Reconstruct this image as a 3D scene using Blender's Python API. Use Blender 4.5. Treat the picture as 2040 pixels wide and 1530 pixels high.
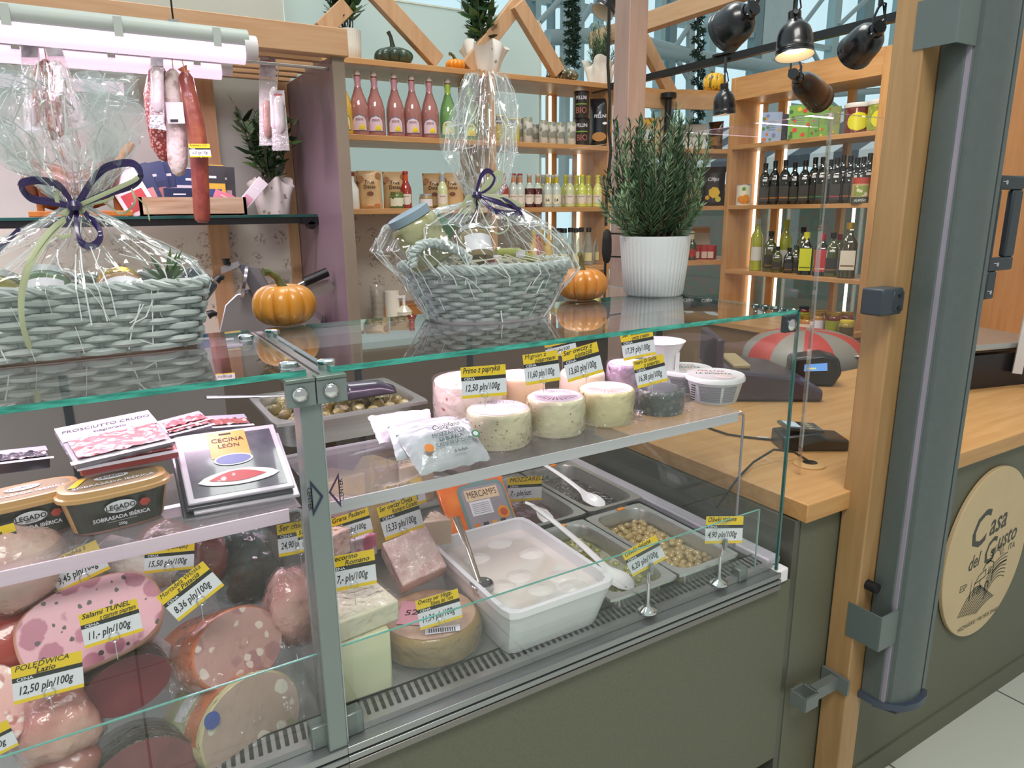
import bpy, math, random
import numpy as np
from mathutils import Matrix, Vector, noise as mnoise
for o in list(bpy.data.objects): bpy.data.objects.remove(o)
SC = bpy.context.scene
COL = SC.collection
random.seed(7)
pi = math.pi; sin = math.sin; cos = math.cos
# ------------------------------------------------------------------ camera
FPX, YAW, PIT, ROL, CAMZ = 1394.27, -.540185, .241427, -.011652, 1.54
_f = np.array([-sin(YAW)*cos(PIT), cos(YAW)*cos(PIT), -sin(PIT)])
_r = np.array([cos(YAW), sin(YAW), 0.]); _u = np.cross(_r, _f)
RT = cos(ROL)*_r + sin(ROL)*_u; UP = -sin(ROL)*_r + cos(ROL)*_u
CAM = np.array([0, 0, CAMZ])
cd = bpy.data.cameras.new('camera'); cam = bpy.data.objects.new('camera', cd); COL.objects.link(cam)
cd.sensor_fit = 'HORIZONTAL'; cd.sensor_width = 36; cd.lens = 36*FPX/2040; cd.clip_start = .02; cd.clip_end = 200
m4 = Matrix.Identity(4)
for i in range(3):
    m4[i][0] = RT[i]; m4[i][1] = UP[i]; m4[i][2] = -_f[i]; m4[i][3] = CAM[i]
cam.matrix_world = m4
SC.camera = cam
def ray(u, v): return RT*(u-1020)/FPX - UP*(v-765)/FPX + _f
def oz(u, v, z): d = ray(u, v); return Vector(CAM + d*((z-CAMZ)/d[2]))
def oy(u, v, y): d = ray(u, v); return Vector(CAM + d*(y/d[1]))
def ox(u, v, x): d = ray(u, v); return Vector(CAM + d*(x/d[0]))
def depth(p): return float((np.array(p)-CAM) @ _f)
def px(n, p): return n*depth(p)/FPX          # size in metres of n photo pixels at p
def face(x, y, k=1.): return math.atan2(-x, y)*k
# ------------------------------------------------------------------ view, world, light
SC.view_settings.view_transform = 'Standard'; SC.view_settings.look = 'None'
SC.view_settings.exposure = 0.12; SC.view_settings.gamma = 1; SC.view_settings.use_curve_mapping = False
SC.cycles.transparent_max_bounces = 40; SC.cycles.max_bounces = 8; SC.cycles.glossy_bounces = 4
SC.cycles.diffuse_bounces = 3; SC.cycles.transmission_bounces = 6
SC.cycles.caustics_reflective = False; SC.cycles.caustics_refractive = False
SC.cycles.sample_clamp_indirect = 4; SC.cycles.use_denoising = True
w = bpy.data.worlds.new('overcast_sky'); SC.world = w; w.use_nodes = True
bg = w.node_tree.nodes['Background']; WN, WL = w.node_tree.nodes, w.node_tree.links
wt = WN.new('ShaderNodeTexCoord'); ws = WN.new('ShaderNodeSeparateXYZ'); WL.new(wt.outputs['Generated'], ws.inputs[0])
wr = WN.new('ShaderNodeValToRGB'); WL.new(ws.outputs['Y'], wr.inputs[0])      # bright daylight beyond the glazing (+Y), dimmer hall behind the viewer
wr.color_ramp.elements[0].position = 0.; wr.color_ramp.elements[0].color = (.42, .44, .42, 1)
wr.color_ramp.elements[1].position = .45; wr.color_ramp.elements[1].color = (.72, .90, .94, 1)
wm = WN.new('ShaderNodeMapRange'); wm.inputs[1].default_value = -.2; wm.inputs[2].default_value = .9; WL.new(ws.outputs['Y'], wm.inputs[0]); WL.new(wm.outputs[0], wr.inputs[0])
WL.new(wr.outputs[0], bg.inputs[0]); bg.inputs[1].default_value = .95
def _later(): pass
def add_light(name, kind, loc, energy, col, size=.1, size_y=None, aim=None, parent=None, spot=None):
    l = bpy.data.lights.new(name, kind); l.energy = energy; l.color = col
    if kind == 'AREA':
        l.size = size
        if size_y: l.shape = 'RECTANGLE'; l.size_y = size_y
    else: l.shadow_soft_size = size
    if spot: l.spot_size = spot; l.spot_blend = .6
    o = bpy.data.objects.new(name, l); COL.objects.link(o); o.location = loc
    if aim is not None:
        o.rotation_euler = (Vector(aim)-Vector(loc)).to_track_quat('-Z', 'Y').to_euler()
    if parent:
        o.parent = parent
        if parent.matrix_basis: o.matrix_parent_inverse = parent.matrix_basis.inverted()
    return o
# unseen overhead fill lights, added to brighten the stall
add_light('fill_light', 'AREA', (1.3, 2.2, 5.2), 90, (1, .97, .92), 2.4, 1.2, aim=(1.3, 2.6, 0))
add_light('fill_light', 'AREA', (-.6, -1.4, 5.2), 150, (1, .97, .92), 2.4, 1.2, aim=(0, 1, .8))
# ------------------------------------------------------------------ materials
def lin(c): c /= 255; return c/12.92 if c <= .04045 else ((c+.055)/1.055)**2.4
def hx(s): return tuple(lin(int(s[i:i+2], 16)) for i in (0, 2, 4)) + (1,)
MC = {}
def nt(name):
    m = bpy.data.materials.new(name); m.use_nodes = True
    return m, m.node_tree.nodes, m.node_tree.links
def M(col, rough=.5, metal=0., n=None, bump=None, coat=0, emit=0, spec=.5, alpha=None, trans=0, sub=0):
    """principled; n=(scale, second colour, low, high[, stretch xyz]) noise blend; bump=(scale, strength)"""
    key = (col, rough, metal, n, bump, coat, emit, spec, alpha, trans, sub)
    if key in MC: return MC[key]
    m, N, L = nt('surface_'+col); b = N['Principled BSDF']
    c = hx(col); b.inputs['Base Color'].default_value = c; b.inputs['Roughness'].default_value = rough
    b.inputs['Metallic'].default_value = metal; b.inputs['Specular IOR Level'].default_value = spec
    b.inputs['Coat Weight'].default_value = coat; b.inputs['Coat Roughness'].default_value = .06
    b.inputs['Transmission Weight'].default_value = trans
    if sub: b.inputs['Subsurface Weight'].default_value = sub; b.inputs['Subsurface Radius'].default_value = (.012, .008, .006)
    if alpha is not None: b.inputs['Alpha'].default_value = alpha
    if emit: b.inputs['Emission Color'].default_value = c; b.inputs['Emission Strength'].default_value = emit
    tc = None
    if n or bump: tc = N.new('ShaderNodeTexCoord')
    if n is None and not emit and alpha is None:      # every surface keeps a faint procedural mottle
        n = (9, None, .3, .7); tc = tc or N.new('ShaderNodeTexCoord')
    if n:
        mp = N.new('ShaderNodeMapping'); L.new(tc.outputs['Object'], mp.inputs[0])
        if len(n) > 4: mp.inputs['Scale'].default_value = n[4]
        t = N.new('ShaderNodeTexNoise'); t.inputs['Scale'].default_value = n[0]; t.inputs['Detail'].default_value = 5
        L.new(mp.outputs[0], t.inputs['Vector'])
        r = N.new('ShaderNodeValToRGB'); r.color_ramp.elements[0].position = n[2]; r.color_ramp.elements[1].position = n[3]
        c2 = hx(n[1]) if n[1] else tuple(x*.94 for x in c[:3]) + (1,)
        r.color_ramp.elements[0].color = c; r.color_ramp.elements[1].color = c2
        L.new(t.outputs['Fac'], r.inputs[0]); L.new(r.outputs[0], b.inputs['Base Color'])
        if emit: L.new(r.outputs[0], b.inputs['Emission Color'])
    if bump:
        t2 = N.new('ShaderNodeTexNoise'); t2.inputs['Scale'].default_value = bump[0]; t2.inputs['Detail'].default_value = 4
        L.new(tc.outputs['Object'], t2.inputs['Vector'])
        bp = N.new('ShaderNodeBump'); bp.inputs['Strength'].default_value = bump[1]; bp.inputs['Distance'].default_value = .01
        L.new(t2.outputs['Fac'], bp.inputs['Height']); L.new(bp.outputs[0], b.inputs['Normal'])
        if coat: L.new(bp.outputs[0], b.inputs['Coat Normal'])
    MC[key] = m; return m
def spots(col, c2, scale, lo=.25, hi=.3, rough=.4, coat=0., c3=None, s3=3., bump=None, l3=.34, h3=.42):
    """voronoi flecks of colour c2 (and larger ones of c3) on col"""
    key = ('sp', col, c2, scale, lo, hi, rough, coat, c3, s3, bump, l3)
    if key in MC: return MC[key]
    m, N, L = nt('fleck_'+col); b = N['Principled BSDF']; b.inputs['Roughness'].default_value = rough
    b.inputs['Coat Weight'].default_value = coat; b.inputs['Coat Roughness'].default_value = .08
    tc = N.new('ShaderNodeTexCoord')
    nz = N.new('ShaderNodeTexNoise'); nz.inputs['Scale'].default_value = scale*1.7; L.new(tc.outputs['Object'], nz.inputs['Vector'])
    mx = N.new('ShaderNodeMix'); mx.data_type = 'VECTOR'; mx.inputs[0].default_value = .012*30/scale
    L.new(tc.outputs['Object'], mx.inputs[4]); L.new(nz.outputs['Color'], mx.inputs[5])
    prev = hx(col)
    sock = None
    for (cc, sc, l, h) in ([(c3, s3, l3, h3)] if c3 else []) + [(c2, scale, lo, hi)]:
        v = N.new('ShaderNodeTexVoronoi'); v.inputs['Scale'].default_value = sc; L.new(mx.outputs[1], v.inputs['Vector'])
        r = N.new('ShaderNodeValToRGB'); r.color_ramp.elements[0].position = l; r.color_ramp.elements[1].position = h
        r.color_ramp.elements[0].color = (1, 1, 1, 1); r.color_ramp.elements[1].color = (0, 0, 0, 1)
        L.new(v.outputs['Distance'], r.inputs[0])
        x = N.new('ShaderNodeMix'); x.data_type = 'RGBA'; x.inputs[7].default_value = hx(cc)
        if sock is None: x.inputs[6].default_value = prev
        else: L.new(sock, x.inputs[6])
        L.new(r.outputs[0], x.inputs[0]); sock = x.outputs[2]
    L.new(sock, b.inputs['Base Color'])
    if bump:
        t2 = N.new('ShaderNodeTexNoise'); t2.inputs['Scale'].default_value = bump[0]; L.new(tc.outputs['Object'], t2.inputs['Vector'])
        bp = N.new('ShaderNodeBump'); bp.inputs['Strength'].default_value = bump[1]; bp.inputs['Distance'].default_value = .01
        L.new(t2.outputs['Fac'], bp.inputs['Height']); L.new(bp.outputs[0], b.inputs['Normal']); L.new(bp.outputs[0], b.inputs['Coat Normal'])
    MC[key] = m; return m
def wood(c1, c2, stretch=(14, 14, 1.2), rough=.42, sc=3.):
    key = ('wd', c1, c2, stretch, rough)
    if key in MC: return MC[key]
    m, N, L = nt('wood_'+c1); b = N['Principled BSDF']; b.inputs['Roughness'].default_value = rough
    tc = N.new('ShaderNodeTexCoord'); mp = N.new('ShaderNodeMapping'); mp.inputs['Scale'].default_value = stretch
    L.new(tc.outputs['Object'], mp.inputs[0])
    t = N.new('ShaderNodeTexNoise'); t.inputs['Scale'].default_value = sc; t.inputs['Detail'].default_value = 6; t.inputs['Distortion'].default_value = .6
    L.new(mp.outputs[0], t.inputs['Vector'])
    r = N.new('ShaderNodeValToRGB'); r.color_ramp.elements[0].position = .35; r.color_ramp.elements[1].position = .68
    r.color_ramp.elements[0].color = hx(c1); r.color_ramp.elements[1].color = hx(c2)
    L.new(t.outputs['Fac'], r.inputs[0]); L.new(r.outputs[0], b.inputs['Base Color'])
    MC[key] = m; return m
def clear(tint=(1, 1, 1), ior=1.45, rough=.0, base=0., glosscol=(1, 1, 1), bump=None, diff=None, dfac=0., k=1.):
    """thin clear sheet: transparent + fresnel gloss (+ a little diffuse haze)"""
    key = ('cl', tint, ior, rough, base, glosscol, bump, diff, dfac, k)
    if key in MC: return MC[key]
    m, N, L = nt('clear_sheet'); N.remove(N['Principled BSDF']); out = N['Material Output']
    tr = N.new('ShaderNodeBsdfTransparent'); tr.inputs[0].default_value = (*tint, 1)
    gl = N.new('ShaderNodeBsdfGlossy'); gl.inputs['Roughness'].default_value = rough; gl.inputs[0].default_value = (*glosscol, 1)
    fr = N.new('ShaderNodeFresnel'); ge = N.new('ShaderNodeNewGeometry'); mr = N.new('ShaderNodeMapRange'); mr.inputs[3].default_value = ior; mr.inputs[4].default_value = 1/ior
    L.new(ge.outputs['Backfacing'], mr.inputs[0]); L.new(mr.outputs[0], fr.inputs[0])
    ma = N.new('ShaderNodeMath'); ma.operation = 'MULTIPLY_ADD'; ma.inputs[1].default_value = k; ma.inputs[2].default_value = base; ma.use_clamp = True
    L.new(fr.outputs[0], ma.inputs[0])
    a = tr.outputs[0]
    if diff:
        df = N.new('ShaderNodeBsdfDiffuse'); df.inputs[0].default_value = (*diff, 1)
        x = N.new('ShaderNodeMixShader'); x.inputs[0].default_value = dfac; L.new(a, x.inputs[1]); L.new(df.outputs[0], x.inputs[2]); a = x.outputs[0]
    mx = N.new('ShaderNodeMixShader'); L.new(ma.outputs[0], mx.inputs[0]); L.new(a, mx.inputs[1]); L.new(gl.outputs[0], mx.inputs[2])
    L.new(mx.outputs[0], out.inputs[0])
    if bump:
        tc = N.new('ShaderNodeTexCoord'); t = N.new('ShaderNodeTexVoronoi'); t.inputs['Scale'].default_value = bump[0]
        nz = N.new('ShaderNodeTexNoise'); nz.inputs['Scale'].default_value = bump[0]*.8; L.new(tc.outputs['Object'], nz.inputs['Vector'])
        ad = N.new('ShaderNodeMix'); ad.data_type = 'VECTOR'; ad.inputs[0].default_value = .15
        L.new(tc.outputs['Object'], ad.inputs[4]); L.new(nz.outputs['Color'], ad.inputs[5]); L.new(ad.outputs[1], t.inputs['Vector'])
        bp = N.new('ShaderNodeBump'); bp.inputs['Strength'].default_value = bump[1]; bp.inputs['Distance'].default_value = .01
        L.new(t.outputs['Distance'], bp.inputs['Height']); L.new(bp.outputs[0], gl.inputs['Normal']); L.new(bp.outputs[0], fr.inputs['Normal'])
    MC[key] = m; return m
GLASS = clear((.97, .995, .985), 1.5)
GLEDGE = M('0F7A6C', .12, coat=1, n=(30, '4FC9B4', .35, .75, (1, 6, 6)))
FILM = clear((.985, .98, .985), 1.42, .1, .0, bump=(26, .8), diff=(.9, .9, .95), dfac=.03)
CELLO = clear((.985, .992, .99), 1.48, .05, .012, bump=(16, .8), diff=(.9, .95, .96), dfac=.025, k=1.1)
PLEXI = clear((.985, .99, .99), 1.42, k=.5)
BEECH = wood('C99A66', 'B98552'); BEECHX = wood('C99A66', 'B98552', (1.2, 14, 14)); BEECHY = wood('C99A66', 'B98552', (14, 1.2, 14))
PALEW = wood('C39D78', 'B88F69'); PALEWX = wood('C39D78', 'B88F69', (1.2, 14, 14)); PALEWY = wood('C39D78', 'B88F69', (14, 1.2, 14))
OLIVE = M('5F6050', .55, n=(160, '676857', .3, .7))
STEEL = M('CFCFCC', .34, .88, n=(6, 'BDBDBA', .3, .7, (1, 40, 40)))
ALU = M('A9ACAC', .35, .85, n=(4, '9A9C9E', .3, .7, (1, 30, 30)))
CHROME = M('E2E2E4', .08, 1)
GREYM = M('7E8B88', .4, .2)
SLATE = M('5A6362', .4, n=(60, '565F5E', .3, .7))
CHAR = M('2E353C', .4)
BLACK = M('121214', .35); RUBBER = M('0D0D0E', .7); INK = M('17171A', .5)
WHITE = M('E9E9EA', .35); WPLAS = M('F0ECEE', .25, coat=.3)
YEL = M('F0CF1C', .4); PAPER = M('E8E6EE', .5)
PURPLE = M('2C1A55', .3, coat=.5); SAGE = M('B5BC98', .45)
# ------------------------------------------------------------------ mesh building
class B:
    def __init__(s): s.v = []; s.f = []; s.fm = []; s.m = []
    def mi(s, m):
        if m not in s.m: s.m.append(m)
        return s.m.index(m)
    def add(s, vs, fs, m, T=None):
        o = len(s.v); k = s.mi(m)
        s.v += [tuple(T @ Vector(p)) if T else tuple(p) for p in vs]
        for f in fs: s.f.append(tuple(o+i for i in f)); s.fm.append(k)
        return s
    def box(s, c, d, m, rz=0, T=None, faces=None):
        x, y, z = d[0]/2, d[1]/2, d[2]/2
        R = Matrix.Translation(c) @ Matrix.Rotation(rz, 4, 'Z')
        if T: R = T @ R
        vs = [(-x, -y, -z), (x, -y, -z), (x, y, -z), (-x, y, -z), (-x, -y, z), (x, -y, z), (x, y, z), (-x, y, z)]
        fs = [(3, 2, 1, 0), (4, 5, 6, 7), (0, 1, 5, 4), (2, 3, 7, 6), (1, 2, 6, 5), (3, 0, 4, 7)]  # -z +z -y +y +x -x
        return s.add(vs, fs, m, R)
    def bx(s, a, b, m):      # box from two corners
        return s.box([(a[i]+b[i])/2 for i in range(3)], [abs(b[i]-a[i]) for i in range(3)], m)
    def tube(s, pts, r, m, n=8, caps=True, closed=False, flat=1.):
        pts = [Vector(p) for p in pts]; N = len(pts); vs = []; fs = []
        rr = r if isinstance(r, (list, tuple)) else [r]*N
        up = Vector((0, 0, 1)); prev = None
        for i, p in enumerate(pts):
            a = pts[(i+1) % N] if (closed or i < N-1) else p; b = pts[(i-1) % N] if (closed or i > 0) else p
            t = (a-b)
            t = t.normalized() if t.length > 1e-9 else Vector((0, 0, 1))
            if prev is None: x = t.cross(up) if abs(t.z) < .95 else t.cross(Vector((1, 0, 0)))
            else: x = prev - t*prev.dot(t)
            x = x.normalized() if x.length > 1e-9 else Vector((1, 0, 0)); prev = x; y = t.cross(x)
            for j in range(n):
                q = 2*pi*j/n; vs.append(p + x*cos(q)*rr[i] + y*sin(q)*rr[i]*flat)
        for i in range(N if closed else N-1):
            k = (i+1) % N
            for j in range(n): fs.append((i*n+j, i*n+(j+1) % n, k*n+(j+1) % n, k*n+j))
        if caps and not closed: fs.append(tuple(range(n-1, -1, -1))); fs.append(tuple((N-1)*n+j for j in range(n)))
        return s.add(vs, fs, m)
    def cyl(s, a, b, r, m, r2=None, n=16): return s.tube([a, b], [r, r if r2 is None else r2], m, n)
    def lathe(s, prof, m, n=24, c=(0, 0, 0), sx=1., sy=1., sup=None, fn=None, T=None, caps=True):
        vs = []; fs = []
        for (r, z) in prof:
            for j in range(n):
                q = 2*pi*j/n; k = 1.
                if sup: k = (abs(cos(q))**sup + abs(sin(q))**sup)**(-1/sup)
                if fn: k *= fn(q, r, z)
                vs.append((c[0]+r*k*cos(q)*sx, c[1]+r*k*sin(q)*sy, c[2]+z))
        P = len(prof)
        for i in range(P-1):
            for j in range(n): fs.append((i*n+j, i*n+(j+1) % n, (i+1)*n+(j+1) % n, (i+1)*n+j))
        if caps:
            if prof[0][0] > 1e-4: fs.append(tuple(range(n-1, -1, -1)))
            if prof[-1][0] > 1e-4: fs.append(tuple((P-1)*n+j for j in range(n)))
        return s.add(vs, fs, m, T)
    def grid(s, fn, nu, nv, m, T=None):
        vs = [fn(i/nu, j/nv) for j in range(nv+1) for i in range(nu+1)]
        fs = [(j*(nu+1)+i, j*(nu+1)+i+1, (j+1)*(nu+1)+i+1, (j+1)*(nu+1)+i) for j in range(nv) for i in range(nu)]
        return s.add(vs, fs, m, T)
    def prism(s, poly, z0, z1, m, T=None):
        n = len(poly)
        vs = [(p[0], p[1], z0) for p in poly] + [(p[0], p[1], z1) for p in poly]
        fs = [tuple(range(n-1, -1, -1)), tuple(range(n, 2*n))] + [(i, (i+1) % n, n+(i+1) % n, n+i) for i in range(n)]
        return s.add(vs, fs, m, T)
    def poly(s, pts, m, T=None): return s.add(pts, [tuple(range(len(pts)))], m, T)
    def text(s, txt, size, m, T, shear=0., off=0., align='CENTER', sx=1.):
        vs, fs = font(txt, shear, off, align)
        return s.add([(x*size*sx, y*size, 0) for x, y in vs], fs, m, T)
    def obj(s, name, parent=None, smooth=40, bev=0, bseg=2, sub=0):
        me = bpy.data.meshes.new(name); me.from_pydata(s.v, [], s.f)
        for m in s.m: me.materials.append(m)
        me.polygons.foreach_set('material_index', s.fm)
        if smooth:
            me.polygons.foreach_set('use_smooth', [True]*len(s.f))
            try: me.set_sharp_from_angle(angle=math.radians(smooth))
            except Exception: pass
        me.update()
        o = bpy.data.objects.new(name, me); COL.objects.link(o)
        if parent: o.parent = parent
        if bev:
            b = o.modifiers.new('bevel', 'BEVEL'); b.width = bev; b.segments = bseg; b.limit_method = 'ANGLE'; b.angle_limit = math.radians(40)
        if sub:
            b = o.modifiers.new('sub', 'SUBSURF'); b.levels = sub; b.render_levels = sub
        return o
FC = {}
def font(txt, shear, off, align):
    if 'M' in txt or 'W' in txt: off = 0
    k = (txt, shear, off, align)
    if k not in FC:
        c = bpy.data.curves.new('t', 'FONT'); c.body = txt; c.shear = shear; c.offset = off; c.align_x = align; c.size = 1; c.resolution_u = 2; c.dimensions = '2D'; c.fill_mode = 'BOTH'
        o = bpy.data.objects.new('t', c); COL.objects.link(o)
        me = bpy.data.meshes.new_from_object(o)
        FC[k] = ([(v.co.x, v.co.y) for v in me.vertices], [tuple(p.vertices) for p in me.polygons])
        bpy.data.objects.remove(o); bpy.data.curves.remove(c); bpy.data.meshes.remove(me)
    return FC[k]
def frame(o, x, y):          # matrix whose local x,y axes lie along the given vectors
    x = Vector(x).normalized(); y = Vector(y); z = x.cross(y).normalized(); y = z.cross(x)
    t = Matrix.Identity(4)
    for i in range(3): t[i][0] = x[i]; t[i][1] = y[i]; t[i][2] = z[i]; t[i][3] = o[i]
    return t
def TR(x=0, y=0, z=0): return Matrix.Translation((x, y, z))
def RX(a): return Matrix.Rotation(a, 4, 'X')
def RY(a): return Matrix.Rotation(a, 4, 'Y')
def RZ(a): return Matrix.Rotation(a, 4, 'Z')
def tag(o, label, cat, group=None):
    o['label'] = label; o['category'] = cat
    if group: o['group'] = group
    return o
def thing(name, label, cat, loc=(0, 0, 0), rz=0, group=None, rot=None):
    o = bpy.data.objects.new(name, None); COL.objects.link(o); o.location = loc; o.rotation_euler = rot or (0, 0, rz); o.empty_display_size = .02
    return tag(o, label, cat, group)
def put(o, loc, rz=0, rot=None): o.location = loc; o.rotation_euler = rot or (0, 0, rz); return o
def struct(name, b, **k): o = b.obj(name, **k); o['kind'] = 'structure'; return o
def dup(root, loc, rz=0, label=None, group=None, rot=None, scale=None):
    r = root.copy(); COL.objects.link(r); r.location = loc; r.rotation_euler = rot or (0, 0, rz)
    if scale: r.scale = scale
    if label: r['label'] = label
    if group: r['group'] = group
    for ch in list(root.children):
        c = ch.copy(); COL.objects.link(c); c.parent = r
        for g in list(ch.children):
            d = g.copy(); COL.objects.link(d); d.parent = c
    return r
ORD = ['first', 'second', 'third', 'fourth', 'fifth', 'sixth', 'seventh', 'eighth', 'ninth', 'tenth', 'eleventh', 'twelfth', 'thirteenth', 'fourteenth', 'fifteenth', 'sixteenth', 'seventeenth', 'eighteenth']
def nz(x, y, z): return mnoise.noise(Vector((x, y, z)))
# ================================================================== SETTING
def tiles():
    m, N, L = nt('floor_tile'); b = N['Principled BSDF']; b.inputs['Roughness'].default_value = .22
    tc = N.new('ShaderNodeTexCoord'); mp = N.new('ShaderNodeMapping'); L.new(tc.outputs['Object'], mp.inputs[0])
    mp.inputs['Rotation'].default_value = (0, 0, 0); mp.inputs['Location'].default_value = (.03, .13, 0)
    br = N.new('ShaderNodeTexBrick'); L.new(mp.outputs[0], br.inputs[0]); br.offset = 0
    br.inputs['Scale'].default_value = 1; br.inputs['Brick Width'].default_value = .6; br.inputs['Row Height'].default_value = .6
    br.inputs['Mortar Size'].default_value = .004; br.inputs['Color1'].default_value = hx('C9CCC2'); br.inputs['Color2'].default_value = hx('C5C9BE'); br.inputs['Mortar'].default_value = hx('6A6C62')
    L.new(br.outputs[0], b.inputs['Base Color']); return m
b = B(); b.bx((-6, -3, -.05), (22, 14, 0), tiles()); struct('floor', b)
# glazed hall facade far behind the stall
FR = M('A9C4C9', .4); FRD = M('7F9AA2', .4); TUB = M('9FB4BA', .35)
YG = 9.0
b = B()
def mull(u0, u1, m=FR, v0=-200, v1=520, dy=0, y=YG):
    x0 = oy(u0, 60, y)[0]; x1 = oy(u1, 60, y)[0]; b.bx((x0, y-.08, 0), (x1, y+.08, 7.5), m)
for u0, u1, m in [(780, 786, FR), (925, 934, FR), (1042, 1054, FRD), (1062, 1072, FR), (1095, 1100, FRD), (1150, 1158, FR), (1188, 1196, FR), (1310, 1319, FR), (1328, 1342, FRD), (1408, 1422, FR), (1498, 1512, FRD), (1514, 1578, M('C2D6DA', .5)), (1653, 1666, FR), (1711, 1730, FRD), (1780, 1800, FR), (1900, 1930, FR), (2010, 2050, FRD)]: mull(u0, u1, m)
for z in (1.0, 2.35, 3.35, 4.4, 5.6): b.bx((-4, YG-.06, z-.04), (21, YG+.06, z+.04), FR)
b.bx((-4, YG-.1, 0), (21, YG+.1, .45), M('8C9696', .6))
struct('window_1', b)
b = B(); b.bx((-4, YG+.1, .45), (21, YG+.112, 7.5), clear((.93, .98, 1.), 1.3)); struct('window_2', b)
b = B()
def bar(p, q, r, y, m=TUB): b.tube([oy(*p, y), oy(*q, y)], r, m, 10)
bar((1377, -60), (1372, 420), .06, 7.5); bar((1128, -60), (1122, 420), .07, 7.5)
bar((1180, 60), (1380, 112), .09, 7.5); bar((1290, 100), (1580, 140), .09, 7.5); bar((1540, 128), (1900, 180), .08, 7.5)
bar((1090, 75), (1215, 70), .09, 7.5); bar((1300, 215), (1760, 180), .05, 7.5)
for p, q in [((1335, -10), (1378, 45)), ((1340, 102), (1376, 48)), ((1350, 120), (1378, 170)), ((1592, 60), (1645, -10)), ((1672, 50), (1730, -5)), ((1060, 60), (1125, -10)), ((1128, 90), (1180, 10)), ((1440, 60), (1500, 10)), ((1650, 200), (1700, 240)), ((1560, 190), (1620, 130)), ((1380, 60), (1410, 10)), ((1580, 30), (1650, 160)), ((1700, 160), (1760, 60))]: bar(p, q, .035, 7.5)
struct('trim_1', b)
# distant stall seen through the bookcase
b = B(); GD = spots('5E625C', '4A6B52', 24, .2, .5, .6, 0, '7A5A52', 17); b.bx((5.6, 2.5, 0), (6.2, 6.5, 1.72), GD); b.bx((5.55, 2.4, 1.72), (6.3, 6.6, 1.78), M('8B8F88'))
o = b.obj('market_shelf'); tag(o, 'distant shop shelf packed with blurred green and red goods behind the bookcase', 'shelf')
b = B(); AW = [M('3C4550', .6), M('C3CACC', .6)]
for i in range(22):
    y = 2.2+i*.22; b.poly([(5.3, y, 1.98), (5.3, y+.22, 1.98), (6.3, y+.22, 2.42), (6.3, y, 2.42)], AW[i % 2]); b.poly([(5.3, y, 1.88), (5.3, y+.22, 1.88), (5.3, y+.22, 1.98), (5.3, y, 1.98)], AW[i % 2])
    b.poly([(5.31, y, 1.97), (6.31, y, 2.41), (6.31, y+.22, 2.41), (5.31, y+.22, 1.97)], AW[i % 2])
b.bx((5.9, 2.3, 1.75), (5.94, 2.34, 2.26), FRD); b.bx((5.9, 6.8, 1.75), (5.94, 6.84, 2.26), FRD)
tag(b.obj('striped_awning'), 'dark and white striped awning over the distant shop shelf', 'awning')
# evergreen garlands hanging in the hall
GRN = M('2E4A3A', .7, n=(30, '1E3327', .3, .7))
def garland(u, v0, v1, y, r, label):
    b = B(); p0 = oy(u, v0, y); p1 = oy(u, v1, y); n = 420; rnd = random.Random(u)
    for i in range(n):
        t = i/n; q = t*2*pi*9; c = p0.lerp(p1, t) + Vector((cos(q)*r*.55, sin(q)*r*.55, 0))
        for k in range(3):
            d = Vector((rnd.uniform(-1, 1), rnd.uniform(-1, 1), rnd.uniform(-1, .6))).normalized()*r*.75; e = Vector((rnd.uniform(-1, 1), rnd.uniform(-1, 1), rnd.uniform(-1, 1)))*r*.16
            b.poly([c-e, c+d*.5+e*.6, c+d, c+d*.5-e*1.2], GRN)
    b.tube([p0, p1], .008, M('3A3328'), 6)
    tag(b.obj('evergreen_garland', smooth=0), label, 'garland', 'hanging evergreen garlands')
garland(1140, -40, 132, 6.5, .085, 'twisted green garland hanging in front of the glazing behind the warty squash')
garland(1391, 10, 258, 6.5, .085, 'twisted green garland hanging beside the striped pumpkin in front of the glazing')
# ------------------------------------------------------------------ back walls of the stall
def wallpaper():
    m, N, L = nt('sketched_wallpaper'); b = N['Principled BSDF']; b.inputs['Roughness'].default_value = .35
    tc = N.new('ShaderNodeTexCoord'); mp = N.new('ShaderNodeMapping'); L.new(tc.outputs['Object'], mp.inputs[0]); mp.inputs['Scale'].default_value = (1, .001, 1)
    v = N.new('ShaderNodeTexVoronoi'); v.inputs['Scale'].default_value = 8.5; v.inputs['Randomness'].default_value = .35; L.new(mp.outputs[0], v.inputs['Vector'])
    r = N.new('ShaderNodeValToRGB'); r.color_ramp.elements[0].position = .3; r.color_ramp.elements[1].position = .42
    r.color_ramp.elements[0].color = (1, 1, 1, 1); r.color_ramp.elements[1].color = (0, 0, 0, 1); L.new(v.outputs['Distance'], r.inputs[0])
    t = N.new('ShaderNodeTexNoise'); t.inputs['Scale'].default_value = 75; t.inputs['Detail'].default_value = 3; L.new(mp.outputs[0], t.inputs['Vector'])
    r2 = N.new('ShaderNodeValToRGB'); r2.color_ramp.elements[0].position = .5; r2.color_ramp.elements[1].position = .58; L.new(t.outputs['Fac'], r2.inputs[0])
    mu = N.new('ShaderNodeMath'); mu.operation = 'MULTIPLY'; L.new(r.outputs[0], mu.inputs[0]); L.new(r2.outputs[0], mu.inputs[1])
    x = N.new('ShaderNodeMix'); x.data_type = 'RGBA'; x.inputs[6].default_value = hx('D9D2C8'); x.inputs[7].default_value = hx('A39890'); L.new(mu.outputs[0], x.inputs[0])
    L.new(x.outputs[2], b.inputs['Base Color']); return m
WPAP = wallpaper()
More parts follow.
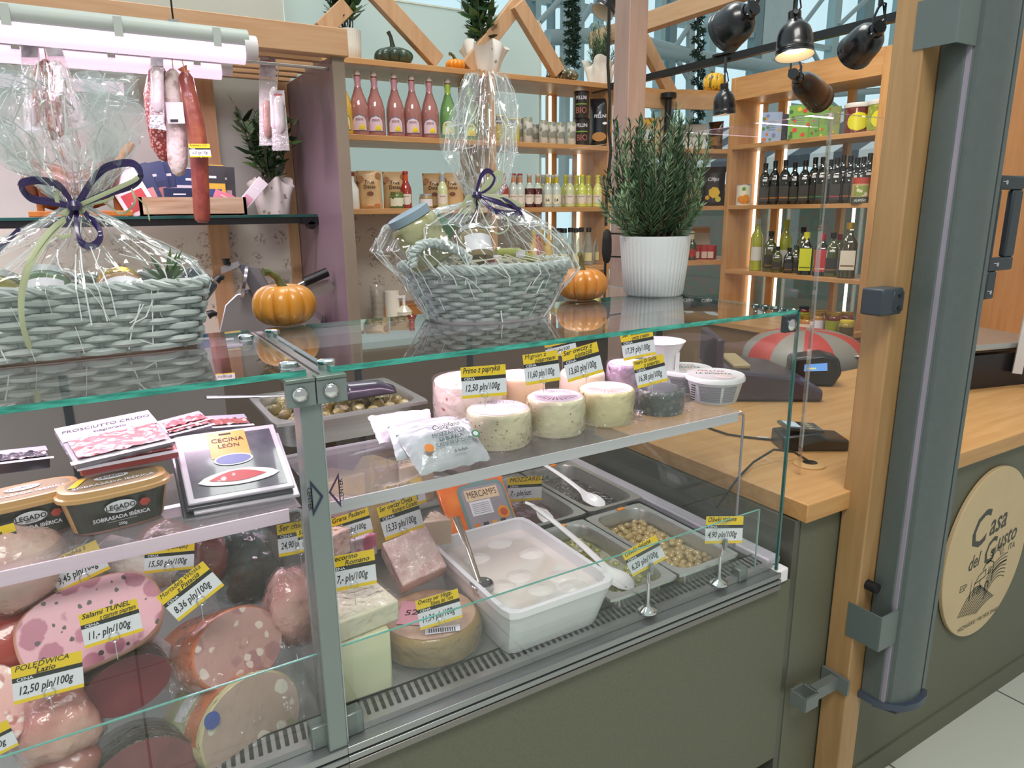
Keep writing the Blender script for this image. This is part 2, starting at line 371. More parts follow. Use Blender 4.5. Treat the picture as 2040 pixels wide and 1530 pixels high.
def opal():          # thin opal panel that lets daylight through
    m, N, L = nt('opal_panel'); b = N['Principled BSDF']; b.inputs['Base Color'].default_value = hx('D3DACE'); b.inputs['Roughness'].default_value = .25
    t = N.new('ShaderNodeBsdfTranslucent'); t.inputs[0].default_value = hx('F4F4EA'); x = N.new('ShaderNodeMixShader'); x.inputs[0].default_value = .78
    L.new(b.outputs[0], x.inputs[1]); L.new(t.outputs[0], x.inputs[2]); L.new(x.outputs[0], N['Material Output'].inputs[0]); return m
WALLW = M('CBD2C6', .3, coat=.15); WALLG = M('B9BDB4', .25, coat=.3)
b = B(); b.bx((-1.6, 3.62, 1.53), (.95, 3.66, 2.62), WALLG); b.bx((-1.6, 3.62, .3), (.95, 3.66, 1.53), WPAP)
b.poly([(.95, 3.61, 1.55), (2.38, 3.61, 1.55), (2.38, 3.61, 2.58), (.95, 3.61, 2.58)], opal()); b.bx((2.372, 3.605, 1.55), (2.38, 3.615, 2.58), WALLW); b.bx((.95, 3.605, 2.572), (2.38, 3.615, 2.58), WALLW); b.bx((.95, 3.60, .3), (2.38, 3.66, 1.55), WPAP)
struct('wall_back', b)
b = B()
for x0, x1 in ((.515, .60), (.885, .93)): b.bx((x0, 3.59, .3), (x1, 3.62, 2.2), PALEW)
struct('trim_2', b)
b = B(); b.bx((-1.66, 2.2, 0), (-1.62, 3.66, 2.6), WALLW); struct('wall_left', b)
b = B(); b.bx((3.55, 1.0, 0), (3.6, 2.1, 3.0), wood('C08A5A', 'B57D4C')); struct('wall_right', b)
# ------------------------------------------------------------------ canopy frame
t = thing('slatted_canopy', 'wooden slatted canopy with a deep front beam above the hanging sausages', 'canopy')
b = B(); b.bx((-1.6, 2.86, 2.135), (.99, 2.93, 2.235), PALEWX); b.obj('front_beam', t, bev=.003)
b = B()
for i in range(5): b.bx((-1.6, 3.02+i*.125, 2.14), (.93, 3.06+i*.125, 2.20), PALEWX)
b.obj('slats', t)
def rafter(p, q, y, label, w=.075, d=.045, m=PALEW):
    a = oy(*p, y); c = oy(*q, y); x = (c-a); bb = B(); T = frame((a+c)/2, x, (0, 1, 0)); bb.box((0, 0, 0), (x.length, d, w), m, T=T)
    tag(bb.obj('rafter', bev=.003), label, 'wooden beam', 'sloping beams above the top shelf')
rafter((722, -40), (872, 124), 3.32, 'long sloping wooden beam rising beside the dark green squash')
rafter((640, 62), (690, 12), 3.34, 'short wooden beam end behind the laurel in the ribbed pot')
rafter((1034, 3), (930, 136), 3.34, 'sloping wooden beam behind the wrapped laurel on the top shelf')
rafter((1030, 8), (1112, 146), 3.30, 'sloping wooden beam running down to the warty squash')
rafter((1262, 45), (1338, 190), 3.30, 'sloping wooden beam just behind the cabled post')
b = B(); b.bx((2.72, 1.2, 2.47), (2.78, 3.6, 2.56), PALEWY); tag(b.obj('roof_beam', bev=.003), 'level wooden roof beam crossing above the black spotlights', 'wooden beam')
# ------------------------------------------------------------------ dark partition
PART = M('78656D', .32, n=(3, '83707A', .3, .7)); 
t = thing('partition_panel', 'tall dark mauve partition with a pale wooden front edge beside the bottle shelves', 'partition')
b = B(); b.bx((.932, 2.9, 0), (.976, 3.6, 2.14), PART); b.obj('panel', t)
b = B(); b.bx((.930, 2.885, 0), (.978, 2.9, 2.14), M('8C7E70', .4)); b.obj('edge_band', t)
# ------------------------------------------------------------------ back shelving
ZS = [2.19, 1.865, 1.535, 1.205]; TH = .026
t = thing('shelving_unit', 'long beech shelving with bottles along the pale back wall', 'shelving')
for x0, x1 in ((.98, 1.84), (1.872, 2.6)):
    for z in ZS:
        if z < 1.3 and x0 < 1.5: continue
        b = B(); b.bx((x0, 3.25, z), (x1, 3.6, z+TH), BEECHX); b.obj('shelf', t, bev=.002)
for x0, x1, y0 in ((1.84, 1.872, 3.249), (2.6, 2.632, 3.262)):
    b = B(); b.bx((x0, y0, .921), (x1, 3.6, 2.19), BEECH); b.obj('upright', t, bev=.002)
b = B(); b.bx((2.42, 3.56, .92), (2.46, 3.62, 2.19), BEECH); b.obj('rear_batten', t)
LED = M('FFF4DC', .4, emit=2.2)
def led(x, y, z0, z1, label, r=.006):
    bb = B(); bb.bx((x-r, y-r, z0), (x+r, y+r, z1), LED); tag(bb.obj('led_strip'), label, 'light strip', 'upright light strips in the shelves')
led(2.405, 3.55, .95, 2.18, 'thin vertical light strip behind the yellow soda bottles')
led(2.59, 3.52, .95, 2.18, 'bright vertical light strip on the last upright behind the coffee tins')
# corner shelf
t = thing('corner_shelf', 'beech corner shelf linking the back shelving and the side bookcase', 'shelving')
CP = [(2.632, 3.25), (2.95, 3.25), (3.03, 3.235), (3.1, 3.2), (3.4, 3.118), (3.7, 3.118), (3.7, 3.6), (2.632, 3.6)]
for z in ZS:
    b = B(); b.prism(CP, z, z+TH, BEECHX); b.obj('shelf', t)
b = B(); b.bx((3.0, 3.56, .9), (3.05, 3.6, 2.19), BEECH); b.bx((3.3, 3.56, .9), (3.34, 3.6, 2.19), BEECH); b.obj('rear_batten', t)
b = B(); b.prism([(2.632, 3.25), (2.95, 3.25), (3.03, 3.235), (3.1, 3.2), (3.4, 3.118), (3.4, 3.14), (3.1, 3.22), (3.03, 3.257), (2.95, 3.272), (2.632, 3.272)], 2.11, 2.19, PALEWX); b.obj('fascia', t)
b = B(); b.cyl((2.99, 3.205, 0), (2.99, 3.205, 2.19), .02, BLACK); b.cyl((2.99, 3.205, 2.16), (2.99, 3.205, 2.188), .045, BLACK)
tag(b.obj('support_pole'), 'slim black round pole under the corner of the shelves', 'pole')
# side bookcase
ZB = [1.895, 1.55, 1.165]
t = thing('bookcase', 'open-backed beech bookcase of oils and jars along the side of the stall', 'bookcase')
for y0, y1 in ((3.085, 3.117), (2.135, 2.18)):
    b = B(); b.bx((3.4, y0, .92), (3.7, y1, 2.285), BEECH); b.obj('upright', t, bev=.002)
for z in ZB:
    b = B(); b.bx((3.4, 2.18, z-.012), (3.7, 3.085, z+.012), BEECHY); b.obj('shelf', t, bev=.002)
b = B(); b.bx((3.4, 2.18, 2.16), (3.7, 3.085, 2.185), BEECHY); b.bx((3.402, 2.18, 2.185), (3.425, 3.085, 2.285), BEECHY); b.obj('top_fascia', t)
b = B(); b.bx((3.66, 2.93, .92), (3.7, 2.98, 2.16), BEECH); b.bx((3.66, 2.5, .92), (3.7, 2.53, 2.16), BEECH); b.obj('rear_batten', t)
b = B(); b.bx((3.69, 2.18, .92), (3.695, 3.085, 1.54), clear((.9, .93, .92), 1.5)); b.obj('rear_glass', t)
led(3.62, 3.07, .93, 2.15, 'vertical light strip at the far end of the bookcase')
led(3.655, 2.9, .93, 2.15, 'vertical light strip behind the blue tea box in the bookcase')
led(3.655, 2.42, .93, 1.54, 'vertical light strip behind the red labelled oil bottles')
# side counter under the bookcase
t = thing('side_counter', 'low beech counter under the bookcase carrying jars', 'counter')
b = B(); b.bx((3.06, 2.12, .89), (3.7, 3.3, .92), BEECHY); b.obj('worktop', t, bev=.002)
b = B(); b.bx((3.08, 2.13, 0), (3.68, 3.28, .89), M('8A6A4A', .5)); b.obj('cabinet', t)
# rear counter along the back wall
t = thing('rear_counter', 'back counter under the wallpaper carrying the slicer', 'counter')
b = B(); b.bx((-1.55, 2.95, .89), (.929, 3.585, .92), M('B9A58C', .4)); b.obj('worktop', t)
b = B(); b.bx((-1.5, 3.0, 0), (.925, 3.585, .89), M('4A3F3A', .5)); b.obj('cabinet', t)
t = thing('rear_counter', 'back counter behind the oval basket carrying the paper roll', 'counter')
b = B(); b.bx((.981, 2.95, .89), (2.6, 3.585, .92), M('B9A58C', .4)); b.obj('worktop', t)
b = B(); b.bx((.985, 3.0, 0), (2.59, 3.585, .89), M('4A3F3A', .5)); b.obj('cabinet', t)
# ------------------------------------------------------------------ posts
POSTP = wood('AA8F83', '9F8377')
b = B(); b.bx((1.452, 1.73, 0), (1.522, 1.80, 2.75), POSTP); tag(b.obj('wooden_post', bev=.003), 'square wooden post with a black cable behind the rosemary pot', 'post')
POSTB = wood('B08C60', 'A27E52')
b = B(); b.bx((1.41, .826, 0), (1.475, .889, 2.75), POSTB)
tag(b.obj('wooden_post', bev=.003), 'square golden wooden post carrying the grey shutter guide', 'post')
# cable, plug
t = thing('power_cable', 'black cable with an inline plug running down the wooden post', 'cable')
pl = oy(1209, 490, 1.722)
b = B(); pts = [oy(u, v, 1.722) for u, v in ((1214, -10), (1213, 60), (1211, 130), (1215, 200), (1213, 260), (1217, 300), (1212, 350), (1208, 400), (1207, 450))]; b.tube(pts, .0045, RUBBER, 8)
b.tube([oy(1206, 515, 1.722), oy(1205, 560, 1.722), oy(1203, 640, 1.722)], .004, RUBBER, 8)
for v in (465, 511): b.tube([oy(1212, v, 1.722), oy(1240, v+1, 1.722), oy(1275, v+2, 1.722)], .003, RUBBER, 6)
b.obj('cord', t)
b = B(); b.lathe([(.004, .05), (.013, .042), (.016, .02), (.017, -.02), (.012, -.045), (.006, -.052)], RUBBER, 14, c=pl, sy=.7); b.obj('plug', t)
# ------------------------------------------------------------------ roller shutter guide
t = thing('shutter_guide', 'tall slate grey shutter guide with curved cover fixed to the golden post', 'shutter guide')
b = B(); b.prism([(1.463, .822), (1.463, .778), (1.474, .765), (1.476, .765), (1.478, .758), (1.50, .745), (1.53, .738), (1.558, .738), (1.572, .742), (1.572, .822)], .41, 2.7, SLATE); b.obj('cover', t, smooth=30)
b = B(); b.bx((1.4655, .768, .41), (1.4765, .7755, 2.7), M('9A93A3', .4)); b.obj('side_strip', t)
b = B(); b.bx((1.572, .752, .42), (1.578, .822, 2.7), BLACK); b.bx((1.578, .742, .42), (1.592, .822, 2.7), SLATE); b.obj('guide_slot', t)
b = B(); b.prism([(1.455, .825), (1.46, .77), (1.495, .735), (1.535, .725), (1.575, .728), (1.597, .738), (1.597, .825)], .395, .412, M('3D4757', .4)); b.prism([(1.48, .80), (1.5, .755), (1.55, .745), (1.575, .76), (1.57, .80)], .375, .396, CHAR); b.obj('end_cap', t)
for z in (.57, 1.83):
    b = B(); b.bx((1.408, .768, z), (1.412, .845, z+.085), M('5F6A68', .4)); b.bx((1.408, .764, z), (1.474, .768, z+.085), M('66716F', .4)); b.obj('bracket', t)
b = B(); b.cyl((1.44, .826, .70), (1.44, .80, .70), .012, RUBBER); b.obj('knob', t)
GD_ = t; H0 = Vector((1.592, .748, 1.50))
b = B(); Z = [.12, .10, -.10, -.12]
def rbox(x0, x1, z0, z1): b.bx(H0+Vector((x0, -.007, z0)), H0+Vector((x1, .007, z1)), CHAR)
rbox(.0, .10, .072, .10); rbox(0, .10, -.092, -.064); rbox(.06, .10, -.064, .072); rbox(0, .012, -.064, .072); rbox(.004, .04, -.15, -.092); hd = b.obj('handle', GD_, bev=.004)
for x, z in ((.018, .086), (.03, -.078), (.018, -.135)): b = B(); b.cyl(H0+Vector((x, -.007, z)), H0+Vector((x, -.010, z)), .0045, CHROME, n=12); b.obj('screw', hd)
# lock brackets on the post
t = thing('lock_bracket', 'dark slate block bracket on the side of the golden post', 'bracket')
b = B(); P = ox(1765, 595, 1.408); b.bx((1.34, P[1]-.035, P[2]-.028), (1.410, P[1]+.012, P[2]+.026), M('3A434B', .4)); b.bx((1.375, P[1]-.03, P[2]-.022), (1.41, P[1]-.038, P[2]+.02), M('2E363D', .4)); b.obj('block', t, bev=.006)
b = B()
for dz in (-.014, .012): b.cyl((1.392, P[1]-.037, P[2]+dz), (1.392, P[1]-.0395, P[2]+dz), .005, BLACK)
b.obj('bolts', t)
t = thing('lock_catch', 'small grey hollow catch arm low on the golden post', 'bracket')
P = ox(1665, 1355, 1.408); c = M('747B79', .4, .2); b = B(); b.bx((1.402, P[1]-.035, P[2]-.02), (1.409, P[1]+.035, P[2]+.02), c); b.obj('plate', t)
b = B(); b.bx((1.322, P[1]-.010, P[2]-.016), (1.402, P[1]+.010, P[2]+.014), c)
x, y, z = 1.29, P[1], P[2]
for a, d in (((x-.022, y, z), (.005, .04, .034)), ((x+.022, y, z), (.005, .04, .034)), ((x, y-.02, z), (.044, .005, .034)), ((x, y+.02, z), (.044, .005, .034))): b.box(a, d, c)
b.obj('arm', t)
# ------------------------------------------------------------------ front service counter with the sign
t = thing('service_counter', 'service counter with beech worktop and olive front beside the glass case', 'counter')
b = B(); b.bx((1.262, .872, .876), (3.54, 1.62, .92), wood('C99A63', 'BB8A54', (1.2, 14, 14))); b.obj('worktop', t, bev=.003)
b = B(); b.bx((1.275, .893, .0), (3.53, 1.6, .876), OLIVE); b.obj('cabinet', t)
b = B(); b.bx((1.255, .895, 0.), (1.275, 1.6, .874), M('55554C', .3)); b.obj('side_panel', t)
b = B(); b.bx((1.275, .888, 0), (3.55, .893, .07), OLIVE); b.obj('plinth', t)
t = thing('shop_sign', 'oval cream sign with a farmhouse and Casa del Gusto lettering on the olive counter', 'sign', (2.125, .885, .565)); t.scale = (.86, 1, .86)
def ell(rx, rz, n=64): return [(rx*cos(2*pi*i/n), rz*sin(2*pi*i/n)) for i in range(n)]
FX = RX(pi/2)                                   # local x,y -> x,z facing -Y
CREAM = M('CDB48C', .45)
b = B(); b.prism(ell(.265, .305), -.006, .006, CREAM, T=FX); b.obj('board', t, bev=.002)
INK2 = M('3E4038', .5); SB = B(); TF = TR(0, -.0065, 0) @ FX
RZI = RZ(.03)
def st(s, x, z, size, sh=.35, off=0.012, sx=.8, m=INK2, rot=.0, al='CENTER'): SB.text(s, size*.86, m, TF @ TR(x*.9+.012, z-.012*(rot > 0)) @ RZ(rot), sh, off, al, sx)
st('C', -.105, .055, .20, rot=.12, sx=.9); st('asa', .035, .082, .13, rot=.12); st('del', -.105, -.022, .085, rot=.12); st('G', .0, -.03, .15, rot=.12); st('usto', .125, .012, .105, rot=.12)
st('ESP', -.155, -.105, .04, 0, 0, .9); st('ITA', .175, -.03, .04, 0, 0, .9); st('HISZPAŃSKIE I WŁOSKIE SMAKI', .0, -.262, .026, 0, 0, .85)
def stroke(pts, w):
    for (x0, z0), (x1, z1) in zip(pts, pts[1:]):
        d = Vector((x1-x0, z1-z0)); n = Vector((-d.y, d.x)).normalized()*w if d.length else Vector((0, 0))
        SB.poly([(x0-n.x, z0-n.y, 0), (x1-n.x, z1-n.y, 0), (x1+n.x, z1+n.y, 0), (x0+n.x, z0+n.y, 0)], INK2, TF)
for i in range(11):
    k = i/10; stroke([(-.135+.012*i+.13*s*(1-k*.15), -.215+.085*sin(pi*min(1, s*.62+.05))*(1-k*.75)+k*-.012+.02*s) for s in [j/10 for j in range(11)]], .0022)
for i in range(7):
    k = i/6; stroke([(.02+.13*s, -.16+.012*i+.05*s+.015*sin(pi*s)-.08*(1-k)*(s-.5)**2) for s in [j/8 for j in range(9)]], .0018)
stroke([(-.055, -.15), (-.055, -.10), (-.03, -.075), (.01, -.062), (.01, -.09), (-.02, -.095), (-.055, -.10)], .002); stroke([(-.02, -.095), (-.02, -.15)], .0018)
stroke([(-.01, -.062), (.0, -.045), (.028, -.035), (.058, -.05), (.06, -.12)], .0022); stroke([(.03, -.06), (.03, -.085), (.042, -.085), (.042, -.06)], .002); stroke([(.02, -.145), (.02, -.12), (.03, -.112), (.04, -.12), (.04, -.14)], .003)
for x in (-.045, -.03, -.01): stroke([(x, -.145), (x, -.115)], .0022)
SB.poly([(-.08, -.155, 0), (-.073, -.155, 0), (-.0745, -.07, 0)], INK2, TF)
for i in range(13):
    a = .1+i*.24; stroke([(.07+.03*cos(a), -.035+.03*sin(a)), (.07+.052*cos(a), -.035+.052*sin(a))], .0012)
stroke([(.07+.026*cos(a*.2), -.035+.026*sin(a*.2)) for a in range(16)], .0018); stroke([(.055, -.09), (.1, -.07), (.15, -.065)], .003)
SB.obj('lettering', t, smooth=0)
# ------------------------------------------------------------------ acrylic screen on the counter
t = thing('acrylic_screen', 'tall clear acrylic corner screen standing on the service counter', 'screen')
b = B(); b.bx((1.398, 1.0, .92), (1.402, 1.95, 1.735), PLEXI); b.obj('side_sheet', t)
b = B(); b.bx((1.402, 1.0, .92), (1.62, 1.004, 1.735), PLEXI); b.obj('front_sheet', t)
E2 = clear((.95, .93, .9), 1.5, base=.12); b = B(); b.bx((1.3965, .9985, .92), (1.4035, 1.0055, 1.735), clear((.9, .85, .8), 1.6, base=.22)); b.bx((1.398, 1.0, 1.7345), (1.402, 1.95, 1.7365), E2); b.bx((1.402, 1.0, 1.7345), (1.62, 1.004, 1.7365), E2); b.obj('polished_edges', t)
# ================================================================== DISPLAY CASES
YF = .893; ZT = 1.345; YB = 1.275; YR = 1.70; ZD = .785
LAMP = M('FFD3F0', .4, emit=2)
POSTG = M('87918F', .35, .3, n=(5, '7F8A89', .3, .7))
DECK = M('B4B2B2', .3, .7, n=(5, 'A3A1A2', .3, .7)); REAR = M('6A5D53', .4); REARL = M('8E8884', .4)
def case(label, x0, x1, left):
    t = thing('display_case', label, 'display case')
    b = B(); b.bx((x0, YF, .265), (x1+(.0 if left else .05), YF+.02, .735), OLIVE); b.bx((x0, YF+.05, 0), (x1, 1.66, .265), M('2A2A26', .6)); b.bx((x0, YF+.02, .265), (x1, 1.70, .714), M('4A4A42', .6)); b.obj('body_panel', t)
    b = B(); b.bx((x0, .880, .732), (x1, YF+.01, .744), M('8B8884', .35, .7)); b.bx((x0, .884, .744), (x1, YF+.01, .7475), BLACK); b.bx((x0, .8795, .7475), (x1, YF+.01, .757), ALU); b.bx((x0, .885, .757), (x1, YF+.01, .760), BLACK); b.bx((x0, .881, .760), (x1, YF+.012, .772), ALU); b.obj('rail', t, bev=.001)
    b = B(); b.bx((x0, .960, .715), (x1, YR, .735), DECK); b.bx((x0, .961, .735), (.762 if not left else x0+.001, 1.36, .783), DECK); b.bx((x0, .905, .772), (x1, .960, ZD-.002), DECK); b.bx((x0, .956, .735), (x1, .960, ZD-.002), DECK); b.obj('deck', t)
    b = B(); n = int((x1-x0-.02)/.0125); s0 = x0+.025
    for i in range(n):
        x = s0+i*.0125
        if left and x < -.1: continue
        T = frame((x, .937, ZD-.001), (cos(-.12), sin(-.12), 0), (sin(.12), cos(.12), 0)); b.poly([(-.003, -.018, 0), (.003, -.018, 0), (.003, .018, 0), (-.003, .018, 0)], BLACK, T)
    b.obj('grille', t)
    b = B(); b.bx((x0, YR, .735), (x1, YR+.025, 1.255), REARL if left else REAR)
    for k in range(1, 4 if left else 3): xx = x0+(x1-x0)*k/(4 if left else 3); b.bx((xx-.008, YR-.004, .79), (xx+.008, YR, 1.25), CHAR)
    b.obj('rear_door', t)
    # glazing: sheets with tinted polished edges
    a, c = (x0, x1-.012) if left else (x0+.020, x1)
    b = B(); b.poly([(a, YF, ZT-.009), (c, YF, ZT-.009), (c, YF, .772), (a, YF, .772)][::-1], GLASS); b.obj('front_glass', t)
    b = B(); b.poly([(a, YF, ZT), (c, YF, ZT), (c, YB, ZT), (a, YB, ZT)], clear((.95, .985, .975), 1.62, k=1.25)); b.poly([(a, YF, ZT-.008), (a, YB, ZT-.008), (c, YB, ZT-.008), (c, YF, ZT-.008)], clear((.99, 1, 1), 1.2))
    for p, q in (((a, YF), (c, YF)), ((c, YF), (c, YB)), ((c, YB), (a, YB)), ((a, YB), (a, YF))):
        b.poly([(*p, ZT-.008), (*q, ZT-.008), (*q, ZT), (*p, ZT)], GLEDGE)
    b.obj('top_glass', t, smooth=0)
    g0, g1 = (x0, .228) if left else (.243, 1.155)
    b = B(); b.poly([(g0, .912, .775), (g1, .912, .775), (g1, .912, .922), (g0, .912, .922)], GLASS); b.bx((g0, .9105, .9205), (g1, .9135, .922), M('5FA89C', .15, coat=1)); b.bx((g1-.001, .9105, .775), (g1+.001, .9135, .922), M('8FB5B0', .15, coat=1)); b.obj('low_guard', t, smooth=0)
    b = B(); cx = g1-.025 if left else g0+.012
    b.bx((cx-.012, .90, .772), (cx+.016, .925, .81), M('77807E', .3, .5)); b.bx((g1-.06 if not left else g0, .90, .772), (g1-.035 if not left else g0+.02, .925, .80), M('77807E', .3, .5)); b.obj('guard_clip', t, bev=.003)
    # rear top rail with its meat-counter lamp
    b = B(); b.bx((x0, 1.236, 1.312), (x1, 1.272, 1.336), M('B9B6BC', .3, .5)); b.bx((x0, 1.19, 1.333), (x1, 1.236, 1.336), M('B9B6BC', .3, .5)); b.bx((x0, 1.188, 1.316), (x1, 1.19, 1.336), M('B9B6BC', .3, .5)); b.obj('lamp_housing', t)
    b = B(); b.bx((x0+.03, 1.205, 1.322), (x1-.03, 1.236, 1.332), LAMP); lo = b.obj('lamp_tube', t)
    add_light('case_lamp', 'AREA', ((x0+x1)/2 if not left else -.25, 1.215, 1.318), 1.9 if not left else 2.1, (1, .76, .93), .86, .03, aim=((x0+x1)/2 if not left else -.25, 1.05, .8), parent=t)
    return t
cl = case('glass meat counter on the nearer side, full of cold cuts', -1.0, .238, True)
cr = case('glass cheese counter with olive trays next to the service counter', .238, 1.205, False)
# end pane, uprights, brackets
b = B(); b.poly([(1.203, YF, .772), (1.203, YR, .772), (1.203, YR, ZT-.002), (1.203, YF, ZT-.002)], GLASS)
b.bx((1.2005, YF-.002, .775), (1.2055, YF+.004, ZT-.004), M('1C5A54', .15, coat=1)); b.bx((1.201, YF, ZT-.004), (1.205, YR, ZT-.001), M('8FA09E', .2, coat=1)); b.obj('end_glass', cr, smooth=0)
b = B(); b.bx((1.20, YF-.008, .742), (1.235, YF+.02, .775), WPLAS); b.bx((1.2, YF+.02, .772), (1.24, 1.69, .79), M('CFC6D2', .3)); b.obj('corner_cap', cr, bev=.004)
b = B(); b.bx((1.158, YF-.006, 1.302), (1.192, YF+.006, ZT-.009), CHAR); hp_ = b.obj('end_bracket', cr, bev=.002)
b = B(); b.lathe([(.012, 0), (.012, .002), (.009, .005), (.004, .0065), (0, .007)], CHROME, 24, T=TR(1.176, YF-.006, 1.317) @ RX(pi/2)); b.obj('bolt', hp_)
b = B(); b.bx((.212, YF-.008, .772), (.240, YF+.03, ZT-.03), POSTG); b.obj('upright', cl, bev=.002)
b = B(); b.bx((.238, YF-.001, .772), (.243, YF+.012, ZT-.03), M('B8C0C0', .2, .6)); b.obj('pane_edge', cr)
for par, x0, x1, xb in ((cl, .195, .2325, .212), (cr, .234, .274, .252)):
    b = B(); b.bx((x0, YF-.014, 1.300), (x1, YF-.004, ZT-.013), POSTG); b.bx((x0, YF-.0155, 1.332), (x1, YF+.02, ZT-.008), M('79877F', .3, .4)); hp_ = b.obj('hinge_plate', par, bev=.001)
    b = B(); b.lathe([(.0105, 0), (.0105, .003), (.008, .007), (.004, .009), (0, .0095)], CHROME, 24, T=TR(xb, YF-.014, 1.317) @ RX(pi/2)); b.obj('bolt', hp_)
for par, pts in ((cl, [(490, 672), (575, 727)]), (cr, [(543, 660), (650, 722)])):
    for u, v in pts:
        p = oz(u, v, ZT); b = B(); b.lathe([(.0125, 0), (.0125, .003), (.010, .005), (.004, .0058), (0, .006)], CHROME, 24, c=(p[0], p[1], ZT)); b.lathe([(.0115, -.02), (.0115, -.001)], M('BFC8C6', .25, .7), 20, c=(p[0], p[1], ZT)); b.obj('clamp', par)
b = B(); b.bx((.2285, YF, ZT-.011), (.2555, 1.30, ZT-.0085), ALU); b.bx((.240, YF, ZT-.009), (.243, 1.30, ZT-.0075), BLACK); b.bx((.226, YF-.004, ZT-.03), (.258, 1.3, ZT-.011), M('A6A7A9', .3, .6)); b.obj('joint_strip', cr)
for par, xt, xa, sgn, rot, c in ((cl, .2115, .2165, 1, -pi/2, M('2A2E4A', .4)), (cr, .2625, .258, -1, pi/2, M('4A3358', .4))):
    b = B(); z = 1.172; T0 = TR(xt, YF-.0095 if par is cl else YF-.001, z) @ RX(pi/2) @ RZ(rot); b.text('CENTER', .0088, INK, T0, 0, .01)
    y = YF-.0095 if par is cl else YF-.001; w = .016*sgn; P = [(xa, y, z+.026), (xa+w, y, z), (xa, y, z-.026)]; C0 = Vector((sum(p[0] for p in P)/3, y, z)); Q = [tuple(C0+(Vector(p)-C0)*.68) for p in P]
    for i in range(3): b.poly([P[i], P[(i+1) % 3], Q[(i+1) % 3], Q[i]], c)
    b.obj('sticker', par, smooth=0)
# clear risers inside the cases
RISE = clear((.97, .965, .975), 1.45); LITEDGE = M('E9D3E2', .3, n=(90, 'DCC3D6', .3, .7, (.01, 1, 1)))  # pink-white strip colour paints the lit front edge of the sheet
def riser(label, x0, x1, y0, y1, z, leg, rail):
    t = thing('display_riser', label, 'display shelf')
    b = B(); b.poly([(x0, y0, z), (x1, y0, z), (x1, y1, z), (x0, y1, z)], clear((.95, .94, .95), 1.45, diff=(.85, .8, .85), dfac=.12)); b.obj('sheet', t)
    b = B(); b.bx((x0, y0-.003, z-.018), (x1-.02, y0, z+.002), rail); b.obj('edge_strip', t)
    b = B(); b.bx((x0, y1-.003, z-.004), (x1, y1, z), M('A79FA6', .2, coat=1)); b.poly([(x1, y0, ZD), (x1, y1, ZD), (x1, y1, z), (x1, y0, z)], RISE)
    pts = [(x1-.05, y0, z-.003), (x1-.008, y0, z-.003), (x1-.002, y0, z-.006), (x1, y0, z-.014), (x1, y0, leg)]; b.tube(pts, .003, M('8F8A92', .2, coat=1), 6); b.obj('edge', t)
    return t
riser('clear acrylic riser carrying cheeses inside the cheese counter', .262, 1.19, 1.0, 1.26, 1.11, ZD, M('B9B9BE', .3, n=(90, 'C9C6CC', .3, .7, (.01, 1, 1))))
riser('clear riser with a pale strip painting its lit edge inside the meat counter', -.9, .232, 1.01, 1.27, 1.11, ZD, LITEDGE)
# ================================================================== PRICE TAGS
TY = M('F2CC12', .35, coat=.4); TW = M('E6E6EE', .35, coat=.4); TK = M('15161A', .35, coat=.4)
def price_tag(u0, v0, u1, v1, y, lines, price, label, ratio=.72, pin=.03, k=.5, cut=0, stand=None, unit=''):
    a = oy(u0, v0, y); d = ray((u0+u1)/2, (v0+v1)/2); d = Vector((d[0], d[1], 0)).normalized(); n = (Vector((0, -1, 0))*k - d*(1-k)).normalized()
    n = (n + Vector((0, 0, .12))).normalized()
    r = Vector(ray(u1, v1)); C0 = Vector(CAM); tt = (a-C0).dot(n)/r.dot(n); c = C0+r*tt
    x = c-a; W = x.length; H = W*ratio; T = frame(a, x, n.cross(x)); S = 1/1
    t = thing('price_tag', label, 'price tag', a, group='handwritten price tags')
    T = TR(*(-a)) @ T
    b = B()
    def strip(y0, y1, m, z=0): b.poly([(0, H*y0, z), (W, H*y0, z), (W, H*y1, z), (0, H*y1, z)], m, T)
    strip(0, .10, TY); strip(.10, .56, TW); strip(.56, .68, TK); strip(.68, 1, TY)
    b.poly([(0, 0, -.0006), (0, H, -.0006), (W, H, -.0006), (W, 0, -.0006)], TW, T)
    card = b.obj('card', t, smooth=0)
    b = B(); z = .0004
    b.text('CENA', H*.115, TW, T @ TR(W*.06, H*.58, z), 0, .012, 'LEFT', 1.15)
    L = len(lines)
    for i, s in enumerate(lines):
        sz = H*(.26 if L == 1 else .2); w_ = len(s)*sz*.5; sx = min(1., W*(.92 if i == 0 else .62)/max(w_, 1e-6)); sx = min(1, max(.55, sx))
        b.text(s, sz, INK, T @ TR(W*(.04 if i == 0 else .33), H*(.79 if L == 1 else .845-.15*i), z) @ RZ(.03), .3, .012, 'LEFT', sx)
    if price: b.text(price, H*.30, INK, T @ TR(W*.06, H*.22, z) @ RZ(.03), .3, .014, 'LEFT', min(.95, W*.92/(len(price)*H*.30*.5)))
    b.obj('lettering', card, smooth=0)
    b = B()
    mid = T @ Vector((W*.5, H*.03, .001))
    if stand is None:
        ring = [mid + Vector((cos(q)*.006, sin(q)*.002, .003+sin(q)*.006)) for q in [i*.5 for i in range(13)]]
        b.tube(ring, .0006, CHROME, 5); b.tube([mid, mid-Vector((0, 0, pin))], .0006, CHROME, 5); b.obj('wire_pin', t)
    else:
        p = Vector(stand)-a; b.lathe([(.019, 0), (.0185, .003), (.012, .007), (.006, .010), (.0035, .016), (.003, .06)], CHROME, 24, c=p); b.tube([p+Vector((0, 0, .05)), mid+Vector((0, 0, -.005))], .0028, CHROME, 8)
        b.box(mid+Vector((0, -.004, -.002)), (.008, .006, .022), ALU); b.obj('stand', t)
    return t
GR = 'price tag reading '
PT = price_tag
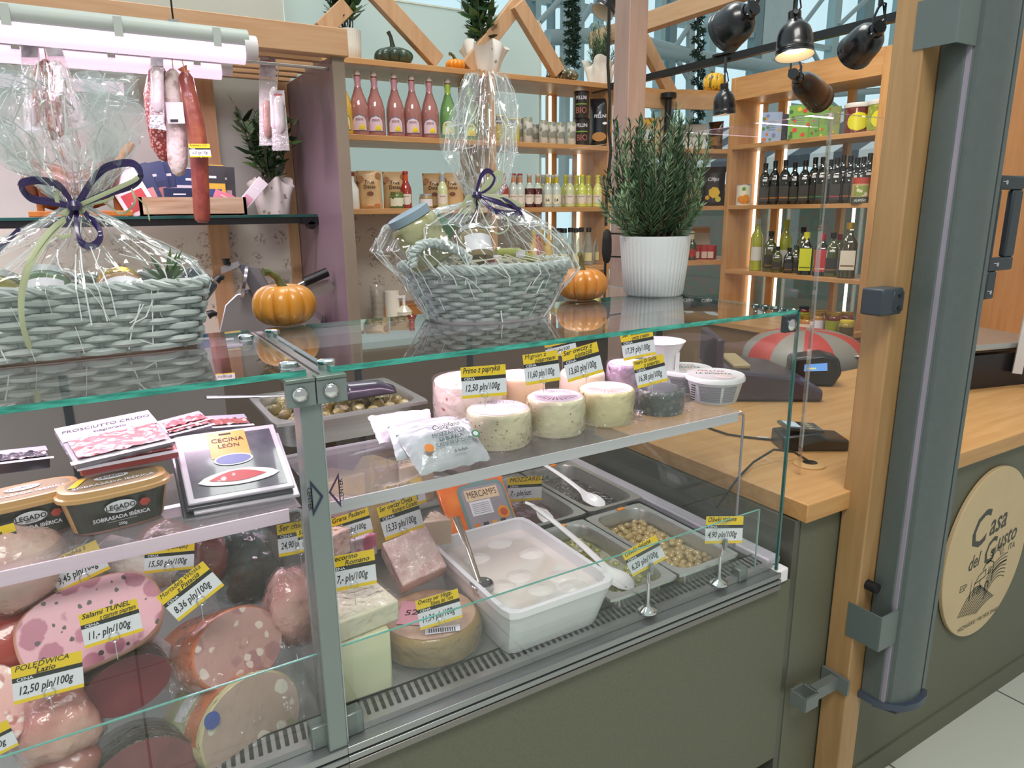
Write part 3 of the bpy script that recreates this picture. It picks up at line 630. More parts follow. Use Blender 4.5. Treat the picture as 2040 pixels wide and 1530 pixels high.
PT(921, 795, 1010, 787, 1.02, ['Primo z papryką'], '12,50 pln/100g', GR+'12,50 over the red-flecked small cheese', .68, pin=.02)
PT(1048, 768, 1117, 757, 1.04, ['Mignon z', 'pieprzem'], '11,60 pln/100g', GR+'11,60 on the peppercorn cheese', .84, pin=.02)
PT(1132, 762, 1203, 741, 1.04, ['Ser owczy z', 'pistacją'], '13,60 pln/100g', GR+'13,60 on the pale pistachio cheese', .82, pin=.02)
PT(1243, 719, 1307, 706, 1.12, ['Ser włoski', 'owczy z nasion'], '17,39 pln/100g', GR+'17,39 behind the dark pepper cheese', .80, pin=.03)
PT(1271, 774, 1331, 758, 1.02, ['Nero Di Sicilia', 'z pieprzu'], '16,38 pln/100g', GR+'16,38 on the dark grey pepper cheese', .86, pin=.02)
PT(1090, 715, 1150, 700, 1.16, [], '9,45 pln/100', 'price tag mostly hidden under the top glass edge behind the cheeses', .5, pin=.03)
PT(1011, 1000, 1079, 996, 1.33, ['MOZZARELLA'], '7,- pln/szt.', GR+'7,- for mozzarella beside the olive trays', .70, pin=.06)
PT(776, 1022, 850, 1000, 1.30, ['Parmigiano', 'Reggiano'], '22,- pln/100g', GR+'22,- on the parmesan wedge', .72)
PT(768, 1077, 846, 1050, 1.18, ['Ser owczy Oveja', 'Romero Curado'], '15,33 pln/100g', GR+'15,33 over the wrapped pink cheese block', .86)
PT(668, 1083, 744, 1058, 1.20, ['Grana Padano'], '16,30 pln/100g', GR+'16,30 for grana padano', .66)
PT(660, 1181, 751, 1162, 1.0, ['Pecorino', 'Romano'], '17,- pln/100g', GR+'17,- for pecorino standing in the white cheese', .80, pin=.05)
PT(838, 1256, 922, 1230, .98, ['Owczy ser Hiszp.', 'Ribeta del Toro'], '11,34 pln/100g', GR+'11,34 on the round brown sheep cheese', .72, pin=.03)
PT(1261, 1149, 1328, 1112, .935, ['Oliwki zielone'], '6,20 pln/100g', GR+'6,20 on a chrome stand in front of the olives', .72, stand=(.845, .908, .785))
PT(1404, 1083, 1478, 1082, .93, ['Oliwki zielone'], '4,90 pln/100g', GR+'4,90 on a chrome stand by the end pane', .72, stand=(1.04, .908, .785))
PT(118, 1182, 220, 1133, 1.06, ['Pierś z indyka z', ''], '9,45 pln/100g', GR+'9,45 behind the riser edge over the mouldy salami', .72)
PT(287, 1143, 386, 1133, 1.06, ['Karczek dojrzewający'], '15,50 pln/100g', GR+'15,50 for cured pork neck', .62)
PT(356, 1238, 447, 1166, .98, ['Mortadela Włoska', 'z Pistacją'], '8,36 pln/100g', GR+'8,36, tilted on the orange mortadella', .66)
PT(170, 1293, 285, 1257, .95, ['Salami TUNEL', 'z czarnym pieprzem'], '11,- pln/100g', GR+'11,- in front of the pink speckled slice', .70)
PT(28, 1405, 168, 1368, .935, ['POLĘDWICA', 'Lazio'], '12,50 pln/100g', GR+'12,50 for tenderloin over the wrapped meat', .66)
PT(-80, 1545, 38, 1484, .94, ['Prosciutto di'], '9,95 pln/100g', 'price tag cut off at the bottom corner beside the wrapped red meat', .62)
PT(-50, 1119, 42, 1092, 1.06, ['Prosciutto', 'z bufła'], '8,90 pln/100g', 'price tag pinned on the pale wrapped ham', .72)
PT(556, 1110, 640, 1095, 1.10, ['Ser cheddar'], '24,90 pln/100g', GR+'24,90 behind the case upright', .80)
PT(600, 1100, 664, 1080, 1.02, ['Ser'], '19,90 pln/100g', 'price tag mostly hidden behind the grey upright between the two cases', .70)
# ================================================================== ON TOP OF THE CASES
WICK = M('B9C2C0', .5, n=(60, 'A6B0AF', .3, .7)); WICKD = M('878F90', .6)
def rrect(q, a, b_, e): k = (abs(cos(q))**e+abs(sin(q))**e)**(-1/e); return a*k*cos(q), b_*k*sin(q)
def wicker(b, base, a0, b0, a1, b1, h, rows, e, stakes, m=WICK, th=.0052, n=None):
    """woven wall: rows of strands weaving over and under upright stakes"""
    n = n or stakes*4
    for i in range(rows):
        t = (i+.5)/rows; aa = a0+(a1-a0)*t; bb = b0+(b1-b0)*t; pts = []; rr = []
        for j in range(n):
            q = 2*pi*j/n; s = sin(q*stakes/2+(i % 2)*pi); x, y = rrect(q, aa+s*.0042, bb+s*.0042, e)
            pts.append((base[0]+x, base[1]+y, base[2]+h*t+.0012*nz(i*3.1, q*6, 0))); rr.append(th*(1+.22*nz(q*9, i*7.7, 2)))
        b.tube(pts, rr, m, 6, closed=True, flat=h/rows/th/1.75)
    for j in range(stakes):
        q = 2*pi*(j+.5)/stakes; x0, y0 = rrect(q, a0, b0, e); x1, y1 = rrect(q, a1, b1, e)
        b.tube([(base[0]+x0, base[1]+y0, base[2]), (base[0]+x1, base[1]+y1, base[2]+h)], .0035, WICKD, 6)
def plait(b, path, r, m=WICK, k=3, turns=1., n=6):
    """several strands twisted about a closed or open path"""
    P = [Vector(p) for p in path]; N = len(P)
    for s in range(k):
        pts = []
        for i, p in enumerate(P):
            d = (P[min(i+1, N-1)]-P[max(i-1, 0)]).normalized(); x = d.cross(Vector((0, 0, 1)))
            x = x.normalized() if x.length > .1 else Vector((0, 1, 0)); y = d.cross(x); q = 2*pi*(s/k+turns*i/N)
            pts.append(p+x*cos(q)*r+y*sin(q)*r)
        b.tube(pts, r*.85, m, n)
def ribbon(b, pts, w, m, nrm=(0, -1, 0), tw=0.):
    if w >= .0069:           # broad ribbons are two strands lying side by side
        for s in (-1, 1): ribbon(b, [Vector(p)+Vector((.0, s*.0006, s*w*.3*(1 if 0 < i < len(pts)-1 else .2))) for i, p in enumerate(pts)], w*.66, m, nrm)
        return
    P = [Vector(p) for p in pts]; Q = []
    for i in range(len(P)-1):              # smooth with catmull-rom
        p0, p1, p2, p3 = P[max(i-1, 0)], P[i], P[i+1], P[min(i+2, len(P)-1)]
        for k in range(6):
            t = k/6; Q.append(.5*((2*p1)+(p2-p0)*t+(2*p0-5*p1+4*p2-p3)*t*t+(3*p1-p0-3*p2+p3)*t**3))
    Q.append(P[-1]); N = len(Q); vs = []; fs = []
    for i, p in enumerate(Q):
        d = (Q[min(i+1, N-1)]-Q[max(i-1, 0)]).normalized(); s = d.cross(Vector(nrm)); s = s.normalized() if s.length > .05 else Vector((0, 0, 1))
        k = w*(.35 if i in (0, N-1) else 1); vs += [p-s*k/2, p+Vector(nrm)*w*.12, p+s*k/2]
    for i in range(N-1): fs += [(i*3, i*3+1, i*3+4, i*3+3), (i*3+1, i*3+2, i*3+5, i*3+4)]
    b.add(vs, fs, m)
GLINT = clear((.95, .97, .97), 1.5, .12, .25, diff=(.95, .98, .98), dfac=.8)  # glints on the film folds, put in as white strips
def fold_glints(b, fn, n, seed, wd=.0021, long_=1.):
    """fold lines along the film surface fn(u,v), white for the light they catch"""
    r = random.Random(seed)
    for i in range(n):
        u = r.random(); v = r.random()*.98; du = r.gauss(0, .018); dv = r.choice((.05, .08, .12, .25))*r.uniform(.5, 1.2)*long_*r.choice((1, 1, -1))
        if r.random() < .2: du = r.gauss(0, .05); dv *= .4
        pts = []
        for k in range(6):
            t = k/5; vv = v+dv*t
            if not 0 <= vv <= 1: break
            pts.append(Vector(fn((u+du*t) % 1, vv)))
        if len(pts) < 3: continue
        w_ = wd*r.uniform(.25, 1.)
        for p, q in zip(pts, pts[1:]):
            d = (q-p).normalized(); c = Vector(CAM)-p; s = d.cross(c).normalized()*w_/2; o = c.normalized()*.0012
            b.poly([p-s+o, q-s*.8+o, q+s*.8+o, p+s+o], GLINT)
def film_fn(levels, e, pleats, seed):
    """levels: (cx,cy,z,a,b,pleat amplitude, crumple amplitude)"""
    def fn(u, v):
        x = v*(len(levels)-1); i = min(int(x), len(levels)-2); t = x-i; t = t*t*(3-2*t)
        L = [levels[i][k]*(1-t)+levels[i+1][k]*t for k in range(7)]
        q = 2*pi*u
        pl = L[5]*(sin(q*pleats+seed)+.6*sin(q*(pleats*1.7)+seed*2)*cos(q*3))
        cr = L[6]*(nz(cos(q)*3+seed, sin(q)*3, v*7)+.7*nz(cos(q)*7, sin(q)*7+seed, v*15)+.5*nz(cos(q)*15, sin(q)*15, v*28+seed))
        px_, py_ = rrect(q, L[3], L[4], e); k = 1+(pl+cr)/max(.02, math.hypot(px_, py_))
        return (L[0]+px_*k, L[1]+py_*k, L[2]+L[6]*.6*nz(q*2, v*9, seed+5))
    return fn
DKJ = M('23303A', .2, coat=.6)
# ---- large rectangular gift basket on the meat counter
GBX, GBY = -.025, 1.222
t = thing('gift_basket', 'wide white wicker gift basket in clear film on the meat counter', 'gift basket', group=None)
b = B(); wicker(b, (GBX, GBY, ZT+.004), .160, .083, .178, .098, .094, 10, 7, 34)
pth = [(*(Vector((GBX, GBY))+Vector(rrect(2*pi*i/90, .179, .099, 7))), ZT+.099) for i in range(91)]; plait(b, pth, .0052, turns=22)
b.obj('basket', t)
b = B(); b.prism([tuple(Vector((GBX, GBY))+Vector(rrect(2*pi*i/40, .158, .08, 7))) for i in range(40)], ZT+.003, ZT+.05, M('8B7D62', .8, bump=(60, 1.))); b.obj('filling', t)
fnL = film_fn([(GBX, GBY, ZT+.002, .166, .090, 0, .003), (GBX, GBY, ZT+.05, .178, .100, .001, .004), (GBX, GBY, ZT+.098, .192, .108, .002, .005), (-.02, GBY, 1.468, .170, .095, .004, .006), (-.01, 1.22, 1.505, .100, .06, .005, .006), (0, 1.22, 1.535, .045, .035, .005, .004), (0, 1.22, 1.553, .016, .014, .004, .001), (0, 1.22, 1.575, .03, .025, .008, .004), (-.005, 1.22, 1.615, .062, .05, .016, .012), (-.012, 1.215, 1.655, .078, .06, .024, .018), (-.012, 1.21, 1.695, .078, .06, .03, .028), (-.008, 1.21, 1.735, .066, .05, .035, .035)], 3.2, 23, 1.7)
b = B(); b.grid(fnL, 220, 110, CELLO); b.obj('film_wrap', t, smooth=25)
b = B(); fold_glints(b, fnL, 420, 5); b.obj('film_fold_glints', t, smooth=0)
K = Vector((0, 1.196, 1.556)); b = B()
def P2(u, v, y=1.19): return oy(u, v, y)
ribbon(b, [P2(148, 412), P2(120, 372), P2(85, 360), P2(52, 362, 1.18), P2(42, 372, 1.18), P2(62, 395), P2(100, 402), P2(148, 412)], .0085, PURPLE)
ribbon(b, [P2(148, 412), P2(165, 390), P2(185, 358), P2(215, 332, 1.17), P2(262, 325, 1.17), P2(281, 345, 1.17), P2(265, 368), P2(215, 385), P2(148, 412)], .0085, PURPLE)
ribbon(b, [P2(148, 412), P2(138, 430), P2(126, 452)], .008, PURPLE); ribbon(b, [P2(152, 412), P2(154, 450, 1.17), P2(160, 480, 1.16), P2(178, 491, 1.16), P2(195, 482, 1.16), P2(200, 462, 1.16), P2(180, 435), P2(152, 412)], .0085, PURPLE)
ribbon(b, [P2(40, 455), P2(15, 480), P2(-10, 505)], .006, PURPLE)
b.lathe([(0, -.008), (.008, -.006), (.0105, 0), (.008, .006), (0, .008)], PURPLE, 14, c=P2(148, 410, 1.182)); b.obj('bow', t)
b = B()
ribbon(b, [P2(146, 414), P2(118, 408), P2(113, 388), P2(122, 375)], .005, SAGE); ribbon(b, [P2(146, 415), P2(125, 425), P2(140, 425), P2(165, 420), P2(162, 405)], .006, SAGE)
ribbon(b, [P2(150, 412), P2(200, 390, 1.18), P2(262, 362, 1.17), P2(275, 352, 1.17)], .006, SAGE); ribbon(b, [P2(150, 408), P2(190, 405), P2(222, 395), P2(222, 385)], .004, SAGE)
ribbon(b, [P2(150, 412), P2(200, 400), P2(240, 425), P2(268, 405, 1.17), P2(262, 375, 1.17)], .003, SAGE); ribbon(b, [P2(262, 385), P2(290, 410), P2(298, 440)], .002, SAGE)
ribbon(b, [P2(130, 436, 1.17), P2(100, 465, 1.12), P2(62, 520, 1.09), P2(44, 580, 1.088), P2(44, 640, 1.09), P2(60, 695, 1.10)], .0095, SAGE); ribbon(b, [P2(112, 468, 1.12), P2(125, 473, 1.12), P2(142, 466, 1.12)], .005, SAGE)
b.obj('raffia', t)
def jar(label, p, r, h, cont, lid, lab=None, rot=None, group=None, name='jar', cat='jar', rz=0):
    t = thing(name, label, cat, p, rz, group, rot)
    b = B(); b.lathe([(r*.9, 0), (r, .004), (r, h*.72), (r*.96, h*.8), (r*.8, h*.86)], cont, 20); b.obj('glass_body', t)
    b = B(); b.lathe([(r*.86, h*.84), (r*.9, h*.85), (r*.9, h*.985), (r*.84, h)], lid, 20); b.obj('lid', t)
    if lab: b = B(); patch(b, r+.0006, h*.14, h*.64, -1.1, 1.1, lab); b.obj('label', t)
    return t
def patch(b, r, z0, z1, a0, a1, m, n=10, c=(0, 0)):
    """piece of cylinder wall facing local -Y"""
    b.grid(lambda u, v: (c[0]+r*sin(a0+(a1-a0)*u), c[1]-r*cos(a0+(a1-a0)*u), z0+(z1-z0)*v), n, 1, m)
JO = M('A79A52', .12, coat=.6, n=(40, '7E7A3A', .35, .65)); LIDG = M('B8963C', .3, .8); LIDS = M('C9CBCB', .3, .6); LIDB = M('25303F', .3, .3)
jar('amber jar with a gold lid under the film of the wide basket', (.045, 1.18, ZT+.052), .035, .075, M('9E6E2C', .15, coat=.6), LIDG, PAPER, rot=(-.9, .3, .3))
jar('green relish jar sunk in the wide basket beside the bow', (-.055, 1.19, ZT+.052), .034, .078, M('4F6838', .15, coat=.6), LIDS, PAPER, rot=(-.7, -.2, -.3))
jar('olive jar with a silver lid in the near corner of the wide basket', (-.125, 1.19, ZT+.052), .033, .075, JO, LIDS, None, rot=(-.5, .1, -.3))
t = thing('dark_packet', 'black packet poking up at the far end of the wide basket', 'packet', (.115, 1.19, ZT+.055))
b = B(); b.box((0, 0, .03), (.05, .02, .07), DKJ, T=RY(.7)); b.obj('wrapper', t, bev=.006)
b = B(); b.box((0, -.0105, .03), (.035, .001, .03), M('4A5A66', .3), T=RY(.7)); b.obj('label', t)
def sprig(b, p, n, L, m, seed):
    r = random.Random(seed)
    for i in range(n):
        d = Vector((r.uniform(-1, 1), r.uniform(-1, .2), r.uniform(.1, 1))).normalized()*L*r.uniform(.6, 1.1); s = d.cross(Vector((0, -1, .3))).normalized()*L*.05
        q = Vector(p); b.poly([q-s, q+d*.6-s*1.2, q+d, q+d*.6+s*1.2, q+s], m)
b = B(); sprig(b, (.1, 1.16, ZT+.1), 16, .05, M('4C6B3C', .5), 3); tag(b.obj('herb_sprig', smooth=0), 'green herb sprig under the film near the black packet', 'herb')
# ---- oval gift basket with a handle on the cheese counter
CX, CY = .652, 1.175
t = thing('gift_basket', 'oval white wicker gift basket in a tall film twist on the cheese counter', 'gift basket')
b = B(); wicker(b, (CX, CY, ZT+.004), .112, .088, .158, .125, .094, 12, 2.3, 30, th=.0042)
pth = [(*(Vector((CX, CY))+Vector(rrect(2*pi*i/90, .160, .127, 2.3))), ZT+.099) for i in range(91)]; plait(b, pth, .0058, turns=20)
b.prism([tuple(Vector((CX, CY))+Vector(rrect(2*pi*i/40, .110, .086, 2.3))) for i in range(40)], ZT+.002, ZT+.006, WICK); b.obj('basket', t)
b = B(); hp = [oy(u, v, 1.08) for u, v in ((822, 530), (822, 505), (838, 488), (862, 484), (890, 488), (915, 500), (932, 515), (938, 545))]
hq = [];
for i in range(len(hp)-1):
    for k in range(5): hq.append(hp[i].lerp(hp[i+1], k/5))
hq.append(hp[-1]); plait(b, hq, .0052, turns=7); b.obj('handle', t)
b = B(); b.prism([tuple(Vector((CX, CY))+Vector(rrect(2*pi*i/40, .135, .105, 2.3))) for i in range(40)], ZT+.05, ZT+.078, M('7F7358', .8, bump=(50, 1.)))
r = random.Random(4)
for i in range(60):
    p = Vector((CX+r.uniform(-.11, .11), CY+r.uniform(-.10, .06), ZT+.095)); ribbon(b, [p, p+Vector((r.uniform(-.03, .03), r.uniform(-.02, .01), r.uniform(0, .025))), p+Vector((r.uniform(-.05, .05), r.uniform(-.02, .02), r.uniform(-.01, .02)))], .0022, M('D8D2B8', .6))
b.obj('filling', t)
fnR = film_fn([(CX, CY, ZT+.002, .122, .097, .001, .003), (CX, CY, ZT+.05, .150, .117, .002, .005), (CX, CY, ZT+.088, .176, .140, .003, .006), (CX-.026, CY, ZT+.13, .186, .135, .006, .008), (CX-.040, CY, ZT+.172, .150, .105, .010, .008), (CX-.012, CY+.01, ZT+.203, .070, .055, .009, .006), (CX+.004, CY+.015, ZT+.216, .024, .02, .005, .002), (CX+.002, CY+.015, ZT+.25, .042, .034, .008, .006), (CX-.002, CY+.015, ZT+.30, .063, .048, .011, .012), (CX+.005, CY+.015, ZT+.345, .058, .044, .012, .014), (CX+.012, CY+.015, ZT+.395, .046, .035, .010, .010), (CX+.014, CY+.015, ZT+.438, .028, .022, .008, .007)], 2.3, 17, 4.1)
b = B(); b.grid(fnR, 200, 110, CELLO); b.obj('film_wrap', t, smooth=25)
b = B(); fold_glints(b, fnR, 400, 11); b.obj('film_fold_glints', t, smooth=0)
b = B(); Y = 1.14
def P3(u, v, y=Y): return oy(u, v, y)
ribbon(b, [P3(948, 388), P3(958, 352), P3(972, 340), P3(985, 352), P3(975, 372), P3(952, 388)], .007, PURPLE); ribbon(b, [P3(952, 388), P3(990, 402, 1.12), P3(1032, 415, 1.12), P3(1032, 425, 1.12), P3(985, 420, 1.12), P3(952, 388)], .008, PURPLE)
ribbon(b, [P3(952, 388), P3(1000, 395, 1.12), P3(1030, 415, 1.11), P3(1057, 456, 1.11)], .005, PURPLE); ribbon(b, [P3(950, 390), P3(950, 415), P3(943, 435)], .006, PURPLE)
b.lathe([(0, -.007), (.007, -.005), (.009, 0), (.007, .005), (0, .007)], PURPLE, 14, c=P3(950, 388, 1.135)); b.obj('bow', t)
b = B()
for k in range(4): ribbon(b, [P3(952, 388), P3(968+k*4, 365), P3(985+k*4, 345-k*2), P3(998, 352+k*5), P3(985, 372+k*3), P3(952, 388)], .004, SAGE)
for k in range(4): ribbon(b, [P3(950, 390), P3(930, 398-k*2), P3(918+k*3, 412), P3(922+k*4, 424), P3(938, 420-k*3), P3(950, 390)], .004, SAGE)
ribbon(b, [P3(952, 390), P3(1000, 396, 1.12), P3(1040, 410, 1.12)], .010, SAGE); ribbon(b, [P3(950, 395), P3(968, 440, 1.10), P3(990, 465, 1.08), P3(1012, 455, 1.09), P3(1010, 432, 1.1)], .003, SAGE)
b.obj('raffia', t)
p = oy(838, 478, 1.12)
jar('large jar of pale vegetables with a blue lid tilted out of the oval basket', oy(866, 522, 1.13), .042, .096, M('7C7C50', .15, coat=.6, n=(30, 'A3A37C', .4, .6)), M('8497A5', .4), None, rot=(-.1, -.48, 0))
jar('small jar in the middle of the oval basket under the bow', oy(952, 520, 1.12), .03, .062, M('8E7A4E', .15, coat=.6), LIDS, PAPER, rot=(-.5, .1, 0))
t = thing('green_leaf_packet', 'green leafy packet behind the tilted jar in the oval basket', 'packet', oy(880, 455, 1.2)); b = B(); b.box((0, 0, -.02), (.05, .012, .08), M('3F7A3A', .3, coat=.4, n=(40, '2C5A2A', .4, .6)), T=RY(.6)); b.obj('wrapper', t, bev=.004); b = B(); b.box((0, -.0065, -.02), (.03, .001, .03), PAPER, T=RY(.6)); b.obj('label', t)
t = thing('red_topped_packet', 'small white packet with red lettering in the oval basket', 'packet', oy(982, 520, 1.12)); b = B(); b.box((0, 0, 0), (.034, .012, .02), PAPER); b.obj('wrapper', t, bev=.003); b = B(); b.box((0, -.0065, .002), (.026, .001, .006), M('A9364A')); b.obj('lettering', t)
t = thing('yellow_packet', 'long yellow-green packet lying at the far end of the oval basket', 'packet', oy(1030, 512, 1.13)); b = B(); b.tube([(-.045, 0, .01), (0, 0, .006), (.04, 0, -.008)], [.008, .012, .006], M('9BA23E', .3, coat=.4), 10); b.obj('wrapper', t); b = B(); b.box((0, -.0125, .006), (.02, .001, .01), PAPER); b.obj('label', t)
# ---- pumpkins
def pumpkin(name, label, p, r, h, col, ribs=10, stem='3E4A2A', sc=1., curl=(-.03, .0), m=None, depth_=.12, squash=.62, group=None, stemr=.007, stemh=.045):
    t = thing(name, label, 'pumpkin', p, random.random()*.3, group)
    m = m or M(col, .32, coat=.25, n=(9, 'C07A1E' if col == 'D8912F' else None, .35, .75, (3, 3, 1)), bump=(40, .08))
    prof = []
    for i in range(19):
        a = -pi/2+pi*i/18; rr = r*(cos(a)**.62 if cos(a) > 0 else 0); z = h/2+h/2*sin(a)
        z -= h*.10*max(0, 1-rr/(r*.45))*(1 if a > 0 else -1); prof.append((max(rr, .0005), z))
    b = B(); b.lathe(prof, m, ribs*8, fn=lambda q, rr, z: 1-depth_*(1-abs(sin(q*ribs/2))**.55)*min(1, rr/r*1.3), caps=False); b.obj('flesh', t, smooth=70)
    b = B(); z0 = h*.84; pts = [(0, 0, z0), (curl[0]*.08, curl[1]*.08, z0+stemh*.35), (curl[0]*.35, curl[1]*.35, z0+stemh*.75), (curl[0]*.8, curl[1]*.8, z0+stemh), (curl[0]*1.15, curl[1]*1.15, z0+stemh*1.02)]
    b.tube(pts, [stemr*2, stemr*1.1, stemr*.9, stemr*.9, stemr*1.05], M(stem, .6, n=(30, '6B6A3A', .3, .7, (3, 3, 1))), 9); b.obj('stem', t); return t
p1 = oz(575, 650, ZT); pumpkin('pumpkin', 'small orange pumpkin with a curled green stem at the joint of the two glass tops', (p1[0], p1[1]+.02, ZT), px(62.5, p1), px(82, p1), 'D8912F', 11, curl=(-.03, -.008), stemh=.035)
p2 = oz(1167, 598, ZT); pumpkin('pumpkin', 'small orange pumpkin with a tall brown stem between the oval basket and the rosemary pot', (p2[0], p2[1]+.015, ZT), px(51, p2), px(62, p2), 'CF8431', 12, stem='5A4A30', curl=(-.008, 0), stemh=.042, stemr=.0055)
# ---- rosemary in the ribbed white pot
def ribpot(t, r0, r1, h, ribs, m, rim=True):
    b = B(); b.lathe([(r0*.92, .0), (r0, .004), (r0+(r1-r0)*.5, h*.5), (r1, h-.004), (r1, h), (r1*.95, h), (r1*.93, h-.015), (r0*.8, h-.02)], m, ribs*6, fn=lambda q, rr, z: 1+.03*(abs(sin(q*ribs/2))-.5) if z < h-.012 else 1); b.obj('pot', t, smooth=50)
    b = B(); b.lathe([(r1*.93, h-.012), (0.001, h-.010)], M('2A2018', .9, bump=(80, 1.)), 24); b.obj('soil', t)
def needles(b, path, m, L, per, seed, w_=.0021):
    r = random.Random(seed)
    for i in range(per):
        t = .06+.94*i/per; k = t*(len(path)-1); j = min(int(k), len(path)-2); p = Vector(path[j]).lerp(Vector(path[j+1]), k-j); ax = (Vector(path[j+1])-Vector(path[j])).normalized()
        q = r.uniform(0, 2*pi); s = ax.orthogonal().normalized(); s = Matrix.Rotation(q, 3, ax) @ s
        d = (s*.8+ax*.75).normalized()*L*r.uniform(.7, 1.15)*(1-.35*t); n = d.cross(ax).normalized()*w_
        e = p+d*.55+ax*L*.02; b.add([p-n*.5, p+n*.5, e+n, p+d+ax*L*.12, e-n], [(0, 1, 2, 3, 4)], m)
ROS = [M('52704F', .5, n=(20, '688861', .3, .7)), M('3C5A3E', .55, n=(20, '4C6A4E', .3, .7)), M('7A9670', .5)]
def rosemary(label, p, r0, r1, h, H, spread, nst, ribs=46, L=.028, seed=1, per=60, pot=True):
    t = thing('potted_rosemary', label, 'potted plant', p)
    if pot: ribpot(t, r0, r1, h, ribs, M('DCE0E2', .35))
    r = random.Random(seed); bs = B(); bf = B()
    for i in range(nst):
        q = r.uniform(0, 2*pi); d0 = r.uniform(0, .62)*r1; o = Vector((cos(q)*d0, sin(q)*d0, h-.012)); top = Vector((cos(q)*spread*r.uniform(.3, 1.05)*(d0/r1+.35)*1.2, sin(q)*spread*r.uniform(.3, 1.0)*(d0/r1+.35)*1.2, h+H*r.uniform(.55, 1.03)))
        if r.random() < .35: top.z = h+H*r.uniform(.25, .6); top.x *= 1.35; top.y *= 1.35
        m_ = o.lerp(top, .5)+Vector((cos(q)*spread*.18, sin(q)*spread*.18, -.0)); path = [o.lerp(m_, k/4) if k <= 4 else None for k in range(5)]
        path = [((1-s)**2)*o+2*s*(1-s)*m_+s*s*top for s in [k/9 for k in range(10)]]
        bs.tube(path, [.0022-.0014*k/9 for k in range(10)], M('5A4C38', .8), 5, caps=False); needles(bf, path, ROS[i % 3], L, per, seed*100+i)
    bs.obj('stems', t); bf.obj('foliage', t, smooth=0); return t
p = oz(1315, 590, ZT); rosemary('bushy rosemary in a white ribbed pot on the cheese counter', (p[0]+.01, p[1]+.035, ZT), .068, .082, .137, .262, .125, 95, per=80, L=.027)
# ================================================================== TOP OF THE SHELVES
ZTOP = 2.19+TH
def lau_leaf(b, p, d, L, m, r):
    d = d.normalized(); s = d.cross(Vector((r.uniform(-1, 1), r.uniform(-1, 1), 1.2))).normalized()*L*.2; n = s.cross(d).normalized()*L*.05
    b.add([p, p+d*.35*L+s-n, p+d*.75*L+s*.7, p+d*L, p+d*.75*L-s*.7, p+d*.35*L-s-n], [(0, 1, 2, 3, 4, 5)], m)
LAU = [M('3B5A33', .35, n=(20, '527342', .3, .7)), M('2E4A2E', .35), M('5F8A45', .35)]
def laurel(label, p, H, spread, nst, L, seed, wrap=None, pot=None, zoff=0.):
    t = thing('potted_laurel', label, 'potted plant', p); r = random.Random(seed); bs = B(); bf = B(); z0 = .10
    if pot: ribpot(t, *pot); z0 = pot[2]-.01
    if wrap:
        rb, rt, hw = wrap
        def fn(u, v):
            q = 2*pi*u; rr = rb+(rt-rb)*v**.8; pl = .10*v*sin(q*9+seed)+.22*v**3*sin(q*4+seed*2); k = 1+pl
            return (rr*k*cos(q), rr*k*sin(q), hw*v*(1+.16*v*sin(q*4+1)))
        b = B(); b.grid(fn, 72, 14, spots('E4E0DA', 'A09488', 22, .16, .22, .6)); b.obj('paper_wrap', t); z0 = hw*.75
        b = B(); b.lathe([(rb*.7, .002), (rb*.9, hw*.7), (.001, hw*.72)], M('2A2018', .9), 20); b.obj('pot', t)
    for i in range(nst):
        q = r.uniform(0, 2*pi); o = Vector((cos(q)*.015*r.random()*2, sin(q)*.03*r.random(), z0)); top = Vector((cos(q)*spread*r.uniform(.2, .7), sin(q)*spread*r.uniform(.2, .7), z0+H*r.uniform(.7, 1)))
        path = [o.lerp(top, k/6)+Vector((.004*sin(k*2+i), .004*cos(k*2+i), 0)) for k in range(7)]; bs.tube(path, .0028, M('3A3A2A', .7), 5)
        for k in range(17):
            t_ = .22+.80*k/17 if k < 16 else 1; t_ = min(t_, 1); p_ = o.lerp(top, t_); a = r.uniform(0, 2*pi); lau_leaf(bf, p_, Vector((cos(a), sin(a), r.uniform(.0, 1.1))), L*r.uniform(.6, 1.1), LAU[r.choice((0, 0, 1, 1, 2))], r)
    bs.obj('stems', t); bf.obj('foliage', t, smooth=0); return t
def top(u, v, dy=0): p = oz(u, v, ZTOP); return p
def at(u, y, z): p = oy(u, 300, y); q = oz(u, 100 if z > CAMZ else 700, z); d = ray(u, 411 if False else 300); return Vector((d[0]*y/d[1], y, z))
def pw(n, p): return px(n, p)
p = at(704, 3.4, ZTOP); laurel('leafy laurel in a white ribbed pot on the top shelf by the dark partition', p, .27, .17, 11, .085, 2, pot=(pw(26, p), pw(29, p), pw(60, p), 40, M('DEDBD2', .4)))
p = at(968, 3.36, ZTOP); laurel('laurel wrapped in white printed paper on the top shelf beside the small orange pumpkin', p, .34, .16, 10, .085, 5, wrap=(pw(26, p), pw(40, p), pw(55, p)))
p = at(1192, 3.42, ZTOP)
t = rosemary('small rosemary wrapped in white paper on the top shelf beside the wooden post', p, .05, .06, .11, .26, .09, 26, L=.05, seed=9, per=44, pot=False)
def fnw(u, v): q = 2*pi*u; rr = .06+.03*v; k = 1+.12*v*sin(q*7)+.2*v**3*sin(q*3+1); return (rr*k*cos(q), rr*k*sin(q), .14*v*(1+.2*v*sin(q*3+2)))
b = B(); b.grid(fnw, 60, 10, M('E6E4DE', .6, n=(14, 'CFC8BE', .4, .7))); b.obj('paper_wrap', t)
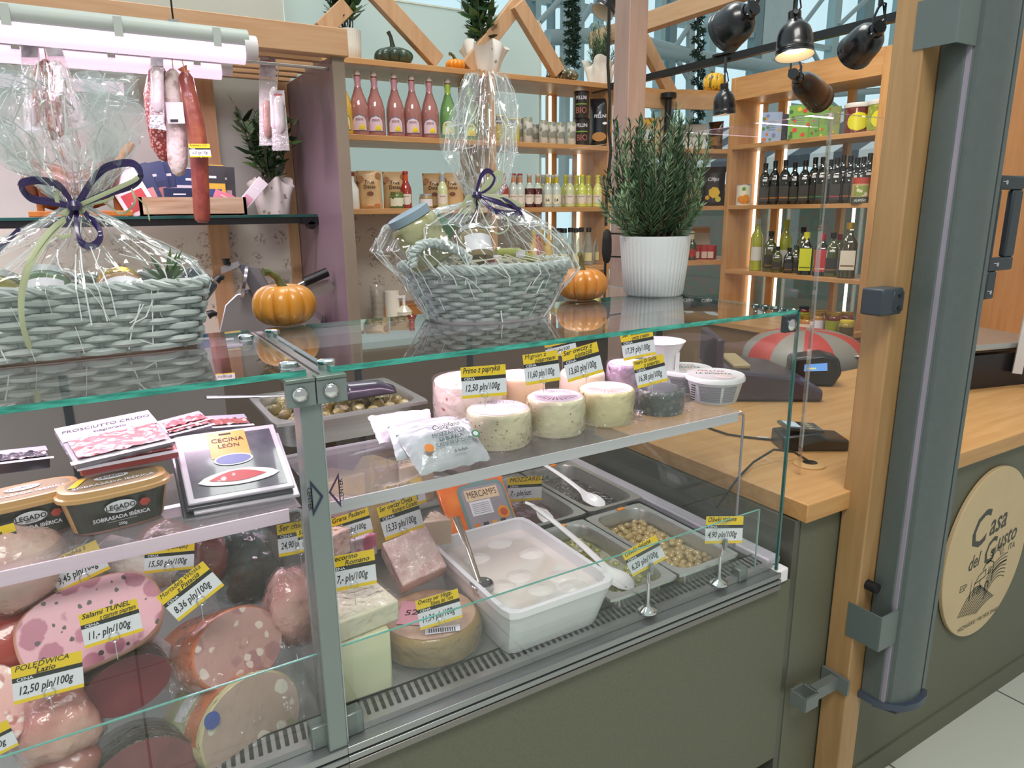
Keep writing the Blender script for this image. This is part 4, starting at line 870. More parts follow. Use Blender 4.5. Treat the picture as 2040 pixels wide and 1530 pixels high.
def squash(label, p, r, h, m, ribs, stemcol, depth_=.22, bumpy=0, group=None, seed=1):
    t = thing('squash', label, 'squash', p); b = B(); prof = []
    for i in range(17):
        a = -pi/2+pi*i/16; rr = r*max(0, cos(a))**.8*(.62+.38*(1 if a > .1 else .72+.28*(a+pi/2)/1.67)); prof.append((max(rr, .0006), h*(.5+.5*sin(a))))
    b.lathe(prof, m, ribs*8, fn=lambda q, rr, z: 1-depth_*(1-abs(cos(q*ribs/2))**.8)*(rr/r)+(bumpy*nz(q*6, z*60, seed) if bumpy else 0), caps=False); b.obj('flesh', t, smooth=70)
    b = B(); b.tube([(0, 0, h*.86), (-.004, 0, h*1.2), (-.010, 0, h*1.55), (-.022, 0, h*1.8)], [.018, .011, .009, .010], M(stemcol, .6), 8); b.obj('stem', t); return t
p = at(793, 3.38, ZTOP); squash('dark green scalloped squash with a tall stem on the top shelf', p, pw(40, p), pw(36, p), M('2F4038', .3, coat=.3, n=(9, '42553F', .4, .7)), 10, '3F4A38')
p = at(1120, 3.36, ZTOP); squash('warty cream and green squash on the top shelf near the post', p, pw(33, p), pw(26, p), spots('5A5A48', 'D3CDB0', 55, .32, .42, .5), 12, '6E6A50', bumpy=.08)
p = at(912, 3.33, ZTOP); pumpkin('pumpkin', 'tiny orange pumpkin on the top shelf between the dark squash and the wrapped laurel', p, pw(20, p), pw(22, p), 'E08A1A', 10, curl=(-.03, 0), stemh=.03, stemr=.008)
p = at(1248, 3.36, ZTOP); pumpkin('pumpkin', 'small brown-orange gourd on the corner shelf just behind the post', p, pw(26, p), pw(22, p), 'B58A3E', 9, stemh=.005)
STRI = M('E8B52A', .35, n=(26, '5B5A2A', .52, .6, (3, 3, .35)), coat=.2)
p = Vector((3.27, 3.17, ZTOP)); p = at(1416, 3.2, ZTOP); pumpkin('pumpkin', 'yellow and green striped pumpkin on the corner shelf next to the bookcase', p, pw(23, p), pw(36, p), 'E8B52A', 11, m=STRI, stemh=.02, depth_=.08)
# ================================================================== BOTTLES AND SHELF GOODS
def arch(b, r, z0, w_, h, m, n=12):           # label with a rounded top, wrapped on the bottle
    b.grid(lambda u, v: (r*sin(w_*(2*u-1)*(1 if v < .5 else math.sqrt(max(0, 1-((v-.5)*2)**2))*.98+.02)), -r*cos(w_*(2*u-1)*(1 if v < .5 else math.sqrt(max(0, 1-((v-.5)*2)**2)))), z0+h*v), n, 10, m)
def wraptext(b, s, size, r, z, m, sx=1., shear=0):
    vs, fs = font(s, shear, .01, 'CENTER'); b.add([(r*sin(x*size*sx/r), -r*cos(x*size*sx/r), z+y*size) for x, y in vs], fs, m)
def swing(label, liquid, necklab, lab, fruit, group, H=.285):
    t = thing('lemonade_bottle', label, 'bottle', group=group); k = H/.285; R = .044*k
    prof = [(.036, 0), (R, .004), (R, .10), (R*.97, .125), (R*.78, .16), (R*.5, .19), (.0155, .212), (.0135, .225), (.0128, .255), (.0128, .262)]
    b = B(); b.lathe([(r, z*k) for r, z in prof], liquid, 22); b.obj('bottle_body', t)
    b = B(); b.lathe([(.0142, .222*k), (.0136, .256*k)], necklab, 14, caps=False); b.lathe([(.0162, .208*k), (.0142, .224*k)], necklab, 14, caps=False); b.obj('neck_label', t)
    b = B(); arch(b, R+.0008, .018*k, .8, .072*k, M('5B6A7C', .5)); arch(b, R+.0014, .021*k, .72, .064*k, lab); wraptext(b, 'EFERVÉ', .015, R+.002, .062*k, M('6E4A5A', .5), .75)
    for dx, dz, rr in ((.011, .036, .011), (.004, .030, .008), (.017, .030, .007)): b.lathe([(rr, 0), (0, .0012)], fruit, 12, T=TR((R+.0022)*sin(dx/R), -(R+.0022)*cos(dx/R), dz*k) @ RZ(dx/R) @ RX(pi/2))
    b.obj('label', t)
    b = B(); b.lathe([(.0145, .262*k), (.0150, .266*k), (.0150, .274*k), (.010, .285*k), (.0, .286*k)], M('E4D8CC', .4), 14); b.lathe([(.0138, .258*k), (.0138, .264*k)], M('8A3A2A', .6), 12); b.obj('stopper', t)
    b = B()
    for s in (-1, 1): b.tube([(0, 0, .282*k), (s*.016, 0, .278*k), (s*.019, 0, .255*k), (s*.016, 0, .240*k), (s*.014, -.004, .247*k)], .0011, STEEL, 5)
    b.obj('wire_clip', t); return t
def liq(c, c2=None, dark=0): return M(c, .08, coat=.9, n=(7, c2 or c, .3, .7), spec=.6)
PINK = swing('pink', liq('A87069', '9C645E'), M('D79AA6', .4), M('E4C6CE', .5), YEL, 'pink lemonade bottles on the upper shelf')
ZU = 1.865+TH; ZM = 1.535+TH; ZL = 1.205+TH
PL = ['first pink lemonade bottle, counting from the dark partition', 'second pink lemonade bottle, counting from the dark partition', 'third pink lemonade bottle in the middle of its row', 'fourth pink lemonade bottle, next to the last pink one', 'fifth pink lemonade bottle with a white price sticker, beside the green ones']
for i, u in enumerate((720, 752, 791, 825, 859)):
    p = at(u, 3.31, ZU); o = PINK if i == 0 else dup(PINK, p, face(p[0], p[1])); put(o, p, face(p[0], p[1])); o['label'] = PL[i]
p = at(688, 3.31, ZU); put(swing('yellow lemonade bottle half hidden by the dark partition', liq('D9B23A', 'C79A2E'), M('E0B83A', .4), M('EBD98A', .5), M('E2703A'), None), p, face(p[0], p[1]))
GB = swing('green lemonade bottle beside the last pink bottle', liq('6F9A58', '5E8A4A'), M('B5D35A', .4), M('D6DF9A', .5), YEL, 'green lemonade bottles')
p = at(895, 3.31, ZU); put(GB, p, face(p[0], p[1])); p = at(937, 3.33, ZU); dup(GB, p, face(p[0], p[1]), 'green lemonade bottle seen through the tall film twist of the oval basket')
def pouch(name, label, cat, w_, h, d, m, decor=None, p=(0, 0, 0), rz=0, group=None):
    t = thing(name, label, cat, p, rz, group); b = B()
    def fn(s):
        def f(u, v):
            x = (u-.5)*w_*(1-.05*sin(pi*v)); bul = (sin(pi*u)**.5)*(min(1, (1-v)*3)**.7)*(min(1, v*8+.55)); return (x, s*d/2*bul, h*v)
        return f
    b.grid(fn(-1), 10, 12, m); b.grid(fn(1), 10, 12, m); b.obj('pouch_body', t)
    if decor: b = B(); decor(b); b.obj('printing', t, smooth=0)
    return t
KRAFT = M('C79F6E', .35, coat=.3, n=(12, 'D9B88A', .35, .7)); BRN = M('4A2E22', .5); ORG = M('C8662E', .5)
def disc(b, x, z, y, r, m, n=14, ry=None): b.poly([(x+r*cos(2*pi*i/n), y, z+(ry or r)*sin(2*pi*i/n)) for i in range(n)], m)
def tdec(b):
    y = -.0315
    for s, z in (('True', .115), ('Dates', .094)): b.text(s, .024, BRN, TR(0, y, z) @ RX(pi/2), 0, .012)
    disc(b, .002, .07, y, .016, M('7A4A30', .5), ry=.010)
    for i in range(3): disc(b, .012+.014*i, .018, y+.003, .0055, ORG)
    disc(b, -.04, .135, y+.01, .016, M('A8744A')); disc(b, .042, .152, y+.012, .014, M('A8744A')); disc(b, .04, .02, y+.004, .001, ORG)
DT = pouch('dates_pouch', 'tan True Dates pouch nearest the dark partition, shown in full', 'pouch', .118, .175, .06, KRAFT, tdec, group='true dates pouches on the middle shelf')
p = at(732, 3.32, ZM); put(DT, p, face(p[0], p[1]))
for u, dy, l in ((708, .06, 'tan dates pouch tucked behind the first one'), (783, .03, 'tan True Dates pouch behind the green pesto jar'), (898, .03, 'tan True Dates pouch seen through the basket film'), (862, .10, 'brown pouch behind the silver-necked bottle')): p = at(u, 3.32+dy, ZM); dup(DT, p, face(p[0], p[1]), l)
def small(label, liquid, neck, cap, lab, group=None, H=.175, glassy=None, fill=.13, txt=None, lcol='8A5A4A'):
    t = thing('soda_bottle', label, 'bottle', group=group); R = .0275; b = B()
    prof = [(.024, 0), (R, .004), (R, .085), (R*.93, .1), (R*.62, .118), (.0125, .130), (.0115, .16), (.0125, .163), (.0125, .17)]
    k = H/.175; prof = [(r, z*k) for r, z in prof]
    if fill < .13: b.lathe([q for q in prof if q[1] <= fill*k+.001], liquid, 18); b.lathe([q for q in prof if q[1] >= fill*k-.001], glassy, 18)
    else: b.lathe(prof, liquid, 18)
    b.obj('bottle_body', t)
    b = B(); b.lathe([(.0130, .128*k), (.0122, .160*k)], neck, 14, caps=False); b.obj('neck_foil', t)
    b = B(); b.lathe([(.0140, .166*k), (.0140, .172*k), (.012, .176*k), (0, .1765*k)], cap, 16); b.obj('cap', t)
    b = B(); b.grid(lambda u, v: ((R+.0006)*sin(1.0*(2*u-1)*(1 if v > .25 else .55+1.8*v)), -(R+.0006)*cos(1.0*(2*u-1)*(1 if v > .25 else .55+1.8*v)), (.018+.05*v)*k), 12, 4, lab)
    if txt: wraptext(b, txt, .024, R+.0012, .03*k, INK, .9)
    else: wraptext(b, 'BEVANDE', .009, R+.0012, .054*k, M(lcol), .7)
    b.obj('label', t); return t
CLRG = M('C9D2C8', .08, coat=1, n=(8, 'B8C4BA', .3, .7)); CLRG2 = clear((.9, .94, .92), 1.5, .03, .06, diff=(.8, .85, .82), dfac=.15)
LB = M('E7D9CC', .5); LBY = M('E9E2C8', .5)
KIN = {'r': small('r', liq('A4362C', '8E2A26'), M('D0542E', .4), M('B8322C', .4), LB), 'a': small('a', CLRG, M('C98F6A', .4), M('A8363A', .4), LB), 'k': small('k', liq('5A1F22', '441618'), M('B98A66', .4), M('D8CFC4', .4), LB, glassy=CLRG, fill=.1),
       'z': small('z', CLRG, M('C9B23C', .4), M('D8D4C8', .4), LBY, txt='04'), 'y': small('y', liq('DCE07A', 'D2D866'), M('D9D040', .4), M('E8DC3A', .4), LB), 's': small('s', liq('D6DAA8', 'C9CF98'), M('A8B0B8', .4), M('C8CCD0', .4), LB), 'g': small('g', liq('DDE26A', 'CAD250'), M('B9CC52', .4), M('E2D93A', .4), LB)}
ROW = [(805, 'r', 0, 'red soda bottle with an orange neck beside the dates pouches'), (879, 's', 0, 'silver-necked soda bottle seen beside the basket film'), (1003, 'r', 0, 'red soda bottle just beyond the basket bow'), (1022, 'a', .0, 'clear soda bottle with a red cap next to the red one'), (1032, 'k', .07, 'dark bottle standing behind two clear red-capped bottles'), (1035.5+0, 'a', .0, 'clear red-capped soda bottle, second of its pair'),
       (1054, 'k', 0, 'dark red soda bottle with pale cap, nearer the basket'), (1071, 'k', 0, 'dark red soda bottle with a white price sticker'), (1091, 'z', 0, 'clear 04 tonic bottle beside the dark red pair'), (1109, 'z', 0, 'clear 04 tonic bottle next to the yellow sodas'), (1101, 'z', .07, 'tonic bottle half hidden behind the 04 pair'), (1082, 's', .07, 'pale bottle behind the dark red pair'), (1127, 'y', .06, 'yellow soda bottle behind the silver-necked one'), (1136, 's', 0, 'pale soda bottle with a silver neck among the yellow ones'), (1150, 'y', .06, 'yellow soda bottle behind the green-necked one'), (1160, 'g', 0, 'bright yellow soda bottle with a green neck'), (1173, 'y', .05, 'plain yellow soda bottle, second from the end of the row'), (1192, 'y', 0, 'yellow soda bottle at the end of the row by the upright')]
used = set()
for u, k, dy, l in ROW:
    p = at(u, 3.31+dy, ZM); o = KIN[k] if k not in used else dup(KIN[k], p, face(p[0], p[1])); used.add(k); put(o, p, face(p[0], p[1])); o['label'] = l; o['group'] = 'soda bottles on the middle shelf'
p = at(786, 3.29, ZM); jar('green pesto jar with a gold lid in front of the dates pouch', p, .035, .078, M('5E7238', .2, coat=.5), M('8E8A56', .35, .5), spots('E4DEC4', '3A3226', 25, .25, .3), rz=face(p[0], p[1]))
p = at(845, 3.33, ZM); jar('squat jar with a pale lid behind the basket film', p, .035, .07, M('A08A5A', .2, coat=.5), LIDS, PAPER, rz=face(p[0], p[1]))
p = at(697, 3.31, ZM); t = thing('white_bottle', 'white bottle hidden in part by the dark partition', 'bottle', p); b = B(); b.lathe([(.028, 0), (.03, .01), (.03, .09), (.012, .125), (.012, .15)], M('E2E2DC', .3), 18); b.obj('bottle_body', t); b = B(); b.lathe([(.014, .15), (.014, .165)], M('7B2F2A'), 14); b.obj('cap', t)
# upper shelf, second bay
def cpack(label, w_, h, d, m, p, group):
    def dec(b):
        y = -d/2-.0016; b.poly([(-w_*.26, y, h*.66), (w_*.26, y, h*.66), (w_*.26, y, h*.93), (-w_*.26, y, h*.93)], INK); b.poly([(-w_*.2, y-.0005, h*.72), (w_*.2, y-.0005, h*.72), (w_*.2, y-.0005, h*.78), (-w_*.2, y-.0005, h*.78)], PAPER); disc(b, 0, h*.86, y-.0005, w_*.07, M('C02F3A'))
        b.poly([(-w_*.3, y, h*.1), (w_*.3, y, h*.1), (w_*.3, y, h*.13), (-w_*.3, y, h*.13)], M('8E7A1E'))
    t = thing('coffee_pack', label, 'coffee pack', p, face(p[0], p[1]), group); b = B(); b.box((0, 0, h/2), (w_, d, h), m); b.obj('foil_brick', t, bev=.006); b = B(); dec(b); b.obj('printing', t, smooth=0)
YF_ = M('D9BE3A', .22, .5, bump=(30, .35))
p = at(996, 3.32, ZU); cpack('gold foil coffee pack nearer the basket film', .078, .135, .05, YF_, p, 'gold coffee packs'); p = at(1022, 3.33, ZU); cpack('gold foil coffee pack next to the slim cans', .072, .125, .05, YF_, p, 'gold coffee packs')
CANM = spots('CFCDC4', 'A9BE5A', 30, .16, .24, .3, 0, '8F938A', 18)
CAN = thing('drink_can', 'tall pale can in front of the row, beside the gold packs', 'can', group='slim patterned cans on the upper shelf'); b = B(); b.lathe([(.022, 0), (.0265, .006), (.0265, .118), (.023, .126)], CANM, 20); b.obj('can_body', CAN); b = B(); b.lathe([(.0235, .125), (.0235, .129), (.021, .1285), (.02, .126), (.001, .126)], STEEL, 20); b.obj('can_lid', CAN)
for i, (u, dy, l, s) in enumerate(((1052, 0, None, 1), (1036, .06, 'pale can behind the gold coffee packs', 1), (1066, .1, 'can set back in the gap of the can row', .85), (1083, .02, 'pale can with leaf print after the gap', .95), (1099, .03, 'pale can, second after the gap', .92), (1116, .03, 'pale can, third after the gap', .92), (1138, 0, 'pale can touching the lower coffee tin', .95))):
    p = at(u, 3.31+dy, ZU); o = CAN if i == 0 else dup(CAN, p, face(p[0], p[1]), l, scale=(1, 1, s)); put(o, p, face(p[0], p[1]))
def tin(label, p, z):
    t = thing('coffee_tin', label, 'coffee tin', (p[0], p[1], z), face(p[0], p[1]), 'black coffee tins'); R = .041; b = B(); b.lathe([(R, 0), (R, .135)], M('2A2220', .3, coat=.3), 24); b.obj('tin_body', t)
    b = B(); b.lathe([(R+.001, .132), (R+.001, .139), (R*.95, .140), (0, .139)], BLACK, 24); b.obj('lid', t)
    b = B(); wraptext(b, 'PELLINI', .026, R+.0012, .095, PAPER, .75); wraptext(b, 'BIO', .045, R+.0012, .025, M('B06A5A'), .9); patch(b, R+.001, .068, .074, -.8, .8, M('7A9A3A')); b.obj('lettering', t)
p = at(1159, 3.30, ZU); tin('lower black Pellini coffee tin on the shelf', p, ZU); p2_ = at(1157, 3.30, ZU+.141); tin('upper black Pellini coffee tin stacked on the other', p2_, ZU+.141)
def bdec(b):
    b.text('PELLINI', .024, PAPER, TR(0.005, -.0415, .15) @ RX(pi/2), 0, .012, 'CENTER', .85); disc(b, 0, .05, -.0415, .04, M('B07A3A'), ry=.025); disc(b, .03, .12, -.042, .013, PAPER, ry=.007)
p = at(1193, 3.31, ZU); pouch('coffee_bag', 'tall black Pellini coffee bag beside the tins', 'coffee bag', .105, .255, .08, M('23262C', .3, coat=.5, bump=(25, .3)), bdec, p, face(p[0], p[1]))
# lower shelf of the second bay: juices and clear bottles
def clearb(label, m, cap, group, H=.21, R=.031):
    t = thing('juice_bottle', label, 'bottle', group=group); b = B(); b.lathe([(R*.85, 0), (R, .005), (R, H*.42), (R*.8, H*.6), (R*.48, H*.76), (R*.42, H*.9)], m, 18); b.obj('bottle_body', t)
    b = B(); b.lathe([(R*.5, H*.88), (R*.5, H*.985), (R*.45, H), (0, H)], cap, 14); b.obj('cap', t); b = B(); patch(b, R+.0006, H*.12, H*.34, -.7, .7, M('E8DCA0', .5)); b.obj('label', t); return t
JY = clearb('yellow juice bottle in front of the clear water bottles', liq('E4B91E', 'D9A918'), M('E8C83A', .35), 'juice bottles on the low shelf'); p = at(1092, 3.31, ZL); put(JY, p, face(p[0], p[1]))
for u, dy, l in ((1063, .0, 'yellow juice bottle nearest the basket film'), (1078, .05, 'yellow-orange juice bottle behind the red one')): p = at(u, 3.31+dy, ZL); dup(JY, p, face(p[0], p[1]), l)
p = at(1071, 3.30, ZL); put(clearb('red juice bottle between yellow ones', liq('B8342A'), M('D8CFC4'), 'juice bottles on the low shelf'), p, face(p[0], p[1]))
WB = clearb('clear water bottle', clear((.86, .9, .86), 1.5, .03, .08, diff=(.78, .82, .76), dfac=.22), M('23242A', .4), 'clear water bottles on the low shelf', .215)
for i, (u, dy, l) in enumerate(((1105, 0, 'clear water bottle next to the yellow juice'), (1115, .07, 'clear water bottle in the second row behind the first'), (1125, 0, 'clear water bottle in the middle of the front row'), (1138, .08, 'clear water bottle behind the middle one'), (1149, 0, 'clear water bottle with black cap after the middle one'), (1160, .07, 'clear water bottle in the second row by the light strip'), (1175, .02, 'clear water bottle near the post'), (1196, .04, 'clear water bottle partly behind the cable plug'))):
    p = at(u, 3.31+dy, ZL); o = WB if i == 0 else dup(WB, p, face(p[0], p[1])); put(o, p, face(p[0], p[1])); o['label'] = l
# corner shelf goods
def carton(name, label, cat, w_, d, h, m, p, rz, dec=None, bev=.002):
    t = thing(name, label, cat, p, rz); b = B(); b.box((0, 0, h/2), (w_, d, h), m); b.obj('carton_body', t, bev=bev); b = B(); dec(b, -d/2-.0008); b.obj('printing', t, smooth=0); return t
def d1(b, y): b.poly([(-.1, y, .05), (.02, y, .05), (.02, y, .11), (-.1, y, .11)], PAPER); disc(b, -.01, .155, y, .03, M('EFC02A'), ry=.015); disc(b, .03, .14, y, .012, M('C9772E')); b.poly([(-.1, y, .01), (.0, y, .01), (.0, y, .035), (-.1, y, .035)], PAPER)
p = at(1295, 3.33, ZU-.0); carton('pasta_carton', 'tan egg-pasta carton with white stickers on the corner shelf', 'carton', .20, .07, .175, M('CFA97E', .5), p, face(p[0], p[1]), d1)
t = thing('toy_house', 'white cardboard house box on the corner shelf', 'box', at(1373, 3.3, ZU), .9); b = B(); b.prism([(-.05, 0), (.05, 0), (.05, .09), (0, .145), (-.05, .09)], -.09, .09, M('E9E6E0', .6), T=RX(pi/2)); b.obj('walls', t); b = B()
for s in (-1, 1): b.poly([(s*.0, -.1, .152), (s*.062, -.1, .082), (s*.062, .1, .082), (s*.0, .1, .152)], M('DAD6CE', .6))
for x in (-.02, .02): b.poly([(x-.01, -.0905, .03), (x+.01, -.0905, .03), (x+.01, -.0905, .07), (x-.01, -.0905, .07)], M('B9B4AA'))
b.obj('roof', t, smooth=0)
p = at(1340, 3.32, ZU); carton('white_carton', 'plain white carton behind the black pole', 'carton', .07, .07, .15, M('E4E0DA', .6), p, 0, lambda b, y: b.poly([(-.02, y, .03), (.02, y, .03), (.02, y, .1), (-.02, y, .1)], M('CFCAC0')))
p = at(1424, 3.24, ZU); pouch('nut_bag', 'brown bag of nuts on the corner shelf against the bookcase', 'bag', .10, .17, .06, M('7A5A3A', .3, coat=.4, n=(40, '4A3222', .4, .6)), lambda b: b.poly([(-.03, -.031, .03), (.03, -.031, .03), (.03, -.031, .08), (-.03, -.031, .08)], M('B98A4A')), p, face(p[0], p[1])-.5)
def d2(b): b.text('Chips', .03, PAPER, TR(0, -.041, .15) @ RX(pi/2), .2, .01); disc(b, .01, .08, -.041, .035, M('E6BE2A'), n=7); disc(b, .035, .04, -.041, .017, M('C9C23A')); disc(b, -.03, .05, -.041, .015, M('D9A92A'), n=5)
CB = pouch('chip_bag', 'black chip bag with yellow print next to the bookcase upright', 'chip bag', .15, .235, .08, M('1E1B1A', .3, coat=.4, bump=(25, .3)), d2, group='black chip bags on the corner shelf')
p = at(1424, 3.24, ZM); put(CB, p, face(p[0], p[1]))
for u, l in ((1385, 'black chip bag half hidden by the rosemary, nearest the bookcase'), (1345, 'black chip bag behind the middle of the rosemary'), (1300, 'black chip bag behind the near side of the rosemary')): p = at(u, 3.33, ZM); dup(CB, p, face(p[0], p[1]), l)
RC = thing('tomato_can', 'red tomato can', 'can', group='red tomato cans on the low corner shelf'); b = B(); b.lathe([(.036, 0), (.036, .09)], M('B23232', .35, n=(14, '8A2424', .4, .6)), 20); b.obj('can_body', RC); b = B(); patch(b, .0366, .01, .05, -.5, .5, M('E0C8B8')); b.obj('label', RC)
for i, (u, l, dy) in enumerate(((1398, 'red tomato can nearest the white pot', .0), (1414, 'red tomato can in the middle of the low corner shelf', -.03), (1427, 'red tomato can touching the bookcase upright', -.06))):
    p = at(u, 3.28+dy, ZL-.0); o = RC if i == 0 else dup(RC, p, face(p[0], p[1])); put(o, p, face(p[0], p[1])); o['label'] = l
p = at(1388, 3.26, ZL); t = small('green-footed bottle with a red label beside the red tomato cans', liq('2F4A34'), M('D8CFA8'), M('D8CFA8'), M('B83A34')); put(t, p, face(p[0], p[1]))
p = at(1405, 3.42, ZL); carton('pale_carton', 'pale carton with a tan top behind the red tomato cans', 'carton', .12, .06, .20, M('C9BEA8', .6), p, face(p[0], p[1]), lambda b, y: b.poly([(-.055, y, .16), (.055, y, .16), (.055, y, .19), (-.055, y, .19)], M('C58A34')))
p = at(1268, 3.33, ZL+.0); carton('red_carton', 'red carton behind the rosemary next to the post', 'carton', .12, .06, .16, M('B2463E', .5), p, face(p[0], p[1]), lambda b, y: b.poly([(-.05, y, .04), (.05, y, .04), (.05, y, .09), (-.05, y, .09)], PAPER))
# ================================================================== BOOKCASE GOODS
def bk(u, z, dx=.06): d = ray(u, 411); x = 3.4+dx; return Vector((x, d[1]*x/d[0], z))
def tbox(label, p, w_, h, base, fl, seed, rz):
    t = thing('tea_box', label, 'box', p, rz, 'patterned fruit tea boxes'); b = B(); b.box((0, 0, h/2), (w_, .06, h), base); b.obj('carton_body', t, bev=.001); b = B(); r = random.Random(seed)
    for i in range(15):
        x = r.uniform(-w_*.42, w_*.42); z = r.uniform(h*.07, h*.93)
        if abs(x) < w_*.2 and h*.3 < z < h*.8: continue
        disc(b, x, z, -.0308-.0001*i, w_*.085*r.uniform(.7, 1.2), M(fl[i % len(fl)]))
    for k in range(5): b.poly([(-w_*.18, -.0309, h*(.4+.07*k)), (w_*.18, -.0309, h*(.4+.07*k)), (w_*.18, -.0309, h*(.42+.07*k)), (-w_*.18, -.0309, h*(.42+.07*k))], M('6B7A8A'))
    b.obj('printing', t, smooth=0)
z0 = 1.895+.012; BF = pi/2*-1
def fb(p): return face(p[0], p[1])
for u, h, w_, c, fl, l, s, dx in ((1526, .16, .105, 'A3B4D6', ['E0A24A', '5F8A5A', '7A86B8', 'D97A3A'], 'pale blue patterned tea box at the far end of the bookcase', 1, .05), (1552, .15, .06, '5E5A78', ['8A86A8', '4A4660'], 'narrow purple box beside the blue tea box', 2, .12), (1580, .175, .12, '7FB24E', ['D9402E', 'E0C23A', '3E6A3A', 'D9402E'], 'green tea box printed with red citrus, nearest of the green ones to the blue box', 3, .05), (1612, .165, .07, '6FA04A', ['D9402E', '3E6A3A', 'E0C23A'], 'green citrus tea box, second of the green ones', 4, .08), (1630, .16, .06, '74A650', ['E0C23A', 'C8483A', '3E6A3A'], 'green citrus tea box, third of the green ones', 5, .09), (1648, .15, .05, '8A9A5A', ['E0C23A', 'C8483A'], 'green citrus tea box partly behind the acrylic screen edge', 6, .10)):
    p = bk(u, z0, dx); tbox(l, p, w_, h, M(c, .5), fl, s, fb(p))
def tub(label, p, cont, lid):
    t = thing('olive_tub', label, 'olive jar', p, fb(p)); b = B(); b.lathe([(.06, 0), (.066, .005), (.068, .12), (.06, .128)], cont, 26); b.obj('tub_body', t); b = B(); b.lathe([(.068, .124), (.070, .127), (.070, .142), (.064, .147), (0, .147)], lid, 26); b.obj('lid', t); b = B()
    b.grid(lambda u, v: ((.0695)*sin(.75*(2*u-1)*math.sqrt(max(0, 1-(2*v-1)**2))), -.0695*cos(.75*(2*u-1)*math.sqrt(max(0, 1-(2*v-1)**2))), .01+.09*v), 14, 12, M('DCD420', .4)); b.obj('label', t)
p = bk(1692, z0, .08); tub('big jar of dark red olives with a white lid and yellow label', p, spots('6A2A2C', '8E4440', 45, .3, .5, .2, .8), WHITE); p = bk(1738, z0, .08); tub('big jar of green olives at the near end of the bookcase', p, spots('8E9A3E', 'A9B45A', 45, .3, .5, .2, .8), WHITE)
def oil(label, H, R, glass, cap, lab, group, stick=True, acc='8A6A2A', lz=(.08, .42), sup=5, capH=.16):
    t = thing('oil_bottle', label, 'bottle', group=group); b = B(); sh = .62
    b.lathe([(R*.9, 0), (R, .004), (R, H*sh), (R*.85, H*(sh+.07)), (R*.45, H*(sh+.15)), (R*.40, H*.86)], glass, 24, sup=sup); b.obj('bottle_body', t)
    b = B(); b.lathe([(R*.44, H*(1-capH)), (R*.46, H*.99), (0, H)], cap, 16); b.obj('cap', t)
    b = B(); y = -R-.0008; w_ = R*.82 if sup else R*.8
    if sup: b.poly([(-w_, y, H*lz[0]), (w_, y, H*lz[0]), (w_, y, H*lz[1]), (-w_, y, H*lz[1])], lab); b.poly([(-w_*.9, y-.0004, H*(lz[0]+.06)), (w_*.9, y-.0004, H*(lz[0]+.06)), (w_*.9, y-.0004, H*(lz[0]+.09)), (-w_*.9, y-.0004, H*(lz[0]+.09))], M(acc))
    else: patch(b, R+.0008, H*lz[0], H*lz[1], -.95, .95, lab)
    if stick: b.poly([(-w_*.5, y-.0006, H*.56), (w_*.5, y-.0006, H*.56), (w_*.5, y-.0006, H*.61), (-w_*.5, y-.0006, H*.61)], PAPER)
    b.obj('label', t); return t
DK = M('14150F', .08, coat=1); DKO = M('3A3E14', .08, coat=1, n=(6, '5A5E1E', .3, .7)); OLI = M('8E9422', .06, coat=1, n=(5, 'B8B82A', .3, .7))
z1 = 1.55+.012; LBK = M('3A3634', .4)
acs = ['8A5A2A', 'B8762E', '8A8A5A', '3A7A5A', 'A83A4A']
oils = [oil('x', .245, .03, DK, BLACK, LBK, 'dark oil bottles on the bookcase shelf', acc=a) for a in acs]
rowu = [(1520, 0, 0), (1539, .06, 1), (1559, 0, 1), (1578, .06, 2), (1598, 0, 2), (1617, .05, 3), (1632, 0, 3), (1648, .06, 4), (1660, .0, 4), (1672, .06, 0), (1686, .07, 1), (1700, .06, 2), (1712, .07, 3), (1724, .06, 0)]
usd = set()
for i, (u, dx, k) in enumerate(rowu):
    p = bk(u, z1, .06+dx); o = oils[k] if k not in usd else dup(oils[k], p, fb(p)); usd.add(k); put(o, p, fb(p)); o['label'] = f'{ORD[i]} dark oil bottle on its shelf, counting from the peach can'; s = (.96, 1.02, 1, .95)[i % 4]; o.scale = (1, 1, s)
p = bk(1480, z1, .05); t = thing('peach_can', 'white can with orange peach print standing apart on the bookcase', 'can', p, fb(p)); b = B(); b.lathe([(.044, 0), (.044, .118)], M('E9DFC8', .35), 24); b.obj('can_body', t); b = B(); b.lathe([(.045, .116), (.045, .12), (.041, .119), (0, .117)], STEEL, 24); b.obj('can_lid', t); b = B()
for a, z, r in ((-.35, .035, .02), (.3, .04, .022), (0, .028, .022), (.5, .025, .016)): b.lathe([(r, 0), (0, .002)], M('E08A26'), 14, T=TR(.0448*sin(a), -.0448*cos(a), z) @ RZ(a) @ RX(pi/2))
b.lathe([(.012, 0), (0, .002)], M('5F9A3E'), 10, T=TR(0, -.0446, .095) @ RX(pi/2)); b.obj('label', t)
p = bk(1712, z1, .03); t = thing('jalapeno_can', 'jalapeño can with red and green print in front of the oil bottles', 'can', p, fb(p)); b = B(); b.lathe([(.045, 0), (.045, .125)], M('C8A67A', .35), 24); b.obj('can_body', t); b = B(); patch(b, .0456, .0, .03, -1.2, 1.2, M('3A4A34')); patch(b, .0456, .095, .125, -1.2, 1.2, M('B2402E')); patch(b, .0457, .035, .085, -.8, .8, spots('8A9A4A', 'E0D8B8', 40, .3, .4)); wraptext(b, 'JALAPEÑO', .017, .0464, .008, PAPER, .75); b.obj('label', t)
z2 = 1.165+.012; G2 = 'oil bottles on the low bookcase shelf'
